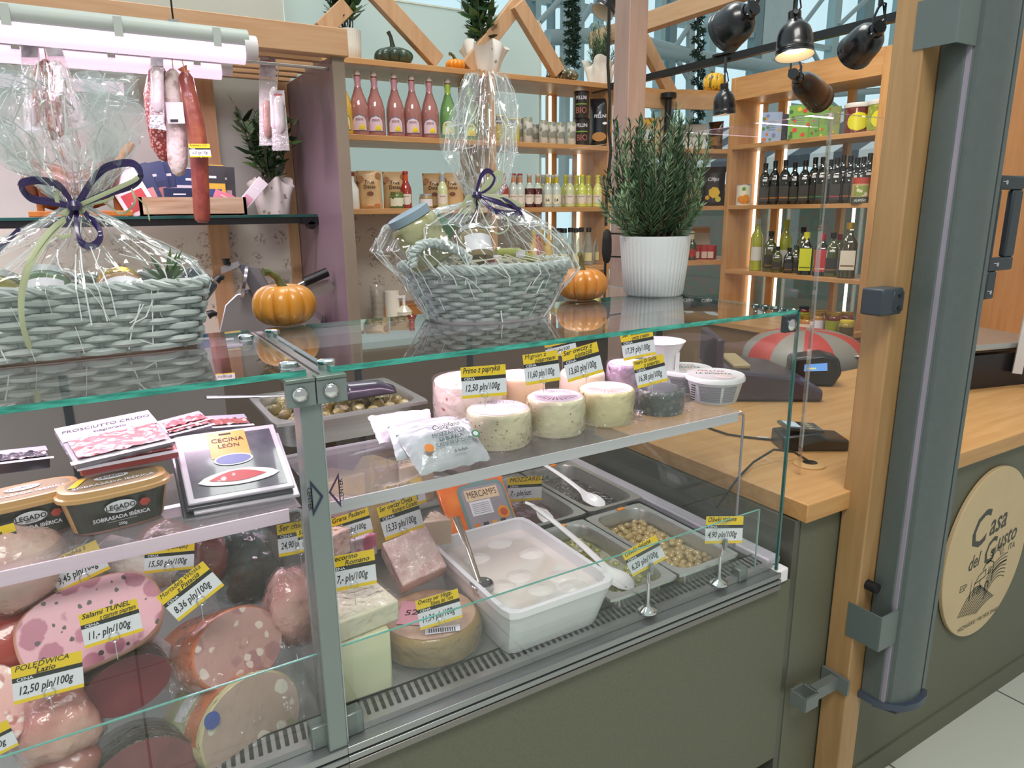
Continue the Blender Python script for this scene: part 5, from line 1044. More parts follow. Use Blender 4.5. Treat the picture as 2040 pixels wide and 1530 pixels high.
OIL = [(1513, .02, oil('tall swing-top bottle of bright green oil with a sketched label', .31, .035, OLI, clear((.9, .93, .9), 1.5, .05, .1), M('D9D6CE', .5), G2, False, sup=None, lz=(.2, .46), capH=.12)), (1541, .05, oil('dark oil bottle with a wide black cap beside the swing-top one', .235, .036, DKO, BLACK, LBK, G2, capH=.22)), (1556, .02, oil('short oil bottle with a white sticker in front', .15, .028, DKO, BLACK, LBK, G2, True, lz=(.1, .4))), (1571, .11, oil('tall green swing-top bottle at the back', .30, .034, OLI, M('B8BE3A'), M('D9D6CE'), G2, False, sup=None)), (1580, .03, oil('small dark oil bottle in the middle', .145, .027, DK, BLACK, LBK, G2)), (1593, .06, oil('small olive oil bottle behind the yellow label', .16, .026, DKO, M('3A4A3A'), LBK, G2)), (1613, .02, oil('oil bottle with yellow cap and yellow olive-branch label', .235, .038, DK, M('D9DA3A', .4), M('D6DA36', .45), G2, False, '6A7A1E', (.1, .62), 5, .2)), (1605, .12, oil('tall dark bottle behind the yellow labelled one', .26, .033, DKO, BLACK, LBK, G2)), (1645, .02, oil('oil bottle with red cap and red leaf label', .23, .038, DK, M('B8263A', .4), M('C4323E', .45), G2, False, 'E8C8B8', (.1, .62), 5, .2)), (1667, .04, oil('olive oil bottle with a black cap after the red label', .235, .034, DKO, BLACK, LBK, G2, True)), (1680, .11, oil('dark red capped bottle at the back', .225, .03, DKO, M('8A2A3A'), LBK, G2)), (1699, .02, oil('large brown oil bottle with a white farm label and gold cap', .29, .044, M('33301A', .08, coat=1, n=(5, '4A4420', .3, .7)), M('C8A23A', .35, .6), M('E6DCC8', .5), G2, False, '8A6A4A', (.15, .5), 4, .13))]
for u, dx, o in OIL: p = bk(u, z2, .05+dx); put(o, p, fb(p))
# jars on the side counter
def cj(u, v, h, r, c, lab, lid, label, zz=.92): p = oz(u, v, zz); return jar(label, p, r, h, c, lid, lab, rz=fb(p), group='preserve jars on the side counter')
HON = M('B8823A', .12, coat=.8); JAM = M('6A2418', .12, coat=.8); GRNJ = M('9AA23A', .2)
for a in ((1600, 640, .085, .034, JAM, GRNJ, LIDB, 'dark jam jar near the top edge of the end pane'), (1625, 662, .105, .036, HON, PAPER, LIDG, 'tall honey jar left of the acrylic edge'.replace('left of', 'beside')), (1604, 672, .11, .037, HON, M('E8D8C0'), LIDG, 'honey jar with a white label nearest the glass case'), (1632, 655, .10, .034, JAM, GRNJ, LIDG, 'jam jar with a green label behind the honey jar'), (1657, 665, .11, .038, JAM, GRNJ, LIDG, 'square-set dark jam jar with a green label'), (1683, 660, .10, .036, JAM, PAPER, LIDG, 'jam jar with a white label behind the small olive jar'), (1684, 672, .085, .036, M('A08A34', .12, coat=.8), M('5A4A2A'), M('D9C23A', .35), 'small yellow-lidded jar at the near end')): cj(*a)
# ================================================================== NEAR BAY: GLASS SHELF, SAUSAGES, LAMPS
ZG = 1.54
t = thing('glass_shelf', 'glass wall shelf with a dark front edge on black brackets below the sausages', 'shelf')
b = B(); b.bx((-1.5, 3.25, ZG-.012), (.93, 3.585, ZG-.001), clear((.9, .96, .94), 1.5, k=.8)); b.obj('pane', t)
b = B(); b.bx((-1.5, 3.247, ZG-.012), (.93, 3.2505, ZG-.001), M('0E4A44', .15, coat=1)); b.bx((-1.5, 3.252, ZG-.04), (.9, 3.268, ZG-.012), BLACK); b.obj('front_edge', t)
b = B(); b.bx((.86, 3.24, ZG-.045), (.932, 3.3, ZG-.012), BLACK); b.cyl((.90, 3.24, ZG-.05), (.90, 3.29, ZG-.05), .018, BLACK); b.obj('bracket', t)
def ats(u, y): d = ray(u, 420); return Vector((d[0]*y/d[1], y, ZG))
# ham stand with ham
HW = wood('B9762E', 'A4642A'); t = thing('ham_stand', 'wooden ham carving stand on the glass shelf behind the film', 'ham stand')
a = ats(58, 3.36); c = ats(262, 3.36); b = B(); b.bx((a[0], 3.27, ZG), (c[0], 3.45, ZG+.022), HW); b.obj('base', t, bev=.003)
b = B(); x = ats(242, 3.36)[0]; b.bx((x-.024, 3.34, ZG+.02), (x+.024, 3.38, ZG+.21), HW); x2 = ats(82, 3.36)[0]; b.bx((x2-.012, 3.34, ZG+.02), (x2+.012, 3.38, ZG+.05), HW); b.obj('upright', t, bev=.003)
b = B(); b.tube([oy(228, 332, 3.34), oy(240, 315, 3.34), oy(255, 295, 3.34), oy(263, 285, 3.34)], [.012, .014, .017, .013], wood('C4813E', 'B06F32'), 10); b.obj('handle', t)
t = thing('cured_ham', 'dark cured ham leg resting in the wooden stand', 'ham'); b = B()
b.tube([oy(72, 395, 3.33), oy(62, 372, 3.33), oy(72, 355, 3.33), oy(105, 372, 3.33), oy(140, 388, 3.33), oy(185, 375, 3.33), oy(215, 345, 3.33), oy(232, 320, 3.33)], [.02, .045, .075, .09, .085, .075, .05, .025], M('7A3E1E', .35, coat=.4, n=(14, '4E2412', .35, .7), bump=(16, .3)), 18); b.obj('leg_meat', t)
# crate with packs
a = ats(278, 3.3); c = ats(490, 3.3); CW = wood('C9B396', 'A98A68', (1.2, 14, 14)); t = thing('wooden_crate', 'low whitewashed wooden crate of meat packs on the glass shelf', 'crate')
b = B(); x0, x1 = a[0], c[0]; y0, y1 = 3.275, 3.47
for p, q in (((x0, y0), (x1, y0+.012)), ((x0, y1-.012), (x1, y1)), ((x0, y0), (x0+.012, y1)), ((x1-.012, y0), (x1, y1))): b.bx((*p, ZG), (*q, ZG+.074), CW)
b.bx((x0, y0, ZG), (x1, y1, ZG+.006), CW); b.obj('box_walls', t)
NAVY = M('2C3A5E', .3, coat=.4); DGR = M('34343C', .3, coat=.4)
def pack(label, p, w_, h, tilt, lean, base, pic, group='meat packs in the wooden crate', band=None):
    t = thing('meat_pack', label, 'meat pack', p, group=group, rot=(lean, tilt, face(p[0], p[1])*.6)); b = B(); b.box((0, 0, h/2), (w_, .008, h), base); b.obj('sleeve', t, bev=.002)
    b = B(); y = -.0046; b.poly([(-w_*.36, y, h*.1), (w_*.36, y, h*.1), (w_*.36, y, h*.5), (-w_*.36, y, h*.5)], pic)
    if band: b.poly([(-w_*.5, y, h*.62), (w_*.5, y, h*.62), (w_*.5, y, h*.98), (-w_*.5, y, h*.98)], band)
    b.poly([(-w_*.2, y-.0004, h*.72), (w_*.2, y-.0004, h*.72), (w_*.2, y-.0004, h*.77), (-w_*.2, y-.0004, h*.77)], PAPER); b.obj('printing', t); return t
HAMP = spots('C9A0A0', '8E3A3E', 40, .25, .35, .3, .4); 
for i, (u, dy, w_, h, ti, ln, ba, pi_, l, bd) in enumerate(((287, 0, .12, .19, -.42, -.1, 'E6DCE0', 'B8464A', 'pale pack leaning far over at the ham end of the crate', None), (305, .02, .12, .2, -.3, -.12, '2C3A5E', 'C98A8A', 'navy pack tilted behind the pale leaning one', '2C3A5E'), (325, .05, .12, .21, -.2, -.12, '2C3A5E', 'B87A7A', 'second navy pack fanned in the crate', '34466E'), (345, .08, .13, .215, -.1, -.1, '33456C', 'C79A98', 'tallest navy pack at the back of the crate', '33456C'), (362, -.0, .12, .105, 0, -.1, '22304E', 'B8444A', 'low dark pack with a red meat picture facing out', None), (388, .06, .12, .19, .02, -.1, 'D6D4DE', 'C79A98', 'white and navy pack behind the hanging white salami', '27406A'), (425, .05, .115, .205, .03, -.1, 'D9B23A', '3A4A7A', 'yellow and black pack in the crate beside the red loin', '2A2A30'), (445, .09, .11, .2, .05, -.1, '34343C', 'C9A0A8', 'dark grey pack behind the yellow one', '2A2A30'), (470, .0, .05, .19, .75, -.1, 'E4DCE4', 'D8A0B0', 'narrow white pack sticking out of the far end of the crate', None))):
    p = ats(u, 3.31+dy); p[2] += .008; pack(l, p, w_, h, ti, ln, M(ba, .3, coat=.4), spots(pi_, 'E0C8C4', 40, .2, .3, .3, .4), band=M(bd, .3, coat=.4) if bd else None)
for u, l in ((455, 'pink snack packet lying low in the crate'),): pack(l, ats(440, 3.3)+Vector((0, 0, .03)), .08, .07, .4, -.2, M('D87A8E', .3, coat=.4), M('E8B83A'))
p = ats(546, 3.42); laurel('leafy laurel in a white paper wrap on the glass shelf beside the mauve partition', p, .36, .19, 12, .085, 8, wrap=(pw(30, p), pw(37, p), pw(62, p)))
# hanging rail and sausages
t = thing('hanging_rail', 'thin steel rail under the canopy that carries the sausages', 'rail'); b = B(); b.cyl((-1.5, 2.95, 2.10), (.93, 2.95, 2.10), .006, STEEL, n=10); b.obj('bar', t)
YH = 2.95
def shape(b, pts, radii, m, y=YH, n=16, dy=0): b.tube([oy(u, v, y+dy) for u, v in pts], [px(r, oy(u, v, y)) for r, (u, v) in zip(radii, pts)], m, n)
MOLD = M('D8CDC8', .6, n=(30, '8E6A66', .5, .72), bump=(50, .6)); SALR = spots('84332F', 'D0A698', 95, .22, .5, .5, .2, bump=(60, .5)); LOIN = M('7A302C', .38, coat=.4, n=(16, 'A0603A', .42, .75, (1, 1, .6)), bump=(30, .3)); PKW = M('DCD3D8', .3, coat=.5, bump=(35, .4))
def hang(name, label, pts, radii, m, dy=0, hook=None, cat='sausage', group='sausages hanging under the strip lights', extra=None):
    t = thing(name, label, cat, group=group); b = B(); shape(b, pts, radii, m, dy=dy); b.obj('casing', t)
    u, v = pts[0]; top = oy(u, v, YH+dy); b = B(); b.tube([top, Vector((top[0], YH, 2.10))], .0018, M('C9A07A', .7), 5); b.obj('string', t)
    if extra: extra(t)
    return t
def knot(col):
    def f(t):
        b = B(); r = random.Random(3); p = t['_top']
        return
    return f
def packhang(label, u0, v0, u1, v1, w0, w1, dy=0, m=None, meat=None, mp=None, group='vacuum packs hanging under the strip lights'):
    """clear-backed vacuum pack with one or two thin salamis in it"""
    t = thing('salami_pack', label, 'salami pack', group=group); y = YH+dy; b = B()
    a = oy(u0, v0, y); c = oy(u1, v1, y); wa = px(w0, a); wc = px(w1, c); r = Vector((cos(-.45), sin(-.45)*-1, 0)); r = Vector((.88, -.47, 0))
    b.grid(lambda u, v: tuple(a.lerp(c, v)+r*(u-.5)*(wa+(wc-wa)*v)+Vector((0, -.004*sin(pi*u), 0))), 6, 16, m or clear((.9, .88, .9), 1.5, .1, .08, bump=(40, .6), diff=(.85, .8, .84), dfac=.45)); b.obj('film', t)
    b = B(); q = a.lerp(c, .04); b.grid(lambda u, v: tuple(a.lerp(c, .02+.22*v)+r*(u-.5)*(wa+(wc-wa)*.1)*.9+Vector((0, -.008, 0))), 3, 3, M('C9C4CC', .4, n=(20, 'A49CA8', .45, .6))); b.grid(lambda u, v: tuple(a.lerp(c, .06+.03*v)+r*(u-.5)*wa*.6+Vector((0, -.0095, 0))), 2, 2, M('B05A5A')); b.obj('header_card', t)
    for k, (uu, vv, ww, hh, mm) in enumerate(meat or []):
        b = B(); pts = [a.lerp(c, vv+hh*s/8)+r*uu*wa+Vector((0, -.012, 0)) for s in range(9)]; R = px(ww, a); b.tube(pts, [R*(.45+.55*min(1, 4*sin(pi*min(1, max(0, s/8))))) if 0 < s < 8 else R*.35 for s in range(9)], mm, 12); b.obj('salami', t)
    b = B(); b.tube([a, Vector((a[0], YH, 2.10))], .002, CHROME, 5); b.obj('hook', t); return t
packhang('white vacuum salami pack hanging behind the film plume, farther from the speckled one', 58, 68, 68, 260, 36, 40, .03, meat=[(0, .35, 11, .6, PKW)])
hang('salami', 'coarse red speckled salami hanging behind the film plume of the wide basket', [(92, 118), (92, 132), (94, 160), (98, 200), (104, 240), (108, 268), (110, 280)], [4, 17, 26, 27, 24, 16, 4], SALR)
packhang('white vacuum salami pack slanting above the film plume', 98, 70, 152, 245, 34, 40, -.04, meat=[(0, .3, 12, .68, PKW)])
packhang('vacuum pack with a silver foot hanging in front of the red salami', 312, 92, 313, 256, 26, 30, -.05, meat=[(0, .3, 11, .5, PKW)])
b = B(); p = oy(313, 248, YH-.06); w_ = px(15, p); b.poly([p+Vector((-w_*.7, 0, .03)), p+Vector((w_*.7, -.01, .03)), p+Vector((w_, -.015, -.02)), p+Vector((-w_, 0, -.012))], M('C9C8D0', .25, .7, bump=(60, .6))); b.obj('silver_foot', [o for o in bpy.data.objects if o.get('label', '').startswith('vacuum pack with a silver')][0])
hang('salami', 'dark red grainy salami hanging behind the white one', [(318, 128), (316, 145), (312, 190), (316, 240), (322, 290), (330, 315), (333, 322)], [5, 18, 24, 22, 20, 12, 3], SALR, .03)
def lab2(t): b = B(); c = oy(349, 225, YH-.062); r = Vector((.88, -.47, 0)); w_ = px(17, c); h_ = px(20, c); b.poly([c-r*w_+Vector((0, 0, -h_)), c+r*w_+Vector((0, 0, -h_)), c+r*w_+Vector((0, 0, h_)), c-r*w_+Vector((0, 0, h_))], PAPER); b.poly([c-r*w_*.6+Vector((-.002, -.002, -h_*.85)), c+r*w_*.3+Vector((-.002, -.002, -h_*.85)), c+r*w_*.3+Vector((-.002, -.002, -h_*.6)), c-r*w_*.6+Vector((-.002, -.002, -h_*.6))], INK); b.obj('label', t)
hang('salami', 'plump white moulded salami with a paper label, beside the long red loin', [(345, 138), (344, 148), (346, 180), (351, 240), (353, 290), (354, 325), (355, 346), (355, 351)], [5, 14, 18, 20, 20, 18, 11, 3], MOLD, extra=lab2)
def net(t):
    b = B(); r = random.Random(5)
    for u, v in ((368, 142),): b.tube([oy(u-5, v-8, YH), oy(u, v, YH), oy(u+6, v+5, YH)], [.018, .010, .014], M('D98A6A', .6), 8)
    b.obj('tied_end', t)
hang('cured_loin', 'long red cured loin hanging lowest, its foot below the glass shelf', [(369, 145), (370, 155), (376, 190), (390, 250), (396, 300), (399, 360), (402, 420), (403, 438), (403, 444)], [8, 14, 16, 17, 17, 16, 15.5, 14, 8], LOIN, -.06, extra=net, cat='cured loin')
PT(379, 313, 421, 313, 2.83, ['Polędwica Łoso'], '16,20 pln/100g', GR+'16,20 stuck to the long red hanging loin', .66, pin=.0)
packhang('tall vacuum pack of thin truffle salamis hanging alone by the partition', 532, 110, 538, 290, 32, 42, .10, meat=[(-.15, .5, 8, .42, M('A8807A', .4, coat=.4, bump=(40, .4))), (.3, .35, 9, .5, PKW)])
packhang('shorter vacuum pack overlapping the tall truffle salami pack', 552, 180, 560, 300, 28, 34, .06, meat=[(0, .1, 10, .6, PKW)])
# strip lights
TUBE = M('FFDDFA', .4, emit=.78)
def strip(label, u0, v0, u1, v1, y, x0=None, r=.030, e=11):
    p = oy(u1, v1, y); z = p[2]; xa = -1.3 if x0 is None else x0; t = thing('strip_light', label, 'strip light', group='strip lights under the canopy')
    b = B(); b.tube([(xa, y, z+.012), (p[0]-.03, y, z+.012)], r, M('A9B3AD', .5), 14); b.obj('housing', t)
    b = B(); b.tube([(xa, y-.004, z-.030), (p[0]-.045, y-.004, z-.030)], r*.95, TUBE, 14); b.obj('diffuser', t)
    b = B(); b.tube([(p[0]-.045, y, z-.008), (p[0]-.004, y, z-.008)], r*1.12, M('DCD9DC', .3), 14); b.obj('end_cap', t)
    for k in range(1, 8): x = p[0]-.13-(k-1)*.28; b = B(); b.bx((x-.012, y-r*1.12, z-.02), (x+.012, y-r*1.02, z+.035), M('B9C2BC', .4)); b.obj('clip', t)
    b = B(); b.cyl((p[0]-.25, y, z+.04), (p[0]-.25, y, z+.3 if y < 2.9 else max(z+.06, 2.139)), .003, BLACK, n=6); b.box((p[0]-.25, y, z+.046), (.03, .02, .012), CHROME); b.obj('hanger', t)
    add_light('strip_lamp', 'AREA', ((xa+p[0])/2, y-.01, z-.064), e, (1, .79, .96), p[0]-xa, .04, aim=((xa+p[0])/2, y-.02, 0), parent=t)
strip('longest pink-white strip light, nearest under the canopy', 0, 60, 512, 92, 2.62, r=.034)
strip('second pink-white strip light behind the hanging sausages', 0, 105, 462, 128, 3.05, r=.032)
strip('shortest strip, standing in for a tube reflection on the pale wall behind the film plume', 0, 150, 268, 162, 3.5, r=.026, e=2)  # reflection of a tube on the wall, built as a weak lamp
# ------------------------------------------------------------------ slicer
t = thing('meat_slicer', 'silver meat slicer with black handles on the back counter', 'meat slicer'); YS = 3.1; AL = M('C4C2C6', .28, .75)
def sp(u, v, dy=0): return oy(u, v, YS+dy)
def slab(b, uv, m, th=.05, dy=0):
    n = len(uv); vs = [sp(u, v, dy) for u, v in uv] + [sp(u, v, dy)+Vector((th*.35, th, 0)) for u, v in uv]
    b.add(vs, [tuple(range(n-1, -1, -1)), tuple(range(n, 2*n))]+[(i, (i+1) % n, n+(i+1) % n, n+i) for i in range(n)], m)
b = B(); slab(b, [(436, 662), (448, 608), (470, 586), (530, 566), (640, 640), (640, 700), (436, 700)], AL, .18); b.obj('body', t, bev=.006)
b = B(); b.lathe([(0, 0), (px(36, sp(500, 610)), .004), (px(36, sp(500, 610)), .016), (0, .018)], M('9A98A0', .2, .9), 36, T=frame(sp(487, 560, -.05), (.2, .95, .1), (.25, .1, .95)) @ TR(0, 0, -.01)); b.obj('blade', t)
b = B(); slab(b, [(460, 524), (474, 528), (505, 590), (545, 605), (512, 560), (492, 528)], M('8E8C94', .3, .7), .02, -.03); slab(b, [(490, 530), (515, 535), (546, 592), (520, 600)], M('A6A4AA', .3, .7), .03, .0); b.obj('guard_plate', t)
b = B(); slab(b, [(440, 532), (474, 520), (478, 528), (470, 534), (441, 546)], AL, .05, -.05); b.obj('clamp_arm', t)
b = B(); slab(b, [(540, 592), (560, 578), (655, 556), (668, 572), (665, 578), (600, 606), (560, 612)], M('B8B2AE', .3, .6), .015, -.02); b.obj('carriage', t)
b = B(); b.tube([sp(545, 592, -.04), sp(606, 562, -.04)], .009, CHROME, 10); b.obj('carriage_rod', t)
b = B(); b.tube([sp(606, 562, -.04), sp(652, 542, -.04)], .020, BLACK, 14); b.obj('handle', t)
for u, v, du, dv in ((451, 524, -1, -9), (438, 552, -8, 8), (424, 624, -10, 4)):
    b = B(); b.tube([sp(u+8, v+2, -.05), sp(u, v, -.05), sp(u+du, v+dv, -.05)], [.008, .014, .018], BLACK, 10); b.obj('knob', t)
# goods on the back counter behind the oval basket
p = Vector((1.225, 3.4, .92)); p = at(765, 3.38, .92); t = thing('paper_roll', 'white paper towel roll standing on the back counter', 'paper roll', p); b = B(); rr = px(15, p); b.lathe([(rr, 0), (rr, .235), (rr*.35, .236), (rr*.35, .1)], M('EDE8DC', .7), 24); b.obj('paper', t); b = B(); b.lathe([(rr*.34, .02), (rr*.34, .23)], M('B59A78', .7), 16); b.obj('core', t)
p = at(790, 3.35, .92); t = thing('soap_bottle', 'clear soap bottle with a green and red flower label beside the paper roll', 'soap bottle', p); b = B(); b.lathe([(.04, 0), (.042, .01), (.042, .13), (.015, .16)], M('D9D4C4', .2, coat=.6), 20); b.obj('bottle_body', t); b = B(); patch(b, .0426, .04, .12, -1, 1, spots('E8E0D0', '7A9A4A', 50, .3, .4, .5, 0, 'D0522E', 35)); b.obj('label', t); b = B(); b.cyl((0, 0, .16), (0, 0, .21), .008, WPLAS); b.bx((-.04, -.006, .2), (.008, .006, .212), WPLAS); b.obj('pump', t)
p = at(735, 3.4, .92); t = thing('cup_stack', 'stack of clear plastic cups beside the partition', 'cups', p); b = B()
for k in range(7): b.lathe([(.028, .03*k), (.038, .03*k+.085), (.040, .03*k+.088)], clear((.93, .93, .92), 1.4, .05, .08, diff=(.9, .88, .85), dfac=.2), 20, caps=False)
b.obj('nested_cups', t)
p = at(815, 3.45, .92); carton('wooden_box', 'plain wooden box behind the soap bottle', 'box', .42, .15, .16, M('A8713E', .5), p, 0, lambda b, y: b.poly([(-.2, y, .15), (.2, y, .15), (.2, y, .155), (-.2, y, .155)], M('8E5C30')))
# ------------------------------------------------------------------ spotlights
BLK = M('17181C', .28, coat=.3)
def spot(label, c, rim, r, ty, lit=False, e=6, bz=.62):
    """c: centre of the head's back end, rim: centre of the open end (world); hung from height ty"""
    c = Vector(c); rim = Vector(rim); ax = (rim-c); L = ax.length; T = frame(c, ax.orthogonal(), ax.cross(ax.orthogonal())); 
    if (T.to_3x3() @ Vector((0, 0, 1))).dot(ax) < 0: T = T @ RX(pi)
    t = thing('spotlight', label, 'spotlight', group='black spotlights on the tracks'); b = B()
    b.lathe([(.0, -.0), (r*.42, 0), (r*.44, L*.06), (r*.66, L*.13), (r*.86, L*.27), (r*.96, L*.45), (r, L*.7), (r*1.0, L*.82), (r*1.03, L*.84), (r*1.0, L*.86), (r*1.03, L*.89), (r*1.0, L*.91), (r*1.04, L*.98), (r*1.07, L)], BLK, 32, T=T, caps=False); b.lathe([(r*.42, 0), (0, 0)], BLK, 32, T=T); b.obj('head', t, smooth=50)
    b = B(); b.lathe([(r*1.05, L*.995), (r*.97, L*.93), (r*.9, L*.6), (r*.5, L*.35), (0, L*.33)], M('E8DCC8', .4), 28, T=T, caps=False); b.obj('reflector', t)
    b = B(); b.lathe([(r*.0, L*bz), (r*.62, L*(bz-.03)), (r*.45, L*.4)], M('FFE2B8', .4, emit=4) if lit else M('D8D2C4', .3), 20, T=T); b.obj('bulb', t)
    b = B(); b.lathe([(r*.36, -L*.22), (r*.36, 0)], BLK, 18, T=T); n = T.to_3x3() @ Vector((1, 0, 0)); k0 = c-ax*.12
    for s in (-1, 1): b.cyl(k0+n*r*.36*s, k0+n*r*.62*s, r*.14, BLK, n=12)
    b.obj('socket', t)
    b = B(); top = Vector((k0[0], k0[1], k0[2]+r*1.15)); b.tube([k0+n*r*.55, k0+n*r*.55+Vector((0, 0, r*.9)), top+n*r*.2, top-n*r*.2, k0-n*r*.55+Vector((0, 0, r*.9)), k0-n*r*.55], r*.07, CHAR, 6, caps=True); b.cyl(top, (top[0], top[1], ty), r*.13, CHAR, n=8); b.obj('yoke', t)
    b = B(); b.tube([k0, k0+Vector((r*.5, 0, r*.5)), k0+Vector((r*.3, 0, r*1.1)), top+Vector((0, 0, .02))], r*.05, RUBBER, 6); b.obj('flex', t)
    if lit: add_light('spot_lamp', 'SPOT', tuple(c+ax*.75), e, (1, .8, .52), .025, aim=tuple(rim+ax), parent=t, spot=1.9)
    return t
def sp_px(label, uc, vc, ur, vr, wpx, y, ty, lit=False, tilt=0, e=6, bz=.62): c = oy(uc, vc, y); rim = oy(ur, vr, y+tilt); return spot(label, c, rim, px(wpx, c)/2*.95, ty, lit, e, bz)
sp_px('large black spotlight pointing down towards the rosemary, first on the near track', 1492, 24, 1443, 66, 86, 1.2, 2.35, True, .075, 2.5)
sp_px('large lit black spotlight pointing straight down in the middle of the near track', 1583, 40, 1583, 112, 74, 1.12, 2.35, True, -.012, 3, .86)
sp_px('large black spotlight on the near track next to the golden post', 1744, 62, 1703, 104, 76, 1.02, 2.35, True, .07, 2)
sp_px('small black spotlight hanging straight down from the far track', 1443, 178, 1443, 229, 46, 2.40, 2.2, True, 0, 4.5)
sp_px('small black spotlight tilted towards the bookcase shelves', 1590, 156, 1632, 196, 60, 2.05, 2.2, True, .09, 5)
sp_px('black spotlight cut off by the top of the frame behind the cabled post', 1228, -25, 1200, 25, 46, 2.0, 2.35)
b = B(); b.bx((2.585, 1.3, 2.185), (2.615, 3.4, 2.215), BLACK); b.bx((2.57, 2.38, 2.213), (2.63, 2.48, 2.222), BLACK); tag(b.obj('lamp_track'), 'long black lamp track running towards the back wall above the rosemary', 'lamp track')
b = B(); b.bx((1.6, 1.0, 2.35), (2.2, 1.03, 2.38), BLACK); tag(b.obj('lamp_track'), 'black lamp track above the frame for the three large spotlights', 'lamp track')
# ------------------------------------------------------------------ on the service counter
ZC = .92
p = oz(1545, 800, ZC); t = thing('cash_register', 'black cash register with a keypad and a small blue customer display', 'cash register', (p[0]+.06, p[1]+.12, ZC), -.6)
RG = M('3A3038', .35); b = B(); b.prism([(-.17, .0), (.17, .0), (.17, .04), (.06, .085), (-.15, .11), (-.17, .09)], -.16, .14, M('4A3E4C', .3), T=RX(pi/2)); b.obj('body', t, bev=.012)
b = B()
for i in range(6):
    for j in range(5): b.box((-.02+i*.03, -.09+j*.04, .085-.025*(i*.03)/.1), (.02, .026, .012), M('5E4E66', .4))
b.obj('keys', t)
b = B(); b.bx((-.185, -.14, .09), (-.16, .12, .21), M('4A3E4C', .35)); b.bx((-.12, -.1, .10), (-.06, .1, .118), M('B9A27A', .4)); b.obj('operator_display', t, bev=.006)
t = thing('customer_display', 'black rounded display with a blue lit screen on the service counter', 'display', (oz(1640, 770, ZC)[0], oz(1640, 770, ZC)[1]+.06, ZC), -.75)
b = B(); b.prism([(-.075, .0), (.075, .0), (.10, .05), (.085, .105), (.03, .118), (-.075, .10)], -.05, .05, M('1E1A1E', .3), T=RX(pi/2)); b.obj('casing', t, bev=.012)
b = B(); b.poly([(-.055, -.0515, .05), (.06, -.0515, .05), (.055, -.0515, .095), (-.05, -.0515, .088)], M('2A2228', .3)); b.poly([(-.03, -.0525, .055), (.048, -.0525, .060), (.045, -.0525, .088), (-.03, -.0525, .080)], M('5E8FD0', .3, emit=.8)); b.poly([(-.02, -.053, .062), (.01, -.053, .064), (.01, -.053, .070), (-.02, -.053, .068)], M('C8D29A', .3, emit=.6)); b.obj('screen', t)
p = oz(1625, 898, ZC); t = thing('payment_terminal', 'black payment terminal in its cradle beside the cable hole', 'payment terminal', (p[0]+.015, p[1]+.035, ZC), -.55); b = B(); b.prism([(-.085, 0), (.09, 0), (.09, .03), (.03, .035), (.01, .05), (-.085, .04)], -.045, .045, M('1C1A1C', .3), T=RX(pi/2)); b.obj('cradle', t, bev=.006)
b = B(); b.box((-.03, 0, .052), (.10, .07, .008), M('2A2C30', .15, coat=.8), T=RY(.1)); b.box((-.055, 0, .0575), (.035, .05, .001), M('AEBFC6', .2, emit=.3), T=RY(.1)); b.obj('handset', t, bev=.003)
b = B()
for i in range(4): b.box((-.005, -.024+i*.016, .0565), (.016, .011, .002), M('9A8E78', .4))
b.obj('keys', t)
p = oz(1612, 926, ZC); t = thing('cable_grommet', 'round tan cable grommet set in the worktop', 'grommet', p); b = B(); b.lathe([(.038, 0), (.038, .003), (.034, .004), (0, .004)], M('C9A06A', .4), 28); b.obj('ring', t); b = B(); b.lathe([(.018, .0042), (0, .0046)], BLACK, 18, c=(.008, .004, 0)); b.obj('cable_hole', t)
b = B(); b.tube([oz(1612, 924, ZC)+Vector((0, 0, .006)), oz(1580, 915, ZC)+Vector((0, 0, .02)), oz(1540, 918, ZC)+Vector((0, 0, .03)), oz(1500, 930, ZC)+Vector((0, 0, .012)), oz(1470, 955, ZC)+Vector((0, 0, .004)), oz(1430, 985, ZC)+Vector((0, 0, -.03))], .003, RUBBER, 6); tag(b.obj('cable'), 'short black cable rising out of the grommet', 'cable')
b = B(); b.tube([oz(u, v, ZC)+Vector((0, 0, .004)) for u, v in ((1385, 843), (1420, 858), (1450, 868), (1490, 874), (1550, 880))], .003, RUBBER, 6); b.tube([oz(u, v, ZC)+Vector((0, 0, .0045)) for u, v in ((1508, 875), (1530, 877))], .0045, M('C8C4BC', .5), 6); tag(b.obj('cable'), 'long black cable with a white sleeve lying across the worktop to the payment terminal', 'cable')
p = oz(1990, 770, ZC); t = thing('counter_scale', 'black counter scale with a steel weighing plate beside the shutter guide', 'scale', (p[0]+.05, p[1]+.14, ZC), -.25)
b = B(); b.prism([(-.22, .02), (-.17, 0), (.17, 0), (.24, .05), (.22, .10), (.15, .12), (-.22, .12)], -.13, .15, M('1E1B20', .3), T=RX(pi/2)); b.prism([(-.2, .025), (-.16, .01), (.1, .01), (.14, .05), (.12, .10), (-.2, .105)], .13, .1315, M('262228', .3), T=RX(pi/2)); b.obj('body', t, bev=.008)
b = B(); b.bx((-.24, -.15, .128), (.2, .16, .136), M('3A3A3A', .3)); b.bx((-.245, -.155, .136), (.2, .165, .158), STEEL); b.obj('weighing_plate', t, bev=.006)
b = B(); q = Vector((.03, -.17, .05)); b.tube([q, q+Vector((.02, 0, .28)), q+Vector((.045, 0, .6))], .02, M('CFCAC8', .4), 4); b.obj('display_mast', t)
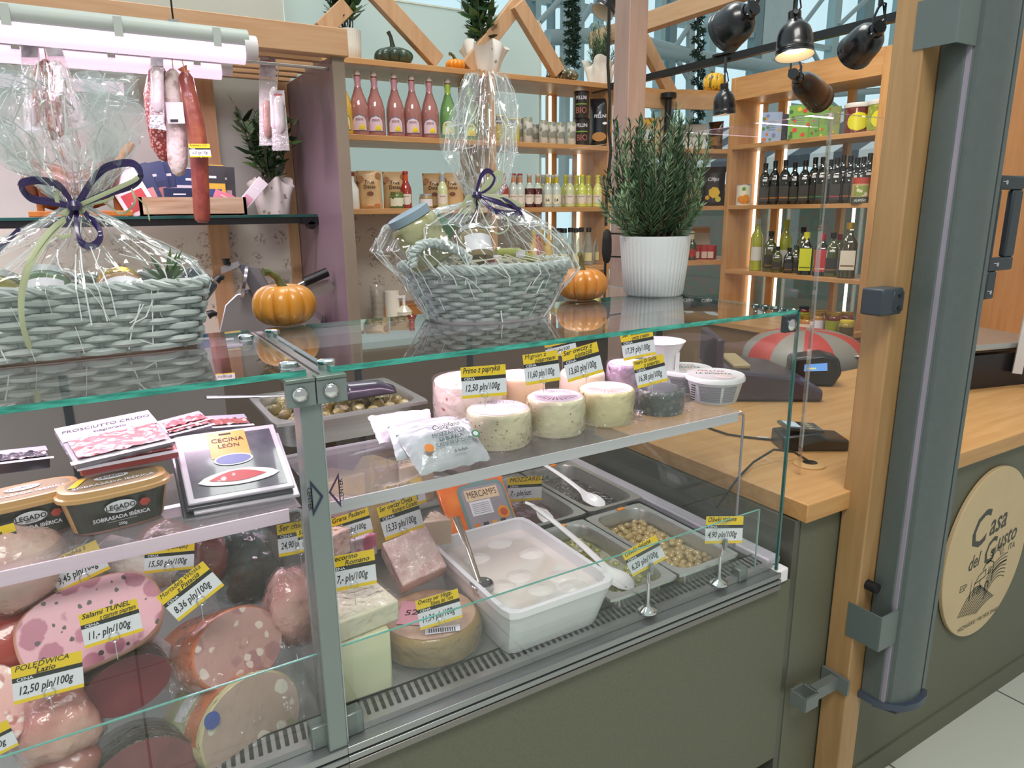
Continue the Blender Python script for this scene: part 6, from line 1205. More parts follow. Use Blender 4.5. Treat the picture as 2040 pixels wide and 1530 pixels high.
# striped tub seat behind the counter
t = thing('striped_pouffe', 'round upholstered seat back with red and grey stripes behind the service counter', 'seat', (2.78, 2.02, 0)); RS = M('B8413C', .45); GS = M('8C8880', .45); b = B()
for i in range(12):
    a0 = 2*pi*i/12+.1; 
    b.grid(lambda u, v: (.27*cos(pi/2*max(0, v*2-1))**.7*cos(a0+u*pi/6), .27*cos(pi/2*max(0, v*2-1))**.7*sin(a0+u*pi/6), .45+.42*min(1, v*2)+.13*sin(pi/2*max(0, v*2-1))), 6, 24, RS if i % 2 else GS)
b.obj('upholstery', t); b = B(); b.lathe([(.22, 0), (.22, .02), (.03, .03), (.03, .46)], CHROME, 24); b.obj('foot', t)
p = oz(1700, 703, ZC); b = B(); b.box((p[0], p[1], ZC+.001), (.16, .12, .001), PAPER, rz=.3); tag(b.obj('paper_sheet'), 'white paper sheet lying at the back of the worktop', 'paper')
# ================================================================== INSIDE THE CHEESE COUNTER
ZK = .7845; ZR = 1.112
def quadT(a, b_, c, d):      # bl, br, tr, tl -> frame at bl, width, height
    x = ((b_-a)+(c-d))/2; y = ((d-a)+(c-b_))/2; return frame(a, x, y), x.length, y.length
def slab4(name, label, cat, bl, br, tr, tl, th, m, dec=None, group=None, bev=.003, back=True):
    T, w_, h = quadT(bl, br, tr, tl); t = thing(name, label, cat, bl, group=group); T = TR(*(-bl)) @ T; b = B(); b.box((w_/2, h/2, -th/2), (w_, h, th), m, T=T); b.obj('block', t, bev=bev)
    if dec: dec(t, T, w_, h)
    return t
def rect(b, x0, y0, x1, y1, m, T, z=.0006): b.poly([(x0, y0, z), (x1, y0, z), (x1, y1, z), (x0, y1, z)], m, T)
def rrpoly(x0, y0, x1, y1, r, z, n=5):
    P = []
    for cx, cy, a in ((x1-r, y1-r, 0), (x0+r, y1-r, pi/2), (x0+r, y0+r, pi), (x1-r, y0+r, 3*pi/2)): P += [(cx+r*cos(a+pi/2*i/n), cy+r*sin(a+pi/2*i/n), z) for i in range(n+1)]
    return P
# ---- gastronorm trays
def rr2(q, w_, d, e=9): return rrect(q, w_/2, d/2, e)
def pan(label, cx, cy, zr, content, w_=.176, d=.325, dep=.075, lev=.035, group='steel food trays', rot=0):
    t = thing('steel_tray', label, 'tray', (cx, cy, zr), rot, group); b = B(); n = 64; L = [(w_-.002, d-.002, -.006, 30), (w_-.002, d-.002, 0, 30), (w_-.028, d-.028, -.0005, 6), (w_-.034, d-.034, -.006, 6), (w_-.044, d-.044, -dep, 6)]
    vs = []; fs = []
    for a, c, z, e in L:
        for j in range(n): x, y = rr2(2*pi*j/n, a, c, e); vs.append((x, y, z))
    for i in range(len(L)-1):
        for j in range(n): fs.append((i*n+j, i*n+(j+1) % n, (i+1)*n+(j+1) % n, (i+1)*n+j))
    fs.append(tuple((len(L)-1)*n+j for j in range(n))); b.add(vs, fs, STEEL); b.obj('pan', t, smooth=35)
    if content:
        b = B(); vs = [(0, 0, -lev)]; fs = []; K = 8
        for k in range(1, K+1):
            for j in range(n): x, y = rr2(2*pi*j/n, (w_-.038)*k/K, (d-.038)*k/K, 6); vs.append((x, y, -lev+(.0015*nz(x*90, y*90, 1))))
        for j in range(n): fs.append((0, 1+j, 1+(j+1) % n))
        for k in range(K-1):
            for j in range(n): fs.append((1+k*n+j, 1+k*n+(j+1) % n, 1+(k+1)*n+(j+1) % n, 1+(k+1)*n+j))
        b.add(vs, fs, content); b.obj('brine', t, smooth=60)
    b = B(); b.box((w_*.12, d/2-.008, .0008), (.022, .012, .0012), M('E88A1E', .5), rz=.1); b.obj('sticker', t); return t
BRINE = M('9A8A52', .05, coat=1, n=(14, '7C7040', .35, .7)); BRINE2 = M('7E7A48', .05, coat=1); DARKB = spots('2A2220', '5A4A48', 60, .3, .45, .18, .8, bump=(60, 1.)); KAL = spots('4A3838', '6E5A62', 30, .3, .5, .12, 1., bump=(30, .6))
PR = .822
pan('steel tray of green olives nearest the white mozzarella tub', .855, 1.087, PR, BRINE2); pan('steel tray of olives by the end pane', 1.033, 1.087, PR, BRINE); pan('steel tray of dark wine-coloured olives behind the front pair', .885, 1.43, PR, KAL); pan('steel tray of sliced black olives in the far corner', 1.065, 1.43, PR, DARKB)
OLM = M('9C9A4E', .18, coat=.8, n=(30, '7E7E3A', .35, .7)); OLM2 = M('B79A5E', .18, coat=.8, n=(30, '94783E', .35, .7))
def olives(proto_m, cx, cy, n, label, group, seed, z, rx=.062, ry=.13, long=1.25):
    r = random.Random(seed); b = B(); b.lathe([(0.0005, -.0085), (.0045, -.007), (.0075, -.003), (.0082, 0), (.0075, .003), (.0045, .007), (.0005, .0085)], proto_m, 12, caps=False); o = b.obj('olive'); o.scale = (1, long, 1); tag(o, label, 'olive', group); first = True; pts = []
    tries = 0
    while len(pts) < n and tries < 9000:
        tries += 1; x, y = r.uniform(-rx, rx), r.uniform(-ry, ry)
        if all((x-a)**2+(y-c)**2 > .0135**2 for a, c in pts): pts.append((x, y))
    for x, y in pts:
        q = o if first else o.copy()
        if not first: COL.objects.link(q)
        first = False; q.location = (cx+x, cy+y, z+r.uniform(-.002, .004)); q.rotation_euler = (r.uniform(-.3, .3), r.uniform(-.3, .3), r.uniform(0, 6.3))
olives(OLM2, 1.033, 1.087, 110, 'small tan-green olive in the brine of the tray by the end pane', 'olives in the tray by the end pane', 3, PR-.033)
olives(OLM, .855, 1.087, 66, 'green olive in the brine of the tray beside the mozzarella tub', 'olives in the tray beside the mozzarella tub', 8, PR-.036, long=1.15)
pan('perforated steel tray edge behind the cheese wedges', .62, 1.55, .85, M('8E8C8A', .4, .7), .3, .2, .09, .06)
# white spoons
def spoon(label, p0, p1, m=WPLAS, w0=.010, w1=.026, bowl=.075):
    t = thing('serving_spoon', label, 'spoon', p0); d = p1-p0; L = d.length; b = B(); N = 24; vs = []; fs = []; dn = d.normalized(); s = dn.cross(Vector((0, 0, 1))).normalized(); u = s.cross(dn)
    for i in range(N+1):
        k = i/N; x = L*k; f = max(0, (x-(L-bowl))/bowl); w_ = w0*(.75+.25*k) if f <= 0 else w0+(w1-w0)*sin(pi*min(1, f*.62+.02))*1.05 if f < 1 else w0
        if f > .0: w_ = w0*(1-min(1, f*3))+w1*math.sqrt(max(0.02, 1-((f-.5)/.52)**2))*min(1, f*3)
        for j in range(7):
            v = (j/6-.5)*2; dep = -.012*math.sqrt(max(0, 1-((f-.5)/.5)**2))*(1-v*v) if f > 0 else .002*(1-v*v); vs.append(dn*x+s*v*w_+u*(dep+.006*sin(pi*min(1, k*1.3))))
    for i in range(N):
        for j in range(6): fs.append((i*7+j, i*7+j+1, (i+1)*7+j+1, (i+1)*7+j))
    b.add(vs, fs, m); o = b.obj('spoon_body', t, smooth=80); sm = o.modifiers.new('thick', 'SOLIDIFY'); sm.thickness = .0025; return t
spoon('white plastic spoon reaching into the tray of sliced black olives', oz(1060, 912, .86), oz(1202, 1008, .80))
spoon('white plastic spoon dipping into the green olives beside the mozzarella tub', oz(1062, 1008, .865), oz(1258, 1172, .80))
spoon('white plastic spoon in the tray of dark wine-coloured olives', oz(1045, 1000, .85), oz(1102, 1040, .81), bowl=.05)
# ---- white mozzarella tub
t = thing('mozzarella_tub', 'large white plastic tub of mozzarella in milky whey', 'tub', (.6425, 1.06, ZK)); TZ = .885-ZK; b = B(); n = 72; TL = [(.20, .262, 0, 14), (.226, .322, TZ-.014, 14), (.232, .328, TZ-.012, 14), (.232, .328, TZ, 14), (.214, .310, TZ, 12), (.212, .308, TZ-.006, 12), (.195, .256, .012, 12)]
vs = []; fs = [tuple(range(n-1, -1, -1))]
for a, c, z, e in TL:
    for j in range(n): x, y = rr2(2*pi*j/n, a, c, e); vs.append((x, y, z))
for i in range(len(TL)-1):
    for j in range(n): fs.append((i*n+j, i*n+(j+1) % n, (i+1)*n+(j+1) % n, (i+1)*n+j))
b.add(vs, fs, M('EFECF2', .3, coat=.2)); b.obj('tub_walls', t, smooth=35)
b = B(); b.poly([(*rr2(2*pi*j/48, .211, .307, 12), TZ-.022) for j in range(48)], M('EADFDA', .06, coat=1, n=(10, 'E2D6D0', .3, .7))); b.obj('whey', t)
b = B(); b.lathe([(.0005, -.016), (.014, -.013), (.021, -.005), (.022, 0), (.02, .007), (.012, .013), (.0005, .0155)], M('EEE4E0', .25, coat=.4), 20, caps=False); MB = b.obj('mozzarella_ball'); first = True
for u, v, l in ((1000, 1165, 'ladle end'), (1035, 1145, 'b'), (1080, 1170, 'c'), (1120, 1145, 'd'), (1060, 1100, 'e'), (950, 1110, 'f'), (1140, 1165, 'g'), (995, 1080, 'h')):
    p = oz(u, v, .866); q = MB if first else MB.copy()
    if not first: COL.objects.link(q)
    first = False; q.location = (min(.725, max(.565, p[0])), min(1.19, max(.93, p[1])), .8565); q.scale = (1.5, 1.3, .8); tag(q, 'white mozzarella ball half sunk in the milky whey of the tub', 'mozzarella', 'mozzarella balls in the white tub')
b = B(); b.tube([oy(908, 1030, 1.17), oy(922, 1065, 1.14), oy(938, 1110, 1.09), oy(955, 1160, 1.03)], [.008, .007, .006, .005], M('C2C0B4', .2, .9), 8, flat=.4); b.lathe([(.02, .012), (.022, .01), (.016, -.008), (0, -.014)], M('C2C0C4', .2, .9), 20, c=oy(960, 1172, 1.02), caps=False); tag(b.obj('ladle'), 'steel ladle standing in the mozzarella tub', 'ladle')
# ---- orange Mercamps cheese pack
def dmer(t, T, w_, h):
    b = B(); b.poly([(p[0], p[1], p[2]) for p in rrpoly(w_*.26, .004, w_*.97, h*.86, .02, .0007)], M('6E8E8C', .4), T); b.poly(rrpoly(w_*.48, h*.78, w_*.74, h*.98, .008, .0008), M('6E8E8C', .4), T); b.poly(rrpoly(w_*.31, .006, w_*.93, h*.80, .016, .001), M('9C949C', .45), T)
    rect(b, w_*.36, h*.58, w_*.86, h*.76, M('E3C9A6', .5), T, .0014); rect(b, w_*.38, h*.34, w_*.7, h*.57, PAPER, T, .0014)
    for k in range(6): rect(b, w_*.41, h*(.37+.03*k), w_*.67, h*(.378+.03*k), M('8E8A90'), T, .0016)
    b.text('MERCAMPS', h*.15, M('4A2418'), T @ TR(w_*.61, h*.63, .0018), 0, .012, 'CENTER', .68)
    b.lathe([(w_*.09, 0), (0, .0006)], M('E8902A'), 20, T=T @ TR(w_*.84, h*.32, .0014)); b.lathe([(w_*.055, .0004), (0, .0009)], M('C2502A'), 20, T=T @ TR(w_*.84, h*.32, .0014))
    for k in range(4): rect(b, w_*(.36+.13*k), .012, w_*(.44+.13*k), h*.22, M(('D9802A', '3A3438', 'E0A23A', '3A3438')[k]), T, .0014)
    b.obj('printing', t, smooth=0)
slab4('cheese_pack', 'orange Mercamps cheese pack leaning behind the mozzarella tub', 'cheese pack', oy(905, 1085, 1.26), oy(1030, 1052, 1.26), oy(985, 938, 1.36), oy(846, 962, 1.36), .012, M('E0672A', .25, coat=.5, n=(20, 'EE8A3E', .4, .7)), dmer)
# ---- cheeses on the riser
FILMC = dict(coat=.7)
def wheel(label, u, vt, y, wpx, side, topm, lid=None, h=None, rnd=.008, name='round_cheese', skirt=0, ring=None, text=None, spots_=None, zb=ZR):
    c = oy(u, vt, y); r = px(wpx, c)/2; hh = h or (c[2]-zb); t = thing(name, label, 'cheese', (c[0], y, zb), face(c[0], y)); b = B()
    b.lathe([(r*.93, 0), (r*1.0, .006), (r*1.02, hh*.5), (r, hh-rnd), (r*.96, hh-rnd*.3), (r*.9, hh)], side, 40, fn=lambda q, rr, z: 1+.012*nz(cos(q)*4, sin(q)*4, z*60)); b.obj('cheese_body', t)
    b = B(); b.lathe([(r*.88, hh+.0006), (0, hh+.002)], topm, 36); 
    if text: b.text(text, r*.42, M('8A7A88'), TR(-.0, r*.38, hh+.0032), .2, .005)
    if lid:
        for k in range(14): a = pi*1.05+k*pi*.9/13; b.poly([(r*.08*cos(a), r*.08*sin(a)-r*.1, hh+.003), (r*.74*cos(a-.07), r*.74*sin(a-.07)-r*.05, hh+.0035), (r*.74*cos(a+.03), r*.74*sin(a+.03)-r*.05, hh+.0035)], M(lid, .4))
    b.obj('top_label', t)
    if spots_:
        b = B(); rs = random.Random(u)
        for k in range(spots_): a = rs.uniform(-pi, 0); z = hh*rs.uniform(.08, .85); b.lathe([(.0014, 0), (0, .0006)], M(rs.choice(('A0462E', '5A4630', 'B5762E')), .5), 7, T=TR(r*1.016*cos(a), r*1.016*sin(a), z) @ RZ(a+pi/2) @ RX(pi/2))
        b.obj('spice_flecks', t)
    if skirt:
        b = B(); rs = random.Random(u+1); b.grid(lambda uu, v: ((r*1.0+v*skirt*(.7+.5*sin(uu*2*pi*3+u)))*cos(2*pi*uu), (r+v*skirt*(.7+.5*sin(uu*2*pi*3+u)))*sin(2*pi*uu), .002+.010*(1-v)+.006*v*(1+sin(uu*2*pi*9))), 60, 5, FILM); b.grid(lambda uu, v: ((r*1.035)*cos(2*pi*uu), (r*1.035)*sin(2*pi*uu), hh*v+.001), 48, 10, FILM); b.obj('film_wrap', t)
    return t
CHW = M('E4DCB8', .42, coat=.5, n=(18, 'D9CFA6', .35, .7), bump=(70, .25)); CHY = M('E3D6A4', .42, coat=.5, n=(14, 'D8C992', .35, .7), bump=(70, .25)); TOPP = M('E9DCE4', .3, coat=.4, n=(40, 'CFC0CC', .45, .62)); PINKC = M('EBCFC8', .4, coat=.5, n=(16, 'E0B9AE', .4, .7), bump=(50, .4)); DKC = spots('4E5450', '7E7A6A', 60, .25, .4, .5, .5, bump=(80, .6))
wheel('small cheese wheel flecked with red pepper, nearest the mozzarella bags', 993, 812, 1.11, 130, CHW, TOPP, None, skirt=.02, text='Mignon', spots_=42)
wheel('small cheese wheel with two black peppercorns and a purple fan on top', 1107, 788, 1.11, 117, CHW, TOPP, '6E4A66', skirt=.022, text='Mignon', spots_=6)
wheel('smooth pale cheese wheel with a white paper top, beside the dark one', 1209, 772, 1.11, 112, CHY, TOPP, 'C9A08A', skirt=.022)
wheel('dark grey pepper-crusted cheese wheel', 1315, 772, 1.10, 96, DKC, M('2A2E36', .3, coat=.5, n=(30, '5A5E66', .5, .65)), skirt=.012)
wheel('pink wrapped cheese half behind the 12,50 price tag', 935, 752, 1.225, 145, spots('E9CFC6', 'B5674E', 40, .1, .16, .4, .5, bump=(50, .5)), PINKC, skirt=.008)
wheel('pale orange cheese wheel behind the purple-topped one', 1035, 745, 1.225, 100, M('EFC9A8', .4, coat=.4), PINKC)
wheel('cream cheese wheel at the back between two price tags', 1160, 738, 1.225, 90, M('EBD2C2', .4, coat=.4), PINKC)
def ptub(label, u, vt, y, wpx, h, text=True):
    c = oy(u, vt, y); r = px(wpx, c)/2; t = thing('ricotta_tub', label, 'ricotta tub', (c[0], y, ZR), face(c[0], y), 'white ricotta tubs'); b = B(); b.lathe([(r*.72, 0), (r*.76, .004), (r*.93, h*.80)], M('E6E2E6', .35), 36); b.obj('tub_body', t)
    b = B(); b.lathe([(r*.97, h*.8), (r, h*.82), (r, h*.93), (r*.96, h), (r*.9, h*.985), (0, h*.985)], WPLAS, 36); b.obj('lid', t)
    b = B(); z0, z1 = h*.12, h*.74
    for k in range(9): patch(b, r*(.775+.15*(k+.5)/9)+.0006, z0+(z1-z0)*k/9, z0+(z1-z0)*(k+.5)/9, -.6, .25, M('7A7880', .5)); patch(b, r*(.775+.15*(k+.5)/9)+.0006, z0+(z1-z0)*k/9, z0+(z1-z0)*(k+.45)/9, .35, .9, M('8A8890', .5))
    for k in range(7): patch(b, r*.86+.003, z0+(z1-z0)*k/7, z0+(z1-z0)*(k+.45)/7, -1.0, -.75, INK, 3)
    T = TR(0, 0, h*.99); b.text('MASTER', r*.26, M('D23A3A'), T @ TR(-r*.15, r*.38, 0) @ RZ(.1), .2, .02); b.text('LA RICOTTA', r*.28, INK, T @ TR(-r*.05, 0, 0) @ RZ(.1), .0, .015, 'CENTER', .75); b.lathe([(r*.34, .0003), (0, .001)], M('DCC9C4'), 18, T=T @ TR(r*.3, -r*.3, 0)); b.obj('printing', t, smooth=0)
ptub('white ricotta tub standing free at the end of the riser', 1424, 762, 1.10, 116, .062); ptub('white ricotta tub tucked behind the dark cheese', 1365, 742, 1.20, 108, .058)
c = oy(1315, 690, 1.235); t = thing('flared_cup', 'tall white flared plastic cup at the back of the riser', 'cup', (c[0], 1.235, ZR)); b = B(); b.lathe([(.036, 0), (.042, .09), (.058, .122), (.060, .124), (.057, .122), (.038, .08), (.034, .01)], WPLAS, 30); b.obj('cup_body', t); b = B(); b.bx((.01, -.0445, .05), (.022, -.043, .1), M('F6F0F4')); b.obj('tab', t)
c = oy(1252, 735, 1.19); wheel('small cheese wrapped in crinkled purple-tinted film behind the pepper cheese', 1250, 722, 1.19, 82, M('C6B0C4', .3, coat=.7, n=(24, '8E6A8A', .4, .7), bump=(40, .8)), M('D4C4D0', .3, coat=.7, bump=(40, .8)), skirt=.01)
# ---- mozzarella bags
def pillow(name, label, cat, bl, br, tr, tl, th, m, dec=None, group=None):
    t = thing(name, label, cat, bl, group=group); bl, br, tr, tl = [p-bl for p in (bl, br, tr, tl)]; n = (br-bl).cross(tl-bl).normalized(); b = B()
    def f(s):
        def g(u, v):
            p = (bl*(1-u)+br*u)*(1-v)+(tl*(1-u)+tr*u)*v; k = (max(0, sin(pi*u))**.55)*(max(0, sin(pi*v))**.55); e = .012*(sin(pi*u)*-1)*(1-2*v)*.5; w_ = .0025*nz(u*8, v*8, th*90)*(1 if k > .01 else 2.5)
            return tuple(p+n*(s*th/2*k+w_)+(tl-bl)*e*.6)
        return g
    b.grid(f(1), 22, 22, m); b.grid(f(-1), 22, 22, m); b.obj('bag_body', t, smooth=60)
    if dec: dec(t, lambda x, y: f(1)(x, y), n, quadT(bl, br, tr, tl))
    return t
BAGM = M('BDBFC6', .3, coat=.5, bump=(26, .6))
def bdec2(t, f, n, Q):
    T, w_, h = Q; b = B(); lift = .0255
    T = T @ TR(0, 0, lift)
    def tx(s, x, y, sz, m=M('2C4A48', .5), sh=0, sx=.9): b.text(s, sz*h, m, T @ TR(w_*x, h*y, -.0), sh, .01, 'CENTER', sx)
    tx('Camigliano', .52, .70, .14, INK, .3); tx('MOZZARELLA', .52, .54, .12); tx('DI BUFALA', .52, .43, .11); tx('CAMPANA DOP', .52, .32, .11); tx('di bufala', .55, .13, .09, INK, .3)
    b.lathe([(h*.09, 0), (0, .0006)], M('E8862A'), 18, T=T @ TR(w_*.18, h*.35, 0)); b.lathe([(h*.085, 0), (0, .0006)], M('3A8A5A'), 18, T=T @ TR(w_*.85, h*.42, 0)); b.lathe([(h*.05, .0004), (0, .001)], PAPER, 14, T=T @ TR(w_*.85, h*.42, 0)); b.obj('printing', t, smooth=0)
GB_ = 'white mozzarella bags on the riser'
pillow('mozzarella_bag', 'white mozzarella bag in front, its green and black print facing out', 'mozzarella bag', oy(838, 948, 1.0), oy(978, 915, 1.0), oy(930, 832, 1.075), oy(788, 868, 1.075), .046, BAGM, bdec2, GB_)
pillow('mozzarella_bag', 'white mozzarella bag in the middle of the three', 'mozzarella bag', oy(790, 918, 1.04), oy(915, 890, 1.06), oy(912, 828, 1.14), oy(772, 850, 1.12), .042, BAGM, None, GB_)
pillow('mozzarella_bag', 'white mozzarella bag hindmost of the three', 'mozzarella bag', oy(755, 885, 1.12), oy(865, 865, 1.14), oy(855, 815, 1.2), oy(732, 830, 1.2), .03, M('C6BCC9', .3, coat=.5, bump=(26, .6)), None, GB_)
# ---- lower deck cheeses
def block(label, c, d, rz, m, wrap=None, rot=None, name='cheese_block', bev=.004, rind=None):
    t = thing(name, label, 'cheese', c, rz, rot=rot); b = B(); b.box((0, 0, 0), d, m); b.obj('cheese_body', t, bev=bev)
    if rind: b = B(); b.box((0, d[1]/2+.0015, 0), (d[0]*1.01, .005, d[2]*1.01), rind); b.obj('rind', t)
    if wrap: b = B(); b.grid(lambda u, v: ((u-.5)*d[0]*1.04, -d[1]/2-.002-.002*nz(u*9, v*9, d[0]*50), (v-.5)*d[2]*1.04), 14, 14, FILM); b.grid(lambda u, v: ((u-.5)*d[0]*1.04, (v-.5)*d[1]*1.04, d[2]/2+.002+.002*nz(u*9, v*9, d[2]*70)), 14, 14, FILM); b.obj('film_wrap', t)
    return t
CRUMB = M('E6C9BE', .5, coat=.5, n=(40, 'D3A9A4', .45, .65), bump=(60, .7)); IVORY = M('DEDCBC', .5, coat=.25, n=(12, 'D4D2AE', .35, .7)); PARM = M('E2C98E', .5, coat=.3, n=(18, 'D8BA7A', .35, .7), bump=(30, .4))
c0 = oy(731, 1345, .957); HB = oy(731, 1268, .957)[2]-ZK; block('tall ivory cheese block at the front against the case upright', (c0[0]-.005, .985, ZK+HB/2), (.098, .055, HB), -.03, IVORY)
c0 = oy(727, 1262, .99); block('flat ivory pecorino block lying on the tall ivory one', (c0[0]-.004, 1.005, ZK+HB+.019), (.108, .08, .037), .12, M('E6DFC6', .5, coat=.4, n=(12, 'DCD4B8', .35, .7)), wrap=True)
wheel('large round brown-rind sheep cheese with a pink label and 52 written on it', 857, 1222, 1.047, 204, M('9C8152', .45, coat=.5, n=(5, '86693C', .4, .7, (.3, .3, 3)), bump=(40, .25)), M('C9A88E', .35, coat=.7, n=(30, 'B08A78', .4, .6)), h=None, rnd=.016, zb=ZK, skirt=.006)
p = oy(800, 1205, 1.03); t_ = bpy.data.objects[-1] if False else None
def ontop(t):
    b = B(); pts = []; 
    return b
b = B(); W = [o for o in bpy.data.objects if o.get('label', '').startswith('large round brown-rind')][0]; hh = oy(857, 1222, 1.047)[2]-ZK
b.poly([(-.05+.0*k, 0, hh+.004) for k in range(0)] or [(-.06, -.03, hh+.003), (.01, -.045, hh+.003), (.02, .03, hh+.003), (-.05, .045, hh+.003)], M('D99AA8', .4)); b.text('52s', .024, INK, TR(-.03, -.005, hh+.0035), .2, .01); b.poly([(-.01, -.07, hh+.003), (.05, -.066, hh+.003), (.05, -.047, hh+.003), (-.01, -.052, hh+.003)], PAPER)
for k in range(12): b.poly([(-.004+.004*k, -.066, hh+.0035), (-.002+.004*k, -.066, hh+.0035), (-.002+.004*k, -.054, hh+.0035), (-.004+.004*k, -.054, hh+.0035)], INK)
b.obj('paper_label', W, smooth=0)
slab4('cheese_block', 'film-wrapped pink-toned square cheese leaning on the brown wheel', 'cheese', oy(802, 1168, 1.10), oy(886, 1132, 1.10), oy(850, 1045, 1.17), oy(757, 1085, 1.17), .05, CRUMB, lambda t, T, w_, h: (lambda b: (b.grid(lambda u, v: tuple(T @ Vector((w_*u, h*v, .003+.002*nz(u*9, v*9, 4)))), 16, 16, FILM), b.obj('film_wrap', t)))(B()))
def wedge(label, u, v, y, w_, d, h, m, rz, rind=None, film=False):
    c = oy(u, v, y); t = thing('cheese_wedge', label, 'cheese', c, rz); b = B(); P = [(-w_/2, -d/2), (w_/2, -d/2), (w_*.12, d/2), (-w_*.12, d/2)]; b.prism(P, -h/2, h/2, m); b.obj('cheese_body', t, bev=.003)
    if rind: b = B(); b.bx((-w_/2, -d/2-.003, -h/2), (w_/2, -d/2+.001, h/2), rind); b.obj('rind', t)
    if film: b = B(); b.grid(lambda uu, vv: ((uu-.5)*w_*1.05, -d/2-.005-.003*nz(uu*8, vv*8, w_*99), (vv-.5)*h*1.08), 12, 12, FILM); b.grid(lambda uu, vv: ((uu-.5)*w_*(1.05-.8*vv), (vv-.5)*d, h/2+.003+.002*nz(uu*8, vv*8, w_*55)), 12, 12, FILM); b.obj('film_wrap', t)
    return t
wedge('dark-rinded cheese wedge with pale paste behind the pecorino', 690, 1200, 1.13, .085, .07, .05, M('E2D2C0', .5, n=(20, '8E7A8A', .62, .7), coat=.4), .3, M('8A6A3A', .5, n=(60, '5E4424', .4, .6)), True)
wedge('brown rinded wedge edge tucked beside the round sheep cheese', 738, 1193, 1.14, .05, .06, .045, M('B58A52', .5, n=(50, '8A6234', .4, .6)), .1)
wedge('small wedge with a pink and white label under the grana tag', 715, 1082, 1.24, .055, .05, .045, M('D8C6CE', .35, coat=.6, n=(24, 'C95A7E', .52, .58)), .1, None, True)
wedge('tall grana slab between the two price tags', 742, 1040, 1.32, .06, .05, .11, PARM, .2, None, True)
wedge('pink-tinted wrapped wedge behind the grana tag', 682, 1030, 1.33, .085, .06, .08, CRUMB, .1, None, True)
wedge('pale wrapped wedge by the case upright', 660, 1078, 1.2, .05, .05, .05, CRUMB, .4, None, True)
wedge('wrapped cream wedge against the orange pack', 868, 1052, 1.22, .06, .05, .055, M('E6CDB4', .45, coat=.4), -.3, None, True)
wedge('big parmesan wedge at the back beside the upright', 672, 978, 1.46, .10, .08, .085, PARM, .2); wedge('taller parmesan wedge next to the red label strip', 745, 958, 1.5, .12, .09, .10, PARM, -.1); wedge('parmesan wedge in film below the mozzarella bags', 815, 955, 1.44, .09, .08, .10, M('E0C9A2', .45, coat=.5), .1, None, True)
wedge('cheese wedge with a dark red strip beside the parmesan tag', 758, 1008, 1.38, .05, .04, .05, M('8E2A2A', .4), .5)
# ---- rear tray of pickled artichokes with scoop and spoon
pan('steel tray of pickled artichokes at the rear with a big scoop', .43, 1.46, 1.15, M('8E8250', .1, coat=.8), .325, .265, .06, .022)
ART = M('A08A4E', .3, coat=.6, n=(30, '6E6232', .35, .65), bump=(40, .5)); b = B(); b.lathe([(.0005, -.012), (.011, -.008), (.015, .001), (.011, .010), (.004, .015), (.0005, .016)], ART, 14, fn=lambda q, rr, z: 1+.12*sin(q*6), caps=False); A0 = b.obj('pickled_artichoke'); r = random.Random(6); first = True; pts = []
for k in range(400):
    x, y = r.uniform(-.125, .125), r.uniform(-.095, .095)
    if all((x-a)**2+(y-c_)**2 > .029**2 for a, c_ in pts): pts.append((x, y))
for x, y in pts:
    q = A0 if first else A0.copy()
    if not first: COL.objects.link(q)
    first = False; q.location = (.43+x, 1.46+y, 1.133+r.uniform(0, .004)); q.rotation_euler = (r.uniform(-.8, .8), r.uniform(-.8, .8), r.uniform(0, 6)); tag(q, 'pickled artichoke heart in the rear steel tray', 'artichoke', 'artichoke hearts in the rear tray')
t = thing('scoop', 'dark purple-black plastic scoop lying on the artichoke tray', 'scoop', oy(735, 775, 1.42)); b = B()
b.grid(lambda u, v: ((v-.5)*.11, .028*cos(pi*(u-.0))*(1-.25*v), .034*sin(pi*u)*(1-.2*v)*(1-.5*max(0, v-.7)/.3) - .012), 18, 10, M('3A2C42', .25, coat=.7)); o = b.obj('scoop_bowl', t); sm = o.modifiers.new('thick', 'SOLIDIFY'); sm.thickness = .003
b = B(); b.tube([(-.055, 0, .0), (-.10, 0, -.006), (-.16, .01, -.008)], [.012, .009, .009], M('3A2C42', .25, coat=.7), 8); b.obj('handle', t)
t = thing('steel_spoon', 'steel spoon whose handle juts out over the near end of the artichoke tray', 'spoon', oy(410, 792, 1.4)); b = B(); a = Vector((0, 0, 0)); c = oy(590, 788, 1.42)-oy(410, 792, 1.4); b.tube([a, a.lerp(c, .3), a.lerp(c, .6), c], [.009, .0085, .006, .006], M('C9BECB', .2, .9), 8, flat=.4); b.obj('spoon_handle', t)
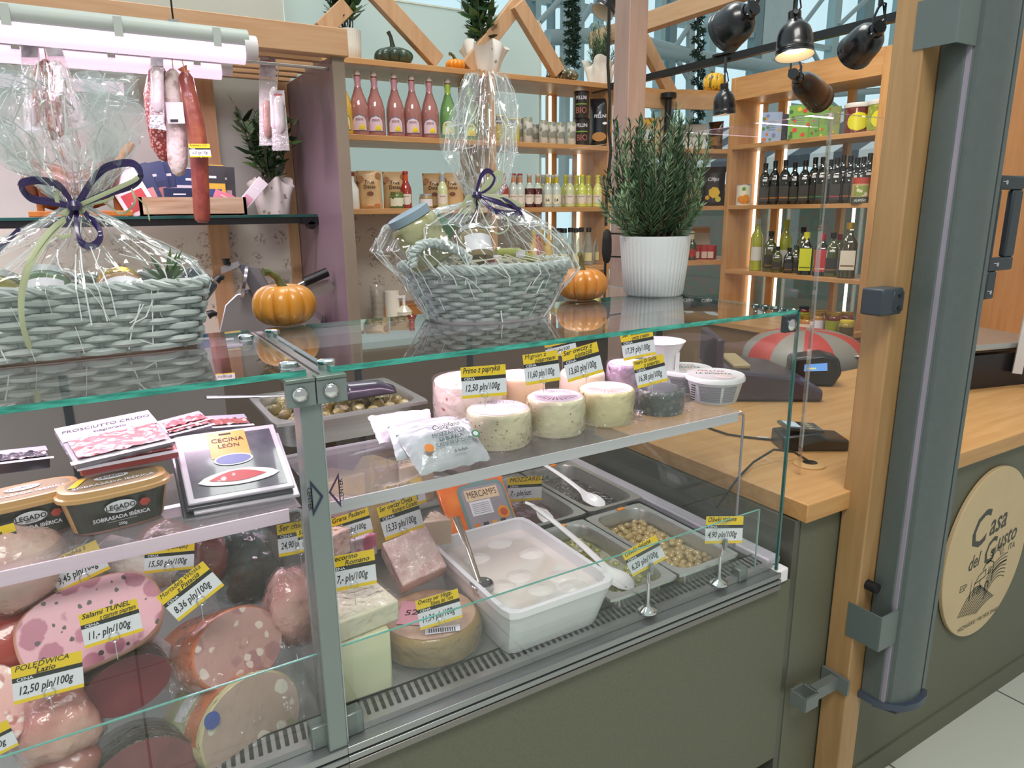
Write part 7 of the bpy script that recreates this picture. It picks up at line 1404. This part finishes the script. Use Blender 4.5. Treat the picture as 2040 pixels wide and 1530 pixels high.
# ================================================================== INSIDE THE MEAT COUNTER
def loaf(name, label, u, v, y, rx, ry, L, skin, cut, roll=0, up=.35, k=.6, e=2., cat='sausage', wrap=False, taper=.9, bulge=0., yaw=0.):
    """cut loaf: elliptical cut face turned to the buyer, body running back"""
    c = oy(u, v, y); a, d_ = px(rx, c), px(ry, c); n = ((Vector(CAM)-c).normalized()*k+Vector((0, -1, 0))*(1-k)*.5+Vector((0, 0, up))).normalized(); n = Matrix.Rotation(yaw, 3, 'Z') @ n; x = Vector((0, 0, 1)).cross(n).normalized(); T0 = frame(c, x, n.cross(x)) @ RZ(roll); t = thing(name, label, cat, c); T = TR(*(-c)) @ T0; b = B(); n_ = 48
    prof = [(1-.05, 0), (1, -.004), (1+bulge, -L*.4), (1+bulge*.5, -L*.75), (taper, -L*.93), (taper*.6, -L)]; vs = []; fs = []
    for r_, z in prof:
        for j in range(n_): xx, yy = rrect(2*pi*j/n_, a*r_, d_*r_, e); vs.append((xx, yy, z))
    for i in range(len(prof)-1):
        for j in range(n_): fs.append((i*n_+j, i*n_+(j+1) % n_, (i+1)*n_+(j+1) % n_, (i+1)*n_+j))
    fs.append(tuple((len(prof)-1)*n_+j for j in range(n_))); b.add(vs, fs, skin, T); b.obj('casing', t, smooth=50)
    b = B(); b.poly([(*rrect(2*pi*j/n_, a*.955, d_*.955, e), .0008) for j in range(n_)], cut, T); b.obj('cut_face', t)
    if wrap:
        b = B(); b.grid(lambda uu, vv: tuple(T @ Vector((*[q*(1.02+.04*vv+.03*nz(uu*30, vv*6, rx)) for q in rrect(2*pi*uu, a, d_, e)], .004-L*.5*vv))), 60, 10, FILM); b.grid(lambda uu, vv: tuple(T @ Vector((*[q*vv*1.02 for q in rrect(2*pi*uu, a, d_, e)], .004+.003*nz(uu*12, vv*6, ry)))), 50, 8, FILM); b.obj('film_wrap', t)
    return t, T, a, d_
TUN = spots('D99EAB', '33262A', 58, .17, .2, .35, .3, 'AE6078', 27, l3=.36, h3=.42); CASO = M('CF6A3A', .3, coat=.6, n=(8, 'DA8250', .35, .7)); PKS = M('D9A08E', .3, coat=.5)
loaf('sliced_salami', 'broad pink cold cut slice flecked with dark pepper, showing its whole cut face', 184, 1238, 1.02, 130, 84, .12, PKS, TUN, roll=.13, up=.28, e=2.6)
loaf('mortadella', 'orange-cased mortadella whose cut face turns to the upright, under the tilted tag', 478, 1290, 1.03, 100, 78, .15, CASO, spots('C79890', 'EAD6CA', 42, .24, .3, .35, .3, 'B07C7C', 26), roll=-.1, up=.02, wrap=True, yaw=.55)
t, T, a, d_ = loaf('mortadella', 'large wrapped mortadella with a green and orange printed skin, lowest at the front', 505, 1440, .965, 112, 92, .15, M('C9B98A', .3, coat=.6), spots('B49486', 'DCD0C2', 30, .26, .32, .35, .4, '9A8E62', 22, l3=.2, h3=.24), roll=.05, up=-.12, wrap=True, yaw=.5)
b = B(); OR = M('D9702E', .3, coat=.6)
for j0, j1, zz0, zz1, m in ((.08, .46, -.01, -.045, OR), (.08, .46, -.052, -.10, M('B9C08A', .3, coat=.5)), (.30, .40, -.055, -.085, PAPER)):
    b.grid(lambda u, v: tuple(T @ Vector((*[q*1.012 for q in rrect(2*pi*(j0+(j1-j0)*u), a, d_, 2)], zz0+(zz1-zz0)*v))), 20, 2, m)
b.lathe([(.012, 0), (0, .001)], M('3A4A9A', .4), 18, T=T @ TR(-a*.66, d_*.62, .006)); b.obj('printed_band', t)
# film skirt thrown over the two mortadellas
def skirt(parent, fn, n1=40, n2=16):
    b = B(); b.grid(fn, n1, n2, FILM); b.obj('loose_film', parent, smooth=40)
q0 = [oy(315, 1305, 1.0), oy(365, 1260, 1.02), oy(360, 1440, .96), oy(350, 1460, .95)]
skirt(t, lambda u, v: tuple(((oy(322, 1300, 1.02)*(1-u)+oy(400, 1270, 1.03)*u)*(1-v)+(oy(352, 1448, .955)*(1-u)+oy(398, 1500, .95)*u)*v)+Vector((0, .008*nz(u*5, v*7, 1), .008*nz(u*6, v*5, 7)))-t.location))
skirt(t, lambda u, v: tuple(((oy(540, 1265, 1.04)*(1-u)+oy(612, 1300, 1.0)*u)*(1-v)+(oy(560, 1500, .95)*(1-u)+oy(606, 1470, .95)*u)*v)+Vector((0, .01*nz(u*5, v*7, 4), .01*nz(u*6, v*5, 2)))-t.location))
BLKF = M('3C3430', .3, coat=.9, n=(30, '6A625E', .5, .66), bump=(40, 1.)); DRED = M('5E2028', .3, coat=.5, n=(16, '7A3038', .35, .7))
loaf('dark_salami', 'dark wine-red ham end in black crinkled film below the pink slice', 255, 1365, .985, 82, 56, .13, BLKF, DRED, roll=.1, up=-.12, cat='ham', bulge=.06, yaw=.1)
t, T, a, d_ = loaf('dark_ham', 'large dark ham in black film with a tan paper band and white label', 285, 1565, .94, 108, 88, .14, BLKF, M('6A2A30', .35, coat=.6, n=(14, '8A4448', .35, .7)), roll=.1, up=-.12, cat='ham', bulge=.06, yaw=.1)
b = B(); b.grid(lambda u, v: tuple(T @ Vector((*[q*1.03 for q in rrect(2*pi*(.06+.40*u), a, d_, 2)], -.03-.055*v))), 24, 3, M('C9A284', .45, n=(20, 'D8B89A', .4, .7))); b.grid(lambda u, v: tuple(T @ Vector((*[q*1.037 for q in rrect(2*pi*(.20+.2*u), a, d_, 2)], -.052-.036*v))), 14, 2, M('E4DAE8', .4)); b.obj('paper_band', t)
def blob(name, label, u, v, y, rx, ry, rd, m, seed, cat='meat', amp=.18, rot=0, wrap=False, zmin=None):
    c = oy(u, v, y); a, h, d_ = px(rx, c), px(ry, c), rd; t = thing(name, label, cat, c, face(c[0], y)); b = B(); n1, n2 = 32, 18
    def f(uu, vv, k=1.):
        q = 2*pi*uu; w_ = pi*(vv-.5); s = Vector((cos(w_)*cos(q), cos(w_)*sin(q), sin(w_))); g = k*(1+amp*nz(s[0]*1.8+seed, s[1]*1.8, s[2]*1.8)+amp*.4*nz(s[0]*5, s[1]*5+seed, s[2]*5)); p = Vector((s[0]*a*g, s[1]*d_*g, s[2]*h*g)); p = Matrix.Rotation(rot, 3, 'Y') @ p; return tuple(p)
    b.grid(f, n1, n2, m); b.obj('meat_body', t, smooth=70)
    if wrap: b = B(); b.grid(lambda uu, vv: f(uu, vv, 1.05+.05*nz(uu*14, vv*14, seed)), n1*2, n2*2, FILM); b.obj('film_wrap', t, smooth=40)
    return t
HAMM = M('D2A296', .35, coat=.8, n=(12, 'E2C4B4', .4, .7), bump=(26, .6)); REDM = M('A8382A', .3, coat=.7, n=(14, '7E2420', .35, .7), bump=(26, .3)); MIXM = M('B5625A', .3, coat=.8, n=(9, 'DCA898', .4, .65), bump=(26, .6)); GRNM = M('3A4A42', .3, coat=.8, n=(14, '55655C', .45, .7), bump=(22, .7)); SMK = M('6E2E26', .3, coat=.8, n=(12, '8E463A', .35, .7), bump=(30, .5))
blob('cooked_ham', 'pale pink cooked ham in shiny film at the near end, above the red sausage', 20, 1125, 1.1, 105, 92, .07, HAMM, 3, 'ham', .10, 0, True)
b = B(); b.tube([oy(-60, 1330, 1.05), oy(-10, 1300, 1.06), oy(40, 1255, 1.08), oy(85, 1215, 1.11), oy(102, 1200, 1.13)], [.028, .045, .047, .040, .016], REDM, 20); tag(b.obj('red_sausage'), 'thick smooth red sausage beside the broad pink slice', 'sausage')
t = thing('moulded_salami', 'pair-thick white moulded salami lying behind the broad pink slice', 'salami'); b = B(); b.tube([oy(185, 1115, 1.15), oy(215, 1105, 1.14), oy(270, 1122, 1.12), oy(320, 1140, 1.1), oy(350, 1150, 1.09)], [.012, .03, .034, .028, .012], MOLD, 16); b.obj('casing', t); b = B(); b.tube([oy(348, 1148, 1.09), oy(372, 1162, 1.08)], [.010, .017], M('A9AAA8', .3, .5, bump=(40, .8)), 10); b.obj('foil_end', t)
blob('smoked_meat', 'dark reddish smoked meat in film behind the 15,50 tag', 418, 1105, 1.2, 36, 58, .04, SMK, 5, 'smoked meat', .12, 0, True)
blob('smoked_meat', 'brown smoked meat piece behind the riser leg', 330, 1085, 1.25, 60, 45, .05, SMK, 15, 'smoked meat', .14, 0)
blob('green_ham', 'dark green herb-coated ham in film next to the riser leg', 492, 1130, 1.22, 72, 92, .06, GRNM, 9, 'ham', .10, 0, True)
blob('wrapped_ham', 'pink ham in streaky film against the case upright', 578, 1210, 1.10, 52, 82, .05, M('C98A84', .3, coat=.9, n=(12, 'E0B4AA', .4, .7), bump=(26, .7)), 12, 'ham', .12, 0, True)
blob('wrapped_loin', 'red tenderloin chunk in crumpled film below the 12,50 tag', 112, 1448, .985, 78, 82, .05, MIXM, 21, 'meat', .16, 0, True)
blob('wrapped_loin', 'dark red meat piece at the very bottom beside the tan banded ham', 130, 1525, .955, 62, 38, .035, M('7E3A38', .3, coat=.8, n=(12, 'A86A60', .4, .7)), 25, 'meat', .12)
loaf('speckled_salami', 'white and pink speckled salami end at the near edge of the counter', 0, 1405, .985, 48, 82, .10, MOLD, spots('D29A92', 'EBDAD2', 60, .3, .4, .4, .3, 'A8544E', 50), roll=0, up=.3)
blob('white_packet', 'crumpled white paper packet wedged under the broad pink slice', 300, 1305, 1.08, 40, 30, .03, M('DDD6D8', .5, bump=(24, .6)), 31, 'packet', .2)
blob('silver_packet', 'silver foil-wrapped packet with red lettering behind the cooked ham', 108, 1062, 1.19, 62, 52, .035, M('A8ACAE', .25, .55, coat=.4, n=(18, '7C8084', .4, .7), bump=(26, .9)), 33, 'packet', .2, -.4)
# ---- on the riser of the meat counter
def stub(label, u, v, y, w_px, z=ZR):
    c = oy(u, v, y); a = px(w_px, c)/2; d_ = a*.52; h = px(92, c); t = thing('sobrasada_tub', label, 'food tub', (c[0], y, z), face(c[0], y)*.55+.12, 'sobrasada tubs'); e = 3.
    def lev(L, m, b, n=56):
        vs = []; fs = []
        for r_, zz in L:
            for j in range(n): x, yy = rrect(2*pi*j/n, a*r_, d_*r_, e); vs.append((x, yy, zz))
        for i in range(len(L)-1):
            for j in range(n): fs.append((i*n+j, i*n+(j+1) % n, (i+1)*n+(j+1) % n, (i+1)*n+j))
        fs.append(tuple((len(L)-1)*n+j for j in range(n))); b.add(vs, fs, m)
    b = B(); lev([(.74, 0), (.78, .004), (.93, h*.78)], M('B5837A', .15, coat=.8, n=(8, 'A06A60', .4, .7)), b); b.obj('tub_body', t)
    TAN = M('C99A62', .35, coat=.3); b = B(); lev([(.96, h*.76), (1., h*.78), (1.0, h*.86), (.95, h*.88), (.93, h*.99), (.88, h)], TAN, b); b.obj('lid', t)
    def side(b, q0, q1, k0, k1, m, off=1.012, n=16):
        def f(u, v):
            zz = h*(k0+(k1-k0)*v); r_ = (.78+.15*zz/(h*.78))*off; x, yy = rrect(q0+(q1-q0)*u, a*r_, d_*r_, e); return (x, yy, zz)
        b.grid(f, n, 3, m)
    b = B(); side(b, -pi*.90, -pi*.10, .06, .76, TAN, 1.008); side(b, -pi*.80, -pi*.20, .06, .76, M('34322A', .35, coat=.3), 1.016)
    T = TR(0, -d_*.885, h*.42) @ RX(pi/2+.14)
    b.poly([(cos(2*pi*i/30)*a*.27, h*.16+sin(2*pi*i/30)*h*.14, .004) for i in range(30)], PAPER, T); b.text('LEGADO', h*.16, INK, T @ TR(0, h*.11, .005), 0, .02, 'CENTER', .9); b.text('IBÉRICO', h*.06, INK, T @ TR(0, h*.055, .005)); b.text('SOBRASADA IBÉRICA', h*.125, PAPER, T @ TR(0, -h*.11, .005), 0, .02, 'CENTER', .92); b.text('250g', h*.085, PAPER, T @ TR(0, -h*.27, .005), 0, .02)
    rect(b, -a*.25, -h*.165, a*.25, -h*.158, PAPER, T, .005); b.poly([(a*.42+cos(i)*a*.10, h*.14+sin(i)*h*.10, .004) for i in (0, 1, 2, 3, 4, 5)], M('B5423A'), T)
    T2 = TR(0, 0, h*1.003); b.poly([(*rrect(2*pi*j/40, a*.80, d_*.80, e), 0) for j in range(40)], M('8E7A5A', .4), T2); b.text('SOBRASADA IBÉRICA', d_*.30, PAPER, T2 @ TR(0, -d_*.45, .001), 0, .01, 'CENTER', .95); b.poly([(cos(2*pi*i/24)*a*.3, d_*.25+sin(2*pi*i/24)*d_*.26, .001) for i in range(24)], PAPER, T2); b.text('LEGADO', d_*.28, INK, T2 @ TR(0, d_*.15, .0018), 0, .01, 'CENTER', .8); b.poly([(-a*.78, -d_*.2, .001), (-a*.62, -d_*.2, .001), (-a*.4, d_*.6, .001), (-a*.55, d_*.6, .001)], YEL, T2); b.obj('printing', t, smooth=0); return t
stub('tan and black sobrasada tub shown whole on the bright-edged riser', 222, 940, 1.095, 205); stub('tan and black sobrasada tub cut off by the near edge of the picture', 38, 935, 1.12, 205)
def flatpack(name, label, pts, th, m, dec, group=None, n=1):
    bl, br, tr, tl = pts; return slab4(name, label, 'cold cut pack', bl, br, tr, tl, th, m, dec, group, .002)
TRAYF = M('969099', .25, coat=.5, n=(20, '928D9A', .4, .65))
def hamdec(col, text):
    def f(t, T, w_, h):
        b = B(); b.grid(lambda u, v: tuple(T @ Vector((w_*(.05+.9*u), h*(.05+.5*v), .003+.004*nz(u*9, v*6, 3)))), 20, 12, spots(col, 'D8BDB9', 70, .2, .4, .35, .3, bump=(40, .6))); rect(b, 0, h*.56, w_, h*.98, M('A39DAE', .4), T, .0012)
        b.text(text[0], h*.10, INK, T @ TR(w_*.5, h*.78, .0018), .2, .01); b.text(text[1], h*.09, INK, T @ TR(w_*.5, h*.66, .0018), .2, .01); rect(b, -.004, -.004, w_+.004, h*.05, M('D8CCD8', .2, coat=.6), T, .0005); b.obj('printing', t, smooth=40)
    return f
flatpack('ham_pack', 'clear pack of white-veined sliced ham tilted at the top of its stack', [oy(148, 924, 1.10), oy(345, 888, 1.13), oy(280, 820, 1.24), oy(92, 868, 1.22)], .010, TRAYF, hamdec('94484A', ['PROSCIUTTO CRUDO', 'stagionato']), 'sliced meat packs on the bright-edged riser')
flatpack('ham_pack', 'second sliced ham pack lying under the tilted one', [oy(160, 936, 1.10), oy(350, 905, 1.13), oy(300, 842, 1.22), oy(110, 880, 1.22)], .012, M('B8434A', .3, coat=.6), hamdec('8E3A42', ['PROSCIUTTO', 'crudo']), 'sliced meat packs on the bright-edged riser')
def cec(t, T, w_, h):
    b = B(); rect(b, w_*.06, h*.06, w_*.94, h*.93, M('4E4C58', .25, coat=.7, n=(9, '77757F', .5, .7)), T, .0006); rect(b, w_*.30, h*.56, w_*.68, h*.96, M('F0A45A', .35), T, .0012); rect(b, w_*.42, h*.91, w_*.54, h*.935, INK, T, .0016)
    b.text('CECINA', h*.085, INK, T @ TR(w_*.49, h*.80, .0018), 0, .005, 'CENTER', 1.1); b.text('LEÓN', h*.08, INK, T @ TR(w_*.49, h*.71, .0018), 0, .005, 'CENTER', 1.1)
    b.poly([(w_*.5+cos(2*pi*i/30)*w_*.19, h*.52+sin(2*pi*i/30)*h*.085, .0018) for i in range(30)], PAPER, T); b.poly([(w_*.5+cos(2*pi*i/30)*w_*.17, h*.52+sin(2*pi*i/30)*h*.07, .0022) for i in range(30)], M('7A7EB0'), T)
    P = [(w_*(.12+.78*s), h*(.24+.13*sin(pi*s)**.6*k), .0020) for k, rng in ((1, range(0, 13)), (-.7, range(12, -1, -1))) for s in [i/12 for i in rng]]; b.poly(P, M('D9D4DA', .4), T)
    P = [(w_*(.22+.55*s), h*(.25+.08*sin(pi*s)*k), .0026) for k, rng in ((1.2, range(0, 13)), (-.7, range(12, -1, -1))) for s in [i/12 for i in rng]]; b.poly(P, spots('B8424A', 'E8C8C8', 60, .2, .34), T); b.obj('printing', t, smooth=0)
CP_ = [oy(375, 1005, 1.06), oy(592, 965, 1.06), oy(537, 845, 1.19), oy(342, 868, 1.19)]
for k in range(4):
    off = Vector((.003*k*(-1)**k, -.002*k, -.0075*k)); flatpack('cecina_pack', ['black pack with orange CECINA LEÓN label, topmost of its stack', 'black cecina pack second from the top of its stack', 'black cecina pack third from the top of its stack', 'black cecina pack at the bottom of its stack'][k], [p+off for p in CP_], .006, M('C9C0CC', .25, coat=.6) if k % 2 == 0 else M('3A3840', .3, coat=.6), cec if k == 0 else (lambda t, T, w_, h: (lambda b: (rect(b, w_*.06, h*.06, w_*.94, h*.93, DGR, T), b.obj('printing', t)))(B())), 'stack of black cecina packs')
flatpack('red_pack', 'red pack lying behind the tilted ham pack', [oy(315, 862, 1.2), oy(420, 838, 1.22), oy(405, 817, 1.27), oy(308, 846, 1.26)], .012, M('C23A44', .3, coat=.5), hamdec('B8464E', ['', '']))
flatpack('meat_tray_pack', 'small clear pack of sliced salami in front of the red pack', [oy(335, 868, 1.19), oy(425, 848, 1.2), oy(412, 822, 1.25), oy(330, 845, 1.24)], .010, TRAYF, hamdec('9E5A5A', ['', '']))
flatpack('meat_tray_pack', 'flat clear pack of sliced meat next to the steel tray', [oy(410, 852, 1.22), oy(505, 845, 1.24), oy(490, 825, 1.27), oy(405, 830, 1.26)], .008, TRAYF, hamdec('9A5450', ['', '']))
flatpack('black_pack', 'black pack behind the tub at the near edge of the picture', [oy(-20, 925, 1.22), oy(100, 910, 1.24), oy(98, 888, 1.27), oy(-20, 900, 1.26)], .02, M('2A2630', .25, coat=.7), hamdec('3A3640', ['', '']))
